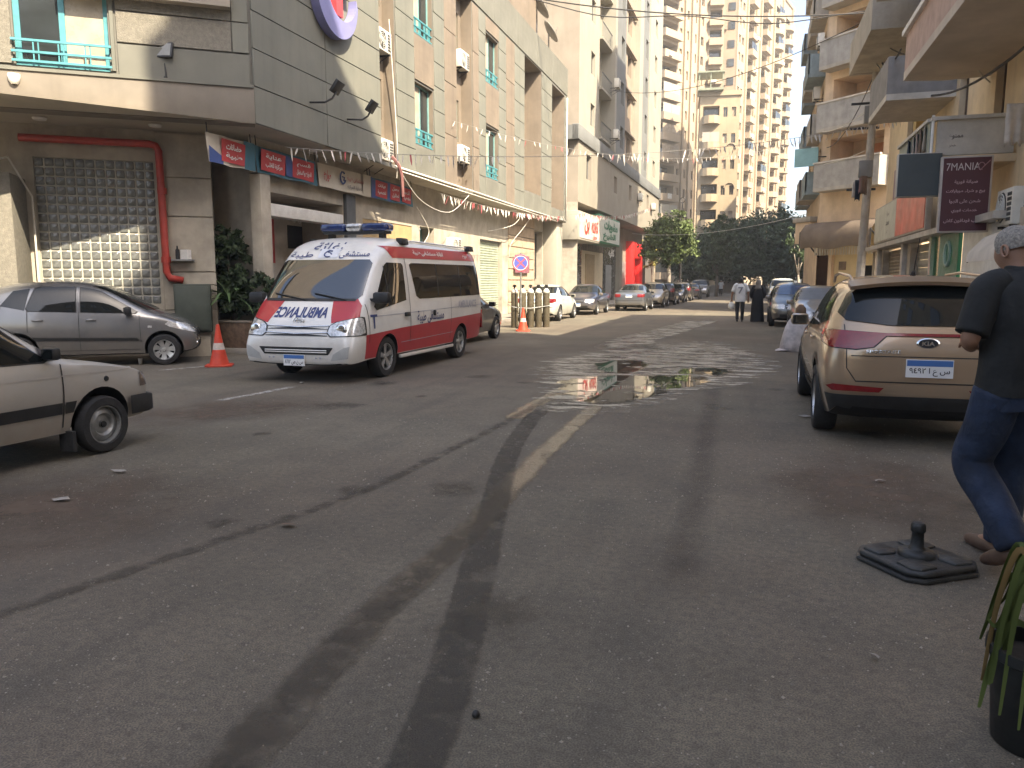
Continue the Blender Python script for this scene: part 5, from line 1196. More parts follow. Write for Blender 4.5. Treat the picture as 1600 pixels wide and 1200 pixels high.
b = MB(); b.wall(-13,-.3,0,66,[],m=0); b.box(-13.2,-.1,-.2,14,66,66.6)
for f in range(20):
    z = 2+f*3.0
# broad blank end wall, turned to face down the street
o = b.build('end_wall',[M_beige2],tc); o.rotation_euler = (0,0,-math.atan2(40,10.65)); o.location = (0,0,0)
for f in range(16):
    z = 8+f*3.2
    q = MB(); q.box(-1.7,-.5,-.12,.05,z,z+1.3); w1 = q.build('window',[M_glassb],tc); w1.rotation_euler = (0,0,-math.atan2(40,10.65))
    if f % 3 == 0:
        q = MB(); q.box(-3.2,-1.9,-.6,.0,z-.1,z+1.3); w1 = q.build('ac_cage',[M_beige2],tc); w1.rotation_euler = (0,0,-math.atan2(40,10.65))

# ------------------------------------------------------------------ trees
def leaf_mat(name, c, trans=.25):
    m, t, b_ = principled(name); N = t.nodes; L = t.links
    tc_ = N.new('ShaderNodeTexCoord'); n = N.new('ShaderNodeTexNoise'); n.inputs['Scale'].default_value = 1.1; n.inputs['Detail'].default_value = 5; L.new(tc_.outputs['Object'], n.inputs['Vector'])
    x = N.new('ShaderNodeMix'); x.data_type = 'RGBA'; x.inputs[6].default_value = (*[k*.55 for k in c],1); x.inputs[7].default_value = (*[k*1.5 for k in c],1)
    r = N.new('ShaderNodeMapRange'); r.inputs[1].default_value = .3; r.inputs[2].default_value = .7; L.new(n.outputs[0], r.inputs[0]); L.new(r.outputs[0], x.inputs[0]); L.new(x.outputs[2], b_.inputs['Base Color'])
    b_.inputs['Roughness'].default_value = .6; b_.inputs['Specular IOR Level'].default_value = .3
    return m
L_dark = leaf_mat('ficus_leaf', (.060,.082,.042)); L_light = leaf_mat('light_leaf', (.10,.135,.045)); L_shrub = leaf_mat('shrub_leaf', (.035,.055,.022)); L_palm = leaf_mat('palm_leaf', (.05,.085,.03)); L_gold = leaf_mat('yellow_leaf', (.22,.20,.05))
M_bark = mat('bark', (.14,.11,.08), .9, var=.2, scale=6, bump=.5); M_barkp = mat('pale_bark', (.30,.26,.21), .9, var=.2, scale=6, bump=.4)
def crown_mesh(name, blobs, n, size, mt, seed):
    rnd = random.Random(seed); V=[]; F=[]
    tot = sum(b_[3]*b_[4]*b_[5] for b_ in blobs)
    for (cx,cy,cz,rx,ry,rz) in blobs:
        k = int(n*(rx*ry*rz)/tot)
        # sub-clumps give light and dark masses
        subs = []
        for _ in range(max(6,int(k/45))):
            d = Vector((rnd.gauss(0,1),rnd.gauss(0,1),rnd.gauss(0,1))).normalized(); r = rnd.uniform(.55,1.02)
            subs.append((cx+d.x*rx*r, cy+d.y*ry*r, cz+d.z*rz*r, rnd.uniform(.12,.30)))
        for _ in range(k):
            sx,sy,sz,sr = rnd.choice(subs); m_ = (rx+ry+rz)/3
            p = Vector((sx+rnd.gauss(0,sr*m_*.6), sy+rnd.gauss(0,sr*m_*.6), sz+rnd.gauss(0,sr*m_*.45)))
            nrm = Vector((rnd.gauss(0,1),rnd.gauss(0,1),rnd.gauss(.6,.8))).normalized(); a = nrm.orthogonal().normalized(); c_ = nrm.cross(a)
            ang = rnd.uniform(0,6.28); u = a*math.cos(ang)+c_*math.sin(ang); v = nrm.cross(u); s_ = size*rnd.uniform(.6,1.3)
            i = len(V); V += [p-u*s_, p+v*s_*.45, p+u*s_, p-v*s_*.45]; F.append((i,i+1,i+2,i+3))
    me = bpy.data.meshes.new(name); me.from_pydata([tuple(v) for v in V],[],F); me.materials.append(mt); me.update(); return me
def tree(label, loc, blobs, trunk, n, size, mt, seed, bark=M_bark, name='street_tree', cat='tree', group=None, tr=.18):
    o = empty(name, loc, 0, label, cat, group); q = MB()
    hz = trunk
    q.tube([(0,0,-.1),(.05,0,hz*.5),(0,.05,hz)],[tr*1.2,tr*.9,tr*.75],8)
    rnd = random.Random(seed)
    for b_ in blobs:
        q.tube([(0,0,hz*.85),(b_[0]*.45+rnd.uniform(-.2,.2),b_[1]*.45,hz*.6+b_[2]*.4),(b_[0]*.9,b_[1]*.9,b_[2])],[tr*.6,tr*.4,tr*.12],6)
    q.build('trunk',[bark],o,smooth=True)
    c = link('crown',crown_mesh('crown',blobs,n,size,mt,seed),o); c['kind'] = 'stuff'
    return o
tree('sunlit light green tree at the end of the white striped block', (-6.2,62,.1), [(0,0,5.2,1.9,1.9,1.5),(-.5,-.5,3.9,1.7,1.7,1.2),(.9,.4,4.2,1.5,1.5,1.2),(.3,0,6.3,1.0,1.0,.8)], 3.2, 8000, .15, L_light, 3, M_barkp)
tree('narrow dark tree beside the light green tree', (-3.4,84,.0), [(0,0,5.5,1.9,1.9,2.2),(-.6,0,3.6,1.9,1.9,1.4),(.5,.3,7.4,1.1,1.1,1.2)], 2.6, 8500, .2, L_dark, 4)
tree('broad dark ficus tree with domed crown closing the street', (1.6,98,.1), [(0,0,6.4,4.4,3.4,3.4),(-2.8,.5,5.2,3.0,2.6,2.6),(2.8,-.5,5.6,3.0,2.6,2.8),(.6,0,3.4,4.6,3.4,1.9)], 3, 22000, .25, L_dark, 5, tr=.3)
tree('dark ficus tree on the left of the domed ficus', (-3.6,99,.1), [(0,0,5.2,3.4,3.0,2.6),(-2.0,0,4.4,2.8,2.4,2.0),(2.0,.4,5.6,2.6,2.2,2.0),(0,0,3.2,3.8,3.0,1.6)], 3, 16000, .25, L_dark, 6, tr=.28)
tree('dark ficus tree leaning over the right pavement', (5.6,92,.1), [(0,0,5.6,2.8,2.6,2.7),(.8,-1.2,3.8,2.8,2.6,1.9),(-1.4,.4,6.2,2.2,1.8,1.7)], 2.8, 14000, .24, L_dark, 8, tr=.25)
tree('small pale barked tree with few leaves near the right kerb', (3.3,60,.1), [(0,0,4.0,1.0,1.0,.9),(.5,0,3.3,.9,.9,.6),(-.4,.2,4.9,.6,.6,.5)], 2.3, 700, .15, L_shrub, 9, M_barkp, tr=.1)
tree('small yellow leaved tree in front of the red shop portal', (-8.5,70.5,.1), [(0,0,4.4,1.0,1.0,1.1),(-.2,.3,3.4,.8,.8,.7)], 2.4, 900, .15, L_gold, 10, tr=.07)
tree('dark tree between the light green tree and the narrow dark tree', (-6.9,88,.1), [(0,0,4.6,2.4,2.2,2.4),(1.0,0,3.0,2.4,2.2,1.6),(-.6,0,6.4,1.4,1.4,1.2)], 2.6, 9000, .22, L_dark, 14, tr=.2)
# clipped hedge and low kiosks under the trees
q = MB(); q.box(-8.5,8,99.6,100.4,.15,1.15); ho = empty('boundary_wall',(0,0,0),0,'low dark wall under the ficus trees across the end of the street','wall'); q.build('wall',[M_brownb],ho)
ke = empty('kiosk',(-2.4,101.5,.15),0,'pale low kiosk roof glimpsed under the ficus trees','kiosk'); q = MB(); q.box(-1.6,1.6,-1,1,0,1.6); q.build('wall',[M_brownb],ke); q = MB(); q.box(-1.9,1.9,-1.3,1.3,1.6,1.95); q.build('roof',[M_whiteb],ke)
fo = empty('ornamental_lamp',(-5.6,66,.1),0,'dark ornamental post with a ring finial above the light green tree','lamp post')
q = MB(); q.tube([(0,0,0),(0,0,7.0)],[.09,.06],8); q.build('post',[M_black],fo)
q = MB(); q.lathe([(.42,6.7),(.36,7.0),(.22,7.2),(.05,7.35),(.03,7.9)],14); q.build('cap',[M_black],fo); q = MB(); q.tube([(.2*math.cos(a*math.pi/8),0,8.1+.2*math.sin(a*math.pi/8)) for a in range(17)],.035,6,cap=False); q.build('ring',[M_black],fo)
# ------------------------------------------------------------------ right hand house A (street wall faces -x; local x runs towards the camera)
ra = empty('cream_shop_house', (3.8,29.3,0), R(-90), 'cream house with shops, signs and overhanging balconies on the right', 'building')
UA = 17.5
wl = [(9.3,10.1,5.0,6.1,.2),(12.1,12.75,4.55,5.7,.2),(3.2,4.2,5.0,6.4,.2),(9.2,10.1,8.0,9.4,.2),(3.2,4.2,8.0,9.4,.2)]
b = MB(); b.wall(0,UA,2.7,12,wl,y=.5,m=0); b.quad((0,.5,0),(0,.5,12),(0,9,12),(0,9,0)); b.quad((UA,.5,12),(UA,.5,0),(UA,9,0),(UA,9,12)); b.quad((0,.5,12),(UA,.5,12),(UA,9,12),(0,9,12))
b.build('upper_wall',[M_cream],ra)
M_brnw = mat('brown_window_wood',(.17,.12,.08),.6,var=.2)
for h in wl: window(ra,(h[0]+h[1])/2,h[2],h[1]-h[0],h[3]-h[2],.66,M_brnw,mat('shutter_wood',(.26,.21,.15),.6,var=.2,scale=6),1)
so2 = [(.6,1.5,.13,2.55,.3),(2.2,5.6,.13,2.55,.25),(6.6,9.2,.13,2.55,.25),(10.2,14.6,.13,2.55,.12)]
b = MB(); b.wall(0,UA,0,2.7,so2,y=.2,m=0); b.quad((0,.5,2.7),(UA,.5,2.7),(UA,.2,2.7),(0,.2,2.7)); b.quad((0,.2,0),(0,.2,2.7),(0,.5,2.7),(0,.5,0)); b.build('shop_wall',[mat('grimy_shop_wall',(.42,.36,.28),.8,var=.15,streak=.4)],ra)
shutter(ra,2.2,5.6,.13,2.5,.40,mat('brown_shutter',(.20,.165,.12),.5,.3,var=.15)); shutter(ra,6.6,9.2,.13,2.5,.40,mat('slatted_shutter',(.34,.32,.27),.5,.3,var=.15),n=12)
for u in (1.7,5.9,9.4): 
    q = MB(); q.box(u,u+.28,.08,.25,.13,2.62); q.build('shop_pier',[mat('pale_marble',(.50,.46,.40),.4,var=.15,scale=3)],ra,bevel=.01)
q = MB(); q.box(9.95,10.05,.0,.2,.13,2.62); q.build('aluminium_post',[M_chrome],ra)
q = MB(); q.box(10.3,11.9,.12,.19,.13,2.55); gp_ = q.build('green_panel',[mat('green_shop_panel',(.02,.16,.085),.35,var=.05)],ra)
q = MB(); q.tube([(11.1+.22*math.cos(a*math.pi/10),.105,2.12+.24*math.sin(a*math.pi/10)) for a in range(21)],.035,5,cap=False); q.build('round_emblem',[mat('pale_green_print',(.35,.5,.42),.5)],gp_)
q = MB(); q.box(12.1,14.5,.15,.22,.13,2.55); q.build('pale_panel',[M_white],ra)
q = MB(); q.box(.0,15,-.12,.2,2.56,2.68); q.build('fascia_ledge',[mat('pale_marble',(.50,.46,.40),.4)],ra)
# first floor balcony with pale board fronts
q = MB(); q.box(10.6,13.7,-.85,.5,3.62,3.75); q.build('balcony_slab',[M_cream],ra)
M_board = mat('pale_board',(.56,.52,.45),.6,var=.08,scale=3,dirt=(.2,.17,.13),dirt_amt=.4)
q = MB(); q.box(13.62,13.7,-.75,.45,3.76,4.36); fb = q.build('balcony_front',[M_board],ra)
q = MB(); q.box(10.6,13.6,-.85,-.79,3.76,4.36); q.build('balcony_side',[mat('greenish_board',(.30,.33,.28),.6,var=.1)],ra)
q = MB(); q.box(13.60,13.76,-.86,.45,4.36,4.42); q.box(10.6,13.6,-.90,-.76,4.36,4.42); q.build('balcony_rail',[M_board],ra)
q = MB(); q.tube([(13.72,-.83,3.7),(13.72,-.83,4.45)],.025,6); q.build('corner_post',[M_white],ra)
q = MB(); q.add([(13.708,-.25,3.95),(13.708,.05,3.95),(13.708,.05,4.25),(13.708,-.25,4.25)],[(0,1,2,3)]); V,F = text_mesh(arabic('ممنوع'),.10,.02,0,.22); q = MB(); q.add([(13.705,-.45+a,4.06+b_) for a,b_,_ in V],F); V,F = text_mesh(arabic('خطر'),.06,.02); q.add([(13.705,-.5+a,3.92+b_) for a,b_,_ in V],F); q.build('poster_print',[mat('faded_print',(.16,.14,.13),.6)],ra)
# big second floor balcony overhead
q = MB(); q.prism([(11.8,-1.05),(11.6,-.3),(11.7,.5),(UA+2,.5),(UA+2,-1.05)],5.5,5.66); q.build('balcony_slab',[mat('slab_underside',(.62,.54,.44),.85,var=.1,scale=.8,streak=.2)],ra)
q = MB(); q.box(12.0,UA+2,-1.05,-.95,5.66,6.35); q.box(11.85,12.0,-1.05,.5,5.66,6.35); q.build('balcony_front',[mat('dusty_rose_plaster',(.52,.37,.30),.85,var=.1,streak=.3)],ra)
q = MB(); q.box(11.75,UA+2,-1.12,-.90,6.35,6.45); q.build('balcony_coping',[M_white],ra)
# grey balcony beyond, one floor of three
for z in (5.72,8.8):
    q = MB(); q.box(6.2,9.0,-.95,.5,z,z+.14); bs = q.build('balcony_slab',[M_board],ra)
    q = MB(); q.box(6.2,9.0,-.95,-.87,z+.14,z+.98); q.box(8.92,9.0,-.87,.5,z+.14,z+.98); q.box(6.2,6.28,-.87,.5,z+.14,z+.98); q.build('balcony_front',[mat('grey_balcony_paint',(.24,.23,.22),.7,var=.12,streak=.3)],ra)
q = MB(); q.box(.2,5.2,-.9,.5,8.4,8.55); q.build('balcony_slab',[M_conc],ra); q = MB(); q.box(.2,5.2,-.9,-.8,8.55,9.4); q.box(5.1,5.2,-.8,.5,8.55,9.4); q.build('balcony_front',[M_conc],ra)
q = MB(); q.box(5.35,5.75,.28,.5,2.7,12); q.build('pilaster',[mat('yellow_plaster',(.58,.44,.20),.85,var=.1,streak=.3)],ra)
q = MB(); q.box(2.0,2.6,.40,.5,2.9,5.0); q.build('mauve_wall_strip',[mat('mauve_plaster',(.38,.28,.28),.85,var=.1,streak=.2)],ra)
q = MB(); q.box(4.2,6.1,.1,.5,4.1,5.0); q.build('wooden_box_bay',[mat('ochre_wood',(.30,.18,.08),.7,var=.15,scale=3)],ra)

def ploc(u,y,z): return (3.8+y, 29.3-u, z)
# lightbox sign over the shops: white panel and glowing red panel
lb_ = empty('lightbox_sign', ploc(5.9,-.1,2.70), R(-90), 'long shop lightbox with one white panel and one orange red panel', 'shop sign')
q = MB(); q.box(-3.4,4.0,-.03,.10,0,1.08); q.build('sign_case',[mat('sign_case_metal',(.45,.42,.37),.5,.2,var=.1)],lb_,bevel=.015)
q = MB(); q.box(-3.3,.30,-.05,-.032,.05,1.03); wp_ = q.build('white_panel',[mat('sign_white_panel',(.58,.57,.47),.4,var=.1,scale=2)],lb_)
q = MB(); q.box(.34,3.94,-.05,-.032,.05,1.03); q.build('red_panel',[mat('sign_red_panel',(.46,.085,.065),.35,var=.25,scale=1.2,emit=(1,.35,.22),estr=.03)],lb_)
q = MB()
for t,z,h in (('صيدلية',.75,.13),('محمد',.5,.13),('علي',.25,.12)): text_panel(q,arabic(t),-.9,z,-.06,h,bold=.02)
q.build('sign_print',[mat('faded_print',(.16,.14,.13),.6)],lb_)
# maroon phone shop sign hung off the balcony end, facing up the street
ms = empty('phone_shop_sign', (3.50,15.35,2.40), 0, 'maroon vertical sign reading 7MANIA with white Arabic lines', 'shop sign')
q = MB(); q.box(-.40,.40,0,.10,0,1.30); q.build('sign_case',[mat('sign_case_pale',(.52,.46,.40),.5,var=.1)],ms,bevel=.01)
q = MB(); q.box(-.365,.365,-.012,-.002,.03,1.27); q.build('sign_face',[mat('maroon_sign',(.085,.022,.028),.5,var=.06)],ms)
q = MB(); V,F = text_mesh('7MANIA',.125,0,0,.52); q.add([(-.06+a,-.016,1.12+b_) for a,b_,_ in V],F); q.build('brand_lettering',[mat('sign_offwhite',(.62,.55,.52),.5)],ms)
q = MB()
q.tube([(.22+.05*math.cos(a*.5),-.016,1.12+.06*math.sin(a*.5)) for a in range(11)],.007,4,cap=False); q.tube([(.20,-.016,1.05),(.27,-.016,1.13),(.345,-.016,1.21)],.007,4); q.build('sign_swirl',[mat('sign_pinkprint',(.36,.20,.20),.5)],ms)
q = MB()
for t,z,w_ in (('صيانة فورية',.86,.36),('بيع و شراء موبايلات',.70,.60),('شحن على الهوا',.53,.48),('خدمات فوري',.37,.40),('سحب فودافون كاش',.20,.62)): text_panel(q,arabic(t),0,z,-.016,.075,width=w_,bold=.03)
q.build('sign_lettering',[mat('sign_rose',(.50,.34,.34),.5)],ms)
bs_ = empty('blank_sign', (2.80,15.55,3.05), 0, 'blank dark slate signboard seen between hanging clothes and maroon sign', 'sign')
q = MB(); q.box(-.36,.36,0,.16,0,.76); q.build('sign_case',[M_board],bs_,bevel=.01); q = MB(); q.box(-.345,.345,-.012,-.002,.015,.745); q.build('sign_face',[mat('slate_panel',(.055,.068,.070),.5,var=.08)],bs_)
acn = ac_unit((4.12,14.5,2.45), R(-90), 'large air conditioner unit below the maroon sign, by the right edge', sc=1.0)
q = MB()
for k in range(6):
    for j in range(3): q.box(.405,.414,-.05+.10*j,.03+.10*j,.05+.082*k,.112+.082*k)
o = q.build('side_louvre',[M_acd],acn); o['kind'] = 'stuff'; acn.scale = (1,1.6,1.05)
ws_ = empty('wall_sign', (3.86,14.6,1.93), R(-90), 'small white blank box sign on the shop wall behind the man', 'sign'); q = MB(); q.box(-.2,.2,-.1,.1,.12,.29); q.build('sign_case',[M_white],ws_,bevel=.012)
aw = empty('shop_awning', (3.5,12.6,1.95), R(-90), 'curved white shop awning at the right edge behind the man', 'awning')
q = MB(); P = [(0,.5,.42),(0,.25,.40),(0,-.05,.28),(0,-.25,.05),(0,-.28,-.1)]; V=[]
for x in [-1.2+.4*k for k in range(7)]: V += [(x,y,z) for _,y,z in P]
q.add(V,[(5*i+j,5*i+5+j,5*i+6+j,5*i+1+j) for i in range(6) for j in range(4)]); q.build('canvas',[mat('awning_canvas',(.58,.52,.44),.8,var=.1)],aw,smooth=True)
q = MB(); q.tube([(-1.2,.5,.40),(-1.2,-.26,-.1)],.015,5); q.tube([(1.2,.5,.40),(1.2,-.26,-.1)],.015,5); q.build('frame',[M_black],aw)
# laundry
def cloth(label, loc, w_, h_, col, rz=0, seed=1, cat='laundry', group=None, sway=.03):
    rnd = random.Random(seed); V=[]; F=[]; n, m_ = 9, 6
    for j in range(m_+1):
        for i in range(n+1):
            x = (i/n-.5)*w_*(1-.12*j/m_); V.append((x, sway*math.sin(i*1.9+seed)*(j/m_+.2)+rnd.uniform(-.006,.006), -h_*j/m_*(1+.08*math.sin(i*2.3+seed))))
    for j in range(m_):
        for i in range(n): a = j*(n+1)+i; F.append((a,a+1,a+n+2,a+n+1))
    me = bpy.data.meshes.new('cloth'); me.from_pydata(V,[],F); me.materials.append(mat('cloth_%s'%label.split()[0], col, .9, var=.12, scale=5)); me.polygons.foreach_set('use_smooth',[True]*len(F)); me.update()
    o = bpy.data.objects.new('hanging_cloth', me); COL.objects.link(o); o.location = loc; o.rotation_euler = (0,0,rz)
    md = o.modifiers.new('t','SOLIDIFY'); md.thickness = .008
    return props(o, label, cat, group)
for i,(t,dy,c,w_,h_) in enumerate((('cream cloth hanging nearest on the balcony line',0,(.46,.38,.30),.16,.45),('brown striped cloth second on the balcony line',.35,(.24,.16,.11),.18,.48),('faded rose cloth third on the balcony line',.7,(.42,.30,.25),.17,.46),('grey cloth fourth on the balcony line',1.05,(.30,.27,.24),.16,.44),('dark blue cloth last on the balcony line',1.5,(.035,.05,.07),.26,.4))):
    cloth(t,(2.93,16.0+dy,4.33),w_,h_,c,R(70),i+1)
cloth('white fringed cloth hanging at the right edge above the air conditioner',(3.92,14.2,4.30),.42,.62,(.55,.50,.44),R(10),21)
for i,(t,x,y,z,c,w_,h_) in enumerate((('dark purple cloth hanging behind the utility pole',3.15,27.2,4.75,(.10,.07,.08),.24,.62),('dusty rose cloth hanging beside the dark purple one',3.2,26.7,4.75,(.34,.20,.19),.22,.45),('brown cloth hanging nearest in the row past the pole',3.2,26.2,4.75,(.20,.14,.10),.24,.55),('white towel hanging farthest in the row past the pole',3.1,27.6,4.75,(.50,.47,.42),.16,.5))):
    cloth(t,(x,y,z),w_,h_,c,R(35),30+i)


# ------------------------------------------------------------------ utility pole
up = empty('utility_pole', (3.55,28.9,0), 0, 'tall pale utility pole with brackets and junction boxes beside the balconies', 'utility pole')
q = MB(); q.tube([(0,0,0),(.10,0,5),(.2,0,11)],[.15,.13,.10],10); q.build('pole',[mat('pole_concrete',(.44,.40,.34),.8,var=.15,scale=3,streak=.3)],up)
for z in (4.6,6.6,7.4,8.4,9.4):
    q = MB(); q.box(-.55,.35,-.04,.04,z,z+.07); q.build('bracket',[M_black],up)
for x,z,s_ in ((-.02,5.0,.22),(.1,6.75,.26),(.2,8.6,.2)):
    q = MB(); q.box(x-s_,x+s_,-.32,-.12,z,z+.55); q.build('junction_box',[mat('grey_box',(.22,.215,.20),.6,var=.1)],up,bevel=.02)

# ------------------------------------------------------------------ house B across the side street, with a cut corner
rb = empty('corner_apartment_house', (3.05,40.55,0), R(-45), 'old apartment house with cut corner and stacked grey balconies on the right', 'building')
M_bw = mat('peach_plaster',(.70,.54,.37),.85,var=.1,scale=.8,streak=.3,dirt=(.32,.22,.14),dirt_amt=.3)
M_orange = mat('orange_plaster',(.60,.26,.13),.8,var=.1,scale=.8)
LB = 5.6; hb = []
ZF = [5.85,8.55,11.35,14.1,16.9,19.7,22.5,25.3,28.1]
for z in ZF: hb += [(.45,3.3,z+.1,z+2.35,1.6),(3.8,5.0,z+.8,z+2.2,.2)]
b = MB(); b.wall(0,LB,4.3,32,hb,m=0)
for z in ZF: b.quad((.45,1.6,z+.1),(3.3,1.6,z+.1),(3.3,1.6,z+2.35),(.45,1.6,z+2.35))
b.quad((LB,0,32),(LB,0,0),(LB,9,0),(LB,9,32)); b.build('corner_wall',[M_bw],rb)
for i,z in enumerate(ZF):
    q = MB(); q.box(.2,3.7,-.75,0,z-.1,z+.06); bo = q.build('balcony_slab',[M_conc],rb)
    q = MB(); q.box(.2,3.7,-.75,-.67,z+.06,z+1.18); q.box(.2,.28,-.67,0,z+.06,z+1.18); q.box(3.62,3.7,-.67,0,z+.06,z+1.18); q.build('balcony_front',[mat('grey_balcony_plaster',(.36,.345,.315),.85,var=.12,streak=.35)],rb)
    q = MB(); q.box(.16,3.74,-.79,-.64,z+1.18,z+1.25); q.build('balcony_coping',[M_board],rb)
    q = MB(); q.box(1.5,2.5,1.52,1.58,z+.1,z+2.1); q.build('balcony_door',[M_orange if i == 0 else M_bw if i == 1 else M_brnw],rb)
    if i == 0: q = MB(); q.box(.5,3.25,1.54,1.59,z+.15,z+1.5); q.build('orange_wall',[M_orange],rb)
    window(rb,4.4,z+.8,1.2,1.4,.15,M_brnw,M_glassb,1)
b = MB(); b.wall(0.4,LB,0,4.3,[(1.9,3.4,.13,2.3,.5)],y=.5,m=0); b.quad((.4,0,4.3),(LB,0,4.3),(LB,.5,4.3),(.4,.5,4.3)); b.build('ground_wall',[mat('yellow_ground_plaster',(.60,.48,.28),.85,var=.08,scale=1,streak=.2)],rb)
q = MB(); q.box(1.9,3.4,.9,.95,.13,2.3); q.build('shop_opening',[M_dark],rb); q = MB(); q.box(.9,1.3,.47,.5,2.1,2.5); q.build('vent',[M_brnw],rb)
q = MB(); q.box(.42,.62,.3,.55,0,4.2); q.build('pilaster',[M_bw],rb)
ba = empty('brown_awning', tuple(rb.matrix_basis @ Vector((1.6,0,3.05))), R(-45), 'sagging brown canvas awning below the grey balconies', 'awning')
q = MB(); V=[]
for i in range(13):
    x = -1.9+3.9*i/12; s_ = .06*math.sin(i*.9)
    V += [(x,.2,1.35),(x,-.55,1.22+s_*.4),(x,-.9,.85+s_),(x,-.92,.2+s_*.7),(x,-.86,.05+s_)]
q.add(V,[(5*i+j,5*i+5+j,5*i+6+j,5*i+1+j) for i in range(12) for j in range(4)]); q.build('canvas',[mat('brown_canvas',(.15,.115,.085),.9,var=.12,scale=2)],ba,smooth=True)
q = MB()
for x in (-1.9,2.0): q.tube([(x,-.9,.8),(x,.45,-.3)],.04,6); q.tube([(x,-.9,.1),(x,-.9,.85)],.03,6)
q.build('awning_frame',[M_black],ba)
q = MB()
for i in range(24): x = -1.7+3.6*i/24; q.box(x,x+.08,-.1,-.07,-.25,.12)
props(q.build('awning_fringe',[M_board],ba),kind='stuff')
# its street front, running on down the street (seen at a grazing angle)
rc = empty('grey_apartment_house', (3.05,50.2,0), R(-90), 'tall weathered apartment house front running on beside the cut corner', 'building')
LC = 9.6; hc = []
for z in ZF:
    for u in (.6,4,7.4): hc.append((u,u+1.2,z+.8,z+2.2,.25))
b = MB(); b.wall(0,LC,0,32,hc,m=0); b.quad((0,0,0),(0,0,32),(0,6,32),(0,6,0)); b.quad((0,0,32),(LC,0,32),(LC,6,32),(0,6,32)); b.quad((0,6,0),(0,6,32),(LC,6,32),(LC,6,0)); b.build('street_wall',[M_bw],rc)
rnd = random.Random(11)
for z in ZF:
    for u in (.3,3.6,6.6):
        q = MB(); y0 = -.55-.25*rnd.random(); q.box(u,u+2.6,y0,0,z-.08,z+.06); q.box(u,u+2.6,y0,y0+.07,z+.06,z+1.0); q.box(u+2.53,u+2.6,y0,0,z+.06,z+1.0); q.build('balcony',[M_conc if rnd.random()<.5 else mat('faded_blue_paint',(.22,.27,.28),.8,var=.1)],rc)
for i,(u,z,t) in enumerate(((8.6,7.5,'lowest'),(8.2,10.4,'second lowest'),(9.2,12.6,'third from the bottom'),(8.0,15.2,'fourth from the bottom'),(9.4,18.0,'topmost'))):
    ac_unit((2.75,50.2-u,z), R(-90), t+' air conditioner on the weathered front beside the cut corner', group='air conditioners on the weathered street front')
ts = empty('street_sign', (2.35,40.6,7.05), R(-20), 'faded teal blank board projecting from the weathered house front', 'sign'); q = MB(); q.box(-.55,.55,-.04,.04,0,.85); q.build('board',[mat('teal_board',(.20,.36,.37),.6,var=.12,scale=2)],ts); q = MB(); q.tube([(.5,0,.4),(.9,.1,.4)],.03,5); q.build('bracket',[M_black],ts)
bx = empty('hanging_shop_box', (2.75,42.2,3.45), R(-60), 'peach coloured box sign hanging beside the brown awning', 'sign'); q = MB(); q.box(-.65,.65,-.4,.4,0,1.05); q.build('sign_case',[M_bw],bx,bevel=.05); q = MB(); q.prism([(-.75,-.5),(.75,-.5),(.75,.5),(-.75,.5)],1.05,1.3); q.build('roof',[M_conc],bx,bevel=.04)

# ------------------------------------------------------------------ blocks behind the camera's right shoulder: they keep the crossing in shade
ca = empty('corner_tower_block', (4.5,3,0), R(-90), 'tall cream apartment block beyond the right edge, shading the crossing', 'building')
def blk(par, poly, z0, z1, mt, name='block_wall'):
    inv = par.matrix_basis.inverted(); q = MB(); q.prism([tuple((inv @ Vector((x,y,0)))[:2]) for x,y in poly], z0, z1); return q.build(name,[mt],par)
blk(ca,[(4.5,.75),(4.5,4.7),(7.2,7.2),(14,7.2),(14,.75)],0,25.4,M_cream); blk(ca,[(5.2,.75),(5.2,3.2),(12,3.2),(12,.75)],25.4,29.5,M_cream,'stair_head')
for f in range(7):
    for k in range(2): 
        q = MB(); q.box(-1.2+1.7*k-.4,-1.2+1.7*k+.4,-.03,.05,4+3*f,5.5+3*f); q.build('window',[M_glassb],ca)
cb = empty('long_apartment_block', (5.0,-14,0), R(-90), 'long apartment block beyond the right edge behind the camera', 'building')
blk(cb,[(5.0,-30),(5.0,.7),(18,.7),(18,-30)],0,23.3,M_beige2)
for f in range(6):
    for k in range(8): q = MB(); q.box(-12+3.2*k-.6,-12+3.2*k+.6,-.04,.05,4+3*f,5.6+3*f); q.build('window',[M_glassb],cb)
cc = empty('far_corner_house', (-12,-16,0), R(180), 'apartment house across the crossing behind the camera', 'building')
blk(cc,[(-30,-30),(-7,-30),(-7,-16),(-30,-16)],0,17,M_pink)
for f in range(4):
    for k in range(6): q = MB(); q.box(-4+3.4*k-.7,-4+3.4*k+.7,-.05,.05,4+3.2*f,5.8+3.2*f); q.build('window',[M_glassb],cc)

cf = empty('added_shade_block', (12,52,0), R(-90), 'unseen tall block added behind the cut corner house to shade the ficus trees', 'building')  # out of view, added to throw shade on the far trees
blk(cf,[(12,56),(12,120),(24,120),(24,56)],0,32,M_beige2)
for f in range(8):
    for k in range(12): q = MB(); q.box(-64+5*k,-62.8+5*k,-.04,.05,4+3.2*f,5.6+3.2*f); q.build('window',[M_glassb],cf)
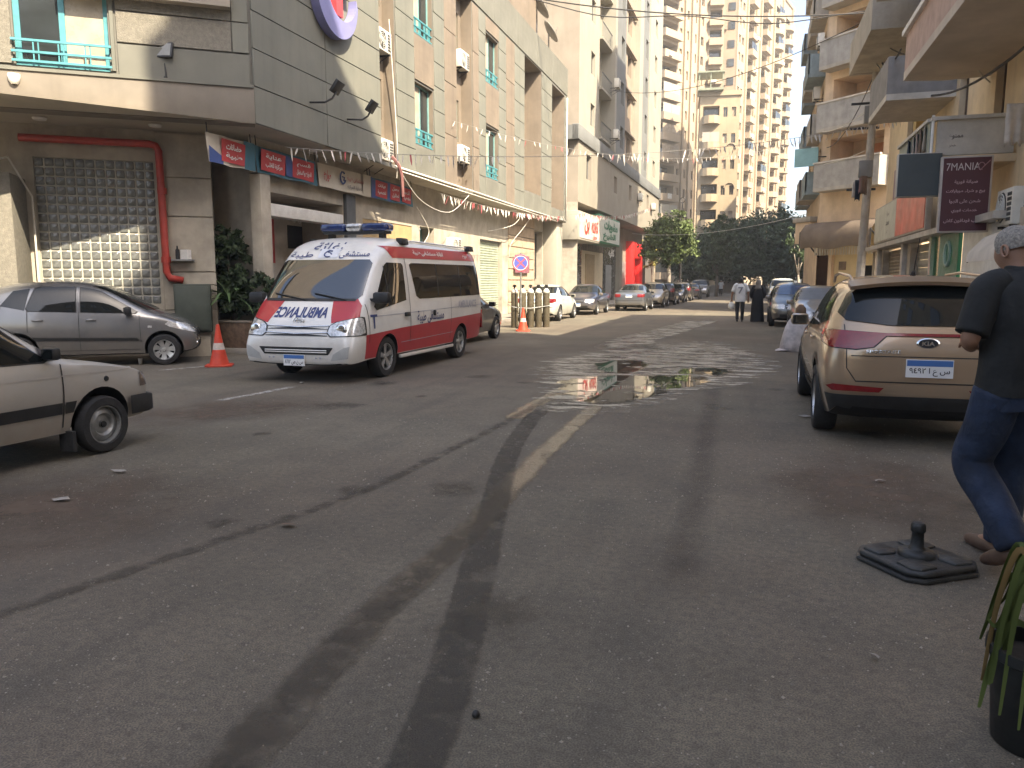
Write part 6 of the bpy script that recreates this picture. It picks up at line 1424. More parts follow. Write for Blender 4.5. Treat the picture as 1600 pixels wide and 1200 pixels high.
# ------------------------------------------------------------------ things on and around the hospital
for (u,y,z,t) in ((5.95,.18,7.62,'air conditioner high in the first narrow recess beside the logo'),(5.95,.18,4.80,'air conditioner low in the first narrow recess just above the banners'),
                  (12.1,.20,8.72,'upper air conditioner in the middle recess of the hospital'),(12.1,.20,5.62,'lower air conditioner in the middle recess of the hospital'),(24.75,.45,6.15,'air conditioner in the last recess near the hospital end')):
    ac_unit((-9.5-y,13.54+u,z),R(90),t)
ac_unit((-10.25,13.54+12.6,2.55),R(90),'air conditioner on the arcade wall above the ambulance roof')
lg = empty('hospital_logo',(-9.36,16.55,8.02),R(90),'slate blue crescent logo with red cross bar on the hospital wall','sign')
q = MB(); P=[]
n=40
for k in range(n+1):
    a = R(60+300*k/n)   # crescent open at its upper right
    ro = .92; ri_c = (.20,.16); 
    # inner circle is shifted up and right
    ox, oz = ro*math.cos(a), ro*math.sin(a)
    ix, iz = ri_c[0]+.66*math.cos(a), ri_c[1]+.66*math.sin(a)
    P.append(((ox,oz),(ix,iz)))
V=[]; F=[]
for (o_,i_) in P: V += [(o_[0],-.12,o_[1]),(i_[0],-.12,i_[1]),(o_[0],.09,o_[1]),(i_[0],.09,i_[1])]
for k in range(n): a=4*k; F += [(a,a+4,a+5,a+1),(a,a+2,a+6,a+4),(a+1,a+5,a+7,a+3)]
q.add(V,F); q.build('crescent',[mat('slate_blue_sign',(.22,.22,.42),.45,var=.05)],lg)
q = MB(); q.box(-.05,.24,-.10,.09,-.42,.9); q.build('red_bar',[mat('sign_red',(.60,.06,.07),.45,var=.05)],lg)
q = MB(); q.box(-.45,-.055,-.10,.09,.15,.5); q.box(.245,.64,-.10,.09,.15,.5); q.build('cross_arm',[mat('sign_red',(.60,.06,.07),.45,var=.05)],lg)
def flood(label, base, arm, head, face, up=.0):
    o = empty('floodlight', base, 0, label, 'floodlight'); b_ = Vector(base)
    q = MB(); q.tube([Vector(p)-b_ for p in arm], .022, 6); q.lathe([(.06,-.02),(.06,.02)],8,(0,0,0),axis='x'); q.build('arm',[M_black],o)
    f = Vector(face).normalized(); r = f.cross(Vector((0,0,1))).normalized(); u = r.cross(f)
    h = Vector(head)-b_
    q = MB(); q.obox(h,r*.20,f*.035,u*.15); hd = q.build('lamp_head',[M_black],o,bevel=.01)
    q = MB(); q.obox(h+f*.038,r*.17,f*.003,u*.12); q.build('lamp_glass',[mat('flood_glass',(.25,.25,.23),.15)],hd)
    for k in range(5): 
        pass
    return o
flood('dark floodlight on a bent arm over the banners, at the shadow edge',(-9.5,15.56,5.48),[(-9.5,15.56,5.48),(-9.1,15.58,5.46),(-8.98,15.7,5.56),(-8.93,15.8,5.72)],(-8.92,15.82,5.82),(-.75,-.1,.55))
flood('dark floodlight on a bent arm nearest the first recess',(-9.5,17.21,5.44),[(-9.5,17.21,5.44),(-9.1,17.3,5.42),(-9.0,17.4,5.52),(-8.95,17.46,5.66)],(-8.93,17.48,5.75),(-.75,-.1,.55))
fb_ = cham(1.55,-.02,5.36)
flood('dark floodlight standing on the ledge of the chamfered corner',tuple(fb_),[tuple(fb_),tuple(fb_+Vector((0,0,.12))),tuple(fb_+Vector((-.03,0,.34)))],tuple(fb_+Vector((-.05,0,.52))),(.2,-.9,.28))
cmr = empty('security_camera',tuple(cham(4.05,-.12,5.12)),A_ch,'small white dome camera at the left end of the ledge band','camera')
q = MB(); q.lathe([(.10,.10),(.10,.04),(.085,-.02),(.05,-.07),(.001,-.09)],16); q.build('housing',[M_white],cmr,smooth=True); q = MB(); q.lathe([(.055,-.062),(.03,-.085),(.001,-.095)],12); q.build('lens',[M_glass],cmr)
dp = empty('drain_pipe',tuple(cham(4.42,-.13,0)),A_ch,'white drain pipe running down the left end of the chamfer','pipe')
q = MB(); q.tube([(0,0,9),(0,0,5.35),(-.04,0,5.22),(-1.6,0,5.15)],.055,8); q.build('pipe',[M_pipew],dp,smooth=True)
q = MB(); q.tube([(-.1,-.0,4.3),(-.3,-.05,3.6),(-.05,.9,3.9),(.25,1.15,3.2),(.25,1.15,.9)],.02,6); q.build('cable',[M_pipew],dp)
fp = empty('fire_pipe',tuple(cham(4.45,1.3,0)),A_ch,'red fire main pipe around the glass block panel','pipe')
q = MB(); q.tube([(.1,-.16,4.33),(2.42,-.16,4.33),(2.53,-.16,4.30),(2.58,-.16,4.2),(2.60,-.16,1.75),(2.66,-.16,1.62),(2.9,-.1,1.58)],.075,10); q.build('pipe',[M_pipered],fp,smooth=True)
for x,z in ((2.60,2.0),(2.6,3.4)): q = MB(); q.lathe([(.095,z-.06),(.095,z+.06)],10,(x,-.16,0)); q.build('pipe_coupling',[M_pipered],fp)
sh_ = empty('wall_shelf',tuple(cham(1.72,1.3,1.98)),A_ch,'small wall shelf with bottles beside the red pipe','shelf')
q = MB(); q.box(-.02,.42,-.32,-.05,0,.03); q.build('board',[M_steel],sh_)
for x,h,mt,nm in ((.10,.28,M_black,'bottle'),(.26,.2,M_white,'box')):
    q = MB(); q.lathe([(.04,0),(.04,h*.7),(.015,h*.8),(.015,h)],10) if nm == 'bottle' else q.box(-.09,.09,-.06,.06,0,h)
    o = q.build('shelf_'+nm,[mt]); o.location = tuple(cham(1.72-x,1.3-.18,2.012)); props(o,'dark slim bottle standing on the wall shelf' if nm=='bottle' else 'white carton standing on the wall shelf',nm)
cbx = empty('utility_cabinet',tuple(cham(1.35,.95,0)),A_ch,'dark green utility cabinet between the red pipe and planter','cabinet')
q = MB(); q.box(-.35,.35,-.3,.25,.5,1.5); q.build('cabinet_body',[mat('cabinet_green',(.045,.055,.04),.6,var=.15)],cbx,bevel=.02); q = MB(); q.box(-.30,.30,-.2,.2,0,.5); q.build('plinth',[M_stone],cbx); q = MB(); q.box(-.31,.31,-.325,-.302,.55,1.45); q.build('cabinet_door',[mat('cabinet_green2',(.055,.065,.05),.6,var=.15)],cbx,bevel=.006)
# banners along the portico: local XZ plane, facing the street
M_brd = mat('banner_red',(.50,.055,.06),.6,var=.08,scale=3); M_bbl = mat('banner_blue',(.05,.09,.27),.6,var=.1,scale=3); M_btl = mat('banner_teal',(.05,.16,.22),.6,var=.1,scale=3); M_bwh = mat('banner_white',(.58,.53,.44),.65,var=.06,scale=2)
def banner(label,u0,u1,base,items,z0=3.87,z1=4.44,sag=.03):
    o = empty('hospital_banner',(-10.2,13.54+u0,z0),R(90),label,'banner'); w_ = u1-u0; h = z1-z0
    q = MB(); V=[]; F=[]; n=16
    for i in range(n+1):
        x = w_*i/n; y = .02*math.sin(i*.9); 
        for (yy,z) in ((y-.03,0+sag*math.sin(i*.7)*.4),(y,h*.5),(y+.02,h)): V.append((x,yy,z))
    for i in range(n): F += [(3*i,3*i+3,3*i+4,3*i+1),(3*i+1,3*i+4,3*i+5,3*i+2)]
    q.add(V,F); c = q.build('canvas',[base],o,smooth=True); 
    for it in items:
        if it[0] == 'tag':
            _,x0,x1,t1,t2 = it; q = MB(); q.add([(x0,-.055,h*.12),(x1-.06,-.055,h*.08),(x1,-.05,h*.86),(x0+.03,-.05,h*.9)],[(0,1,2,3)]); tg = q.build('red_tag',[M_brd],o)
            q = MB(); text_panel(q,arabic(t1),(x0+x1)/2,h*.66,-.062,h*.22,width=(x1-x0)*.62,bold=.03); text_panel(q,arabic(t2),(x0+x1)/2,h*.34,-.062,h*.24,width=(x1-x0)*.66,bold=.03); q.build('tag_lettering',[M_wlet],tg)
        elif it[0] == 'tri':
            q = MB(); q.add([(it[1],-.05,h*it[3]),(it[2],-.05,h*it[4]),(it[2],-.05,h*it[5]),(it[1],-.05,h*it[6])],[(0,1,2,3)]); q.build('colour_panel',[it[7]],o)
        elif it[0] == 'txt':
            q = MB(); text_panel(q,arabic(it[1]),it[2],h*it[3],-.05,h*it[4],width=it[5],bold=.03); q.build('banner_lettering',[it[6]],o)
        elif it[0] == 'logo':
            q = MB(); q.tube([(it[1]+.13*math.cos(R(a)),-.06,h*.58+.15*math.sin(R(a))) for a in range(50,341,29)],.022,5); q.tube([(it[1]-.02,-.06,h*.62),(it[1]+.08,-.06,h*.62),(it[1]+.04,-.06,h*.45)],.018,5); q.build('logo_print',[M_navy],o)
    for x in (.05,w_-.05): q = MB(); q.tube([(x,.02,h),(x+.02,.05,h+.22)],.012,5); q.build('tie',[M_black],o)
    return o
banner('white and blue banner with one red tag at the portico corner',-.56,.92,M_bwh,[('tri',.0,.42,0,0,.25,.55,M_bbl),('tri',1.1,1.47,0,0,1,1,M_btl),('tag',.36,1.15,'حضانات','طبية')])
banner('blue banner with two red tags above the bushes',1.0,3.45,M_btl,[('tri',1.05,1.4,.1,.1,.8,.9,M_bbl),('tag',.10,1.05,'عناية','مركزة للقلب'),('tag',1.30,2.25,'قسم','الطوارئ والاستقبال')])
banner('long cream banner with hospital crescent and pink lettering',3.5,6.15,M_bwh,[('tri',2.2,2.65,0,0,1,1,M_bwh),('logo',1.1),('txt','مستشفى طيبة',1.8,.62,.3,.9,mat('banner_pink',(.50,.20,.18),.6)),('txt','للعناية المركزة',1.75,.25,.2,.8,mat('banner_grey',(.2,.19,.18),.6)),('txt','طوارئ',.35,.5,.5,.35,M_brd)])
banner('blue banner with three red tags over the ochre wall',6.2,9.05,M_btl,[('tri',0,.35,0,0,.7,1,M_bbl),('tri',1.0,1.2,0,0,.9,.9,M_bbl),('tag',.22,1.0,'عيادات','تخصصية'),('tag',1.15,1.85,'معمل','تحاليل'),('tag',1.95,2.65,'أشعة','مقطعية')])
# poster wall deep in the entrance
po = empty('entrance_poster',(-11.7,13.54+4.2,.12),R(90),'red and white poster with an ambulance print inside the entrance','poster')
q = MB(); q.box(-1.6,2.9,-.05,.05,.0,3.1); q.build('poster_board',[mat('poster_white',(.50,.46,.40),.6,var=.1)],po)
for x0,x1,z0,z1,mt in ((-1.2,-.5,1.9,3.0,M_brd),(.1,1.3,2.3,2.9,M_black),(.1,1.4,1.7,2.1,M_brnw),(1.7,2.8,2.2,2.9,M_brd),(1.7,2.8,1.5,1.9,M_brd),(.1,1.4,.9,1.4,M_brd)): q = MB(); q.box(x0,x1,-.062,-.052,z0,z1); q.build('poster_block',[mt],po)
q = MB(); text_panel(q,arabic('مستشفى طيبة'),.75,3.05,-.065,.16,bold=.03); text_panel(q,arabic('اسعاف'),2.25,2.55,-.068,.2,bold=.03); q.build('poster_lettering',[M_wlet],po)

# ------------------------------------------------------------------ planting by the portico
pb = empty('planter_box',(-10.95,14.45,.12),R(0),'low brown brick planter under the bushes by the portico','planter'); q = MB(); q.box(-.42,.75,-.30,.30,0,.55); q.build('box',[mat('brown_brick_planter',(.15,.095,.06),.85,var=.25,scale=7,bump=.4)],pb,bevel=.015); q = MB(); q.box(-.37,.70,-.25,.25,.5,.552); q.build('soil',[mat('soil',(.05,.04,.03),.95,var=.3,scale=12)],pb); q = MB(); q.box(-.42,.75,-.32,-.25,.552,.60); q.build('rim',[M_brownb],pb,bevel=.01)
def bush(label,loc,blobs,n,size,mt,seed,name='bush'):
    o = empty(name,loc,0,label,'bush'); q = MB()
    for b_ in blobs: q.tube([(0,0,0),(b_[0]*.5,b_[1]*.5,b_[2]*.5),(b_[0],b_[1],b_[2])],[.03,.02,.008],5)
    q.build('stem',[M_bark],o); c = link('crown',crown_mesh('crown',blobs,n,size,mt,seed),o); c['kind']='stuff'; return o
bush('tall broad leaved bush against the corner pier',(-10.95,14.5,.66),[(0,0,1.30,.42,.34,.65),(.1,-.05,.6,.45,.38,.45),(-.05,0,1.85,.32,.3,.3)],3600,.07,L_shrub,31)
bush('lower dark bush beside the entrance column',(-10.15,14.45,.5),[(0,-.1,.75,.50,.36,.5),(.35,-.1,.55,.42,.36,.4)],2600,.065,L_shrub,32)
def strap_plant(name,label,loc,n,L_,wd,mt,seed,droop=1.0,up=.8,cat='plant',split=True):
    o = empty(name,loc,0,label,cat); rnd = random.Random(seed)
    for k in range(n):
        a = 2*math.pi*k/n*2.4+rnd.uniform(-.3,.3); el = rnd.uniform(.25,1.35)*up; ln = L_*rnd.uniform(.7,1.1); q = MB(); V=[]; m_=7
        d = Vector((math.cos(a),math.sin(a),0)); s_ = Vector((-math.sin(a),math.cos(a),0)); p = Vector((0,0,.02*k/n)); e = el
        for i in range(m_+1):
            t = i/m_; w_ = wd*(1-.0*t)*math.sin(math.pi*min(1,.18+.82*(1-t)))**.7 if i < m_ else .001
            V += [p-s_*w_*.5+Vector((0,0,w_*.25)), p, p+s_*w_*.5+Vector((0,0,w_*.25))]
            p = p + (d*math.cos(e)+Vector((0,0,1))*math.sin(e))*ln/m_; e -= droop*rnd.uniform(.22,.36)
        q.add(V,[(3*i+j,3*i+3+j,3*i+4+j,3*i+1+j) for i in range(m_) for j in (0,1)])
        q.build('leaf',[mt],o,smooth=True)
    return o
strap_plant('dracaena','spiky arching plant in front of the bushes by the portico',(-10.72,14.1,1.15),38,.9,.05,L_palm,5,.75,1.0)
# plant pot at the lower right corner
pt = empty('plant_pot',(.98,2.83,0),0,'black plastic pot cut off at the lower right corner','plant pot')
q = MB(); q.lathe([(.125,0),(.13,.005),(.15,.30),(.165,.31),(.165,.345),(.152,.345),(.145,.29)],28,cap=False); q.lathe([(.001,.004),(.125,.004)],28,cap=False); q.build('pot',[mat('pot_plastic',(.012,.013,.012),.55,var=.2,scale=10)],pt,smooth=True,angle=50); q = MB(); q.lathe([(.001,.30),(.146,.295)],20); q.build('soil',[mat('soil',(.05,.04,.03),.95)],pt)
def arch_leaf(o,pts,wd,mt):
    q = MB(); V=[]; P = smooth_path3(pts); n = len(P)
    for i,p in enumerate(P):
        d = (P[min(i+1,n-1)]-P[max(i-1,0)]).normalized(); s_ = d.cross(Vector((.35,-.9,.2))).normalized(); w_ = wd*max(.03,math.sin(math.pi*(.12+.88*(1-i/(n-1))))**.8)
        V += [p-s_*w_*.5+Vector((0,0,.12*w_)),p,p+s_*w_*.5+Vector((0,0,.12*w_))]
    q.add(V,[(3*i+j,3*i+3+j,3*i+4+j,3*i+1+j) for i in range(n-1) for j in (0,1)]); q.build('leaf',[mt],o,smooth=True)
def smooth_path3(pts,n=6):
    P=[Vector(p) for p in pts]; out=[]
    for i in range(len(P)-1):
        a,b_,c,d=P[max(i-1,0)],P[i],P[i+1],P[min(i+2,len(P)-1)]
        for k in range(n):
            t=k/n; out.append(.5*((2*b_)+(c-a)*t+(2*a-5*b_+4*c-d)*t*t+(3*b_-a-3*c+d)*t*t*t))
    out.append(P[-1]); return out
po_ = empty('potted_plant',(.98,2.83,.28),0,'long leaved green plant drooping over the black pot','plant')
L_str = leaf_mat('strap_leaf',(.095,.125,.035)); L_dry = leaf_mat('dry_leaf',(.22,.15,.06))
rnd = random.Random(17)
for k in range(44):
    a = rnd.uniform(0,6.28); r = rnd.uniform(.07,.22); h = rnd.uniform(.18,.40); dr = rnd.uniform(-.20,.25)
    d = Vector((math.cos(a),math.sin(a),0)); r = min(r,.12) if d.x < -.3 else r
    arch_leaf(po_,[(d.x*.03,d.y*.03,0),tuple(d*r*.45+Vector((0,0,h*.75))),tuple(d*r*.85+Vector((0,0,h))),tuple(d*r*1.25+Vector((0,0,h*.55))),tuple(d*r*1.5+Vector((0,0,dr)))],rnd.uniform(.014,.026),L_dry if k%9==0 else L_str)
for pts in ([(-.02,0,0),(-.04,-.02,.22),(-.09,-.03,.30),(-.14,-.05,.16),(-.17,-.07,-.06)],[(-.02,.02,0),(-.02,.02,.26),(-.05,.0,.40),(-.10,-.01,.30),(-.13,-.02,.08)],[(0,0,0),(.02,.05,.3),(.0,.05,.48),(-.06,.03,.34),(-.10,.0,.12)],[(0,0,0),(-.05,.0,.12),(-.11,-.02,.13),(-.16,-.04,.0),(-.19,-.06,-.15)]):
    arch_leaf(po_,pts,.026,L_str)

# ------------------------------------------------------------------ cones, gas cylinders, sign
M_orange_c = mat('cone_orange',(.62,.06,.025),.5,var=.12,scale=6,dirt=(.25,.10,.06),dirt_amt=.3); M_coneband = mat('cone_band',(.60,.52,.45),.5,var=.2,scale=8)
def cone(label,loc,h,rz=0):
    o = empty('traffic_cone',loc,rz,label,'traffic cone','orange traffic cones'); q = MB(); b_=.23*h/.75
    q.prism([(-b_,-b_*.7),(-b_*.7,-b_),(b_*.7,-b_),(b_,-b_*.7),(b_,b_*.7),(b_*.7,b_),(-b_*.7,b_),(-b_,b_*.7)],0,.035); q.build('base',[M_orange_c],o,bevel=.008)
    q = MB(); q.lathe([(.17*h/.75,.035),(.165*h/.75,.06),(.105*h/.75,.40*h),(.08*h/.75,.56*h),(.035*h/.75,.93*h),(.03*h/.75,h),(.001,h)],24); q.build('body',[M_orange_c],o,smooth=True,angle=50)
    q = MB(); q.lathe([(.1065*h/.75,.40*h),(.0815*h/.75,.56*h)],24,cap=False); q.build('band',[M_coneband],o,smooth=True); return o
cone('worn orange cone standing in front of the grey hatchback',(-9.33,11.92,0),.77,R(30)); cone('sunlit orange cone standing before the gas cylinders',(-6.82,23.35,0),.73,R(15))
M_cyl = mat('cylinder_olive',(.095,.08,.05),.55,.1,var=.2,scale=6,streak=.3,dirt=(.12,.07,.04),dirt_amt=.45); M_cylw = mat('cylinder_shoulder',(.60,.57,.50),.5,var=.15,scale=8)
def cylinder(loc,label):
    o = empty('gas_cylinder',loc,0,label,'gas cylinder','gas cylinders at the kerb'); q = MB(); q.lathe([(.115,0),(.12,.02),(.12,1.14),(.118,1.16)],20); q.build('shell',[M_cyl],o,smooth=True,angle=50)
    q = MB(); q.lathe([(.1195,1.155),(.112,1.22),(.085,1.28),(.05,1.31),(.035,1.32)],20); q.build('shoulder',[M_cylw],o,smooth=True); q = MB(); q.lathe([(.03,1.31),(.03,1.37),(.055,1.375),(.055,1.44),(.03,1.45)],10); q.box(-.07,.07,-.015,.015,1.385,1.415); q.build('valve',[M_black],o); return o
for k,t in enumerate(('gas cylinder at the left end of the row','second gas cylinder from the left','middle gas cylinder of the five','fourth gas cylinder from the left','gas cylinder at the right end, beside the white saloon')):
    cylinder((-7.60+.235*k,25.0+.16*k,0),t)
rp = bpy.data.objects.new('chain',MB().tube(smooth_path3([(-7.80,24.85,.80),(-7.55,24.78,.70),(-7.1,25.1,.66),(-6.85,25.3,.69),(-6.5,25.6,.74)]),.014,6).mesh('chain',[M_steel])); COL.objects.link(rp); props(rp,'slack chain tied round the five gas cylinders','chain')
ns = empty('no_stopping_sign',(-7.3,24.7,0),R(0),'round blue no stopping sign with red cross on a thin pole','road sign')
q = MB(); q.tube([(0,0.03,0),(0,.03,2.5)],.03,8); q.build('pole',[M_steel],ns); q = MB(); q.lathe([(.15,0),(.15,.05),(.04,.06)],12); q.build('base',[M_black],ns)
q = MB(); q.lathe([(.001,-.02),(.275,-.02),(.285,-.01),(.285,.012),(.001,.014)],32,(0,0,2.16),axis='y'); dsc = q.build('disc',[mat('sign_blue',(.09,.11,.42),.45,var=.05)],ns,smooth=True,angle=40); dsc.rotation_euler = (0,0,R(17))
M_sred = mat('sign_red_border',(.55,.10,.12),.45,var=.05)
q = MB(); V=[]; F=[]
for k in range(33): a=2*math.pi*k/32; V += [(.28*math.cos(a),-.0235,2.16+.28*math.sin(a)),(.235*math.cos(a),-.0235,2.16+.235*math.sin(a))]
q.add(V,[(2*k,2*k+2,2*k+3,2*k+1) for k in range(32)])
for s_ in (1,-1):
    c_ = Vector((.165,0,.165*s_)); n_ = Vector((-s_*.016,0,.016)); m_ = Vector((0,-.0228 if s_>0 else -.0222,2.16)); q.add([m_-c_-n_,m_+c_-n_,m_+c_+n_,m_-c_+n_],[(0,1,2,3)])
rg = q.build('red_marking',[M_sred],ns); rg.rotation_euler = (0,0,R(17))
q = MB(); V=[]
for k in range(33): a=2*math.pi*k/32; V += [(.235*math.cos(a),-.0238,2.16+.235*math.sin(a)),(.222*math.cos(a),-.0238,2.16+.222*math.sin(a))]
q.add(V,[(2*k,2*k+2,2*k+3,2*k+1) for k in range(32)]); rg = q.build('white_ring',[M_plate],ns); rg.rotation_euler = (0,0,R(17))
mb_ = empty('faded_board',(-10.33,13.54+21.2,1.95),R(90),'faded maroon board fixed to the banded pillar behind the round sign','board'); q = MB(); q.box(-1.0,1.3,-.12,-.09,0,.8); q.build('board',[mat('faded_maroon',(.22,.09,.11),.6,var=.15)],mb_)

# umbrella stand in the foreground
ub = empty('umbrella_base',(.93,4.53,0),R(35),'dark plastic parasol base with upright socket on the asphalt','umbrella base')
M_ub = mat('umbrella_plastic',(.020,.022,.022),.5,var=.25,scale=7,bump=.3,dirt=(.09,.078,.06),dirt_amt=.4)
def rsq(h,c): return [(h-c,-h),(h,-h+c),(h,h-c),(h-c,h),(-h+c,h),(-h,h-c),(-h,-h+c),(-h+c,-h)]
q = MB(); q.prism(rsq(.245,.07),0,.028); q.build('tray',[M_ub],ub,bevel=.012); q = MB(); q.prism(rsq(.235,.065),.03,.062); q.build('top_shell',[M_ub],ub,bevel=.014,bseg=3)
for sx in (1,-1):
    for sy in (1,-1): q = MB(); q.prism([(sx*.045,sy*.10),(sx*.10,sy*.045),(sx*.20,sy*.06),(sx*.205,sy*.17),(sx*.17,sy*.205),(sx*.06,sy*.20)][::(1 if sx*sy>0 else -1)],.055,.074); q.build('weight_segment',[M_ub],ub,bevel=.009)
q = MB(); q.lathe([(.095,.06),(.095,.082),(.085,.092),(.045,.098),(.034,.115),(.030,.19),(.034,.195),(.038,.20),(.038,.235),(.03,.246),(.001,.248)],24); q.build('socket',[M_ub],ub,smooth=True,angle=45)
# sack by the parked SUV
sk = empty('woven_sack',(1.0,18.3,0),R(15),'stuffed white woven sack left on the road before the silver car','sack')
rnd = random.Random(4); V=[]; n=20
for j,(r,z) in enumerate(((.26,.0),(.31,.06),(.32,.2),(.30,.38),(.26,.55),(.20,.68),(.13,.78),(.10,.84))):
    for k in range(n): a=2*math.pi*k/n; rr_=r*(1+.09*math.sin(3*a+j*.8)+rnd.uniform(-.05,.05)); V.append((rr_*math.cos(a)*1.05+.10*z,rr_*math.sin(a)*.8,z+rnd.uniform(-.012,.012)))
q = MB(); q.add(V,[(j*n+k,j*n+(k+1)%n,(j+1)*n+(k+1)%n,(j+1)*n+k) for j in range(7) for k in range(n)]+[list(range(7*n,8*n))]); q.build('sack',[mat('woven_plastic',(.52,.47,.45),.7,var=.18,scale=7,bump=.5,bscale=60)],sk,smooth=True)
q = MB(); q.add([(-.45,-.1,.02),(-.2,-.22,.04),(-.2,.1,.10),(-.38,.12,.03)],[(0,1,2,3)]); q.build('sack_flap',[mat('woven_plastic',(.52,.47,.45),.7)],sk)
bb_ = empty('brown_bundle',(1.10,18.3,.80),R(10),'brown paper bundle resting on top of the white sack','bundle'); q = MB(); q.lathe([(.07,0),(.12,.05),(.11,.16),(.05,.24),(.001,.25)],12); q.build('bundle',[mat('brown_paper',(.16,.10,.06),.8,var=.2,scale=9)],bb_,smooth=True)
# small litter
cp = empty('paper_cup',tuple(Vector((-10.97,11.75,0))),0,'small white paper cup lying by the hatchback front wheel','cup'); q = MB(); q.lathe([(.03,0),(.042,.11),(.045,.112),(.04,.112)],14); q.build('cup',[M_white],cp,smooth=True)
rnd = random.Random(9)
for i,(x,y,s_,t) in enumerate(((.66,9.32,.10,'white scrap of paper beside the SUV wheel'),(-4.87,4.91,.09,'flat white scrap near the old beige car'),(-4.63,4.13,.09,'pale scrap in the left foreground'),(-2.75,4.1,.07,'crumpled brown scrap on the damp track'),(1.02,6.4,.06,'white scrap behind the umbrella base'),(.55,3.3,.03,'small white chip below the umbrella base'),(-6.5,10.2,.06,'white scrap in front of the ambulance wheel'))):
    q = MB(); n_=7; V=[(s_*math.cos(2*math.pi*k/n_)*rnd.uniform(.5,1),s_*.6*math.sin(2*math.pi*k/n_)*rnd.uniform(.5,1),.012+rnd.uniform(0,.02)) for k in range(n_)]+[(0,0,.03)]
    q.add(V,[(k,(k+1)%n_,n_) for k in range(n_)]); o = q.build('paper_scrap',[mat('brown_paper',(.16,.10,.06)) if i==3 else mat('dirty_paper',(.34,.31,.27),.8,var=.2,scale=20)]); o.location=(x,y,0); props(o,t,'litter','scraps of litter on the road')
q = MB(); q.lathe([(.001,0),(.012,.004),(.016,.014),(.011,.025),(.001,.03)],10); o = q.build('pebble',[M_black],smooth=True); o.location=(-.88,2.42,0); props(o,'single dark pebble in the middle foreground','pebble')
for k in range(220):
    pass

# ------------------------------------------------------------------ parked vehicles
ambulance((-6.60,13.05,0),R(-90),1.07)
suv_kia((1.57,9.95,0),R(90),.97)
hatch_i10((-11.86,11.72,0),R(36)); hatch_old((-6.32,4.47,0),R(87))
LEFTG = 'cars parked along the left kerb'; RIGHTG = 'cars parked along the right kerb'
sedan((-7.42,18.75,0),R(90),'dark grey saloon half hidden behind the ambulance',paint('p_darkgrey',(.06,.065,.062),.4),LEFTG,0,'five')
sedan((-7.95,31.0,0),R(90),'white saloon with red tail lamps next to the gas cylinders',paint('p_white',(.66,.68,.60),0,.25,.12),LEFTG)
sedan((-7.65,37.3,0),R(-90),'dark blue saloon facing the camera beyond the white saloon',paint('p_navy',(.018,.025,.05),.3),LEFTG)
sedan((-6.05,42.7,0),R(90),'blue grey saloon seen from behind beyond the dark blue one',paint('p_bluegrey',(.13,.15,.18),.5),LEFTG)
sedan((-5.7,48.2,0),R(-90),'beige saloon facing the camera beyond the blue grey one',paint('p_beige',(.34,.29,.20),.3),LEFTG,1)
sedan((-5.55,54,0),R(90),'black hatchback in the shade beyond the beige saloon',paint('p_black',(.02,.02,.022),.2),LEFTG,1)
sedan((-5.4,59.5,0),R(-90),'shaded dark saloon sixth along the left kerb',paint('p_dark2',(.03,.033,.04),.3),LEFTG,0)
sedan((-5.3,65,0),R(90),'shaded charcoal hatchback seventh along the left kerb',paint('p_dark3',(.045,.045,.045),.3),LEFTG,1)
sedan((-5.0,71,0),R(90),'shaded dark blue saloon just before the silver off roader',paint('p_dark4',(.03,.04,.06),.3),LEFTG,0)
sedan((-4.8,80,0),R(-90),'silver off roader at the far end of the left kerb',paint('p_silver',(.38,.38,.37),.6),LEFTG,2,'five')
sedan((2.0,24.9,0),R(-90),'silver saloon with a grey sunshade in its windscreen',paint('p_silvertan',(.30,.28,.25),.5),RIGHTG,0,sunshade=mat('grey_sunshade',(.17,.18,.19),.5,var=.1))
sedan((1.5,29.9,0),R(-90),'dark hatchback with bluish windscreen beside the couple',paint('p_bluedark',(.06,.075,.085),.5),RIGHTG,1,sunshade=mat('bluish_screen',(.04,.07,.14),.1,spec=.8))
sedan((1.7,35.6,0),R(-90),'sunlit white hatchback behind the dark hatchback',paint('p_white',(.66,.68,.60)),RIGHTG,1)
sedan((2.1,56,0),R(-90),'white off roader far along the right kerb',paint('p_white',(.66,.68,.60)),RIGHTG,2)
# ------------------------------------------------------------------ people: one skinned body each, clothes and hair as children (y forward, x to the right)
def skin_mesh(name, pts, edges, root, mt, sub=2):
    names = list(pts); ix = {n:i for i,n in enumerate(names)}
    me = bpy.data.meshes.new(name); me.from_pydata([pts[n][0] for n in names],[(ix[a],ix[b]) for a,b in edges],[])
    o = bpy.data.objects.new(name, me); COL.objects.link(o)
    o.modifiers.new('k','SKIN').use_smooth_shade = True
    for n in names:
        sv = me.skin_vertices[0].data[ix[n]]; r = pts[n][1]; sv.radius = r if isinstance(r,tuple) else (r,r); sv.use_root = n == root
    m = o.modifiers.new('s','SUBSURF'); m.levels = sub; m.render_levels = sub
    dg = bpy.context.evaluated_depsgraph_get(); dg.update(); res = bpy.data.meshes.new_from_object(o.evaluated_get(dg)); bpy.data.objects.remove(o)
    res.name = name; res.materials.clear(); res.materials.append(mt); res.polygons.foreach_set('use_smooth',[True]*len(res.polygons)); return res
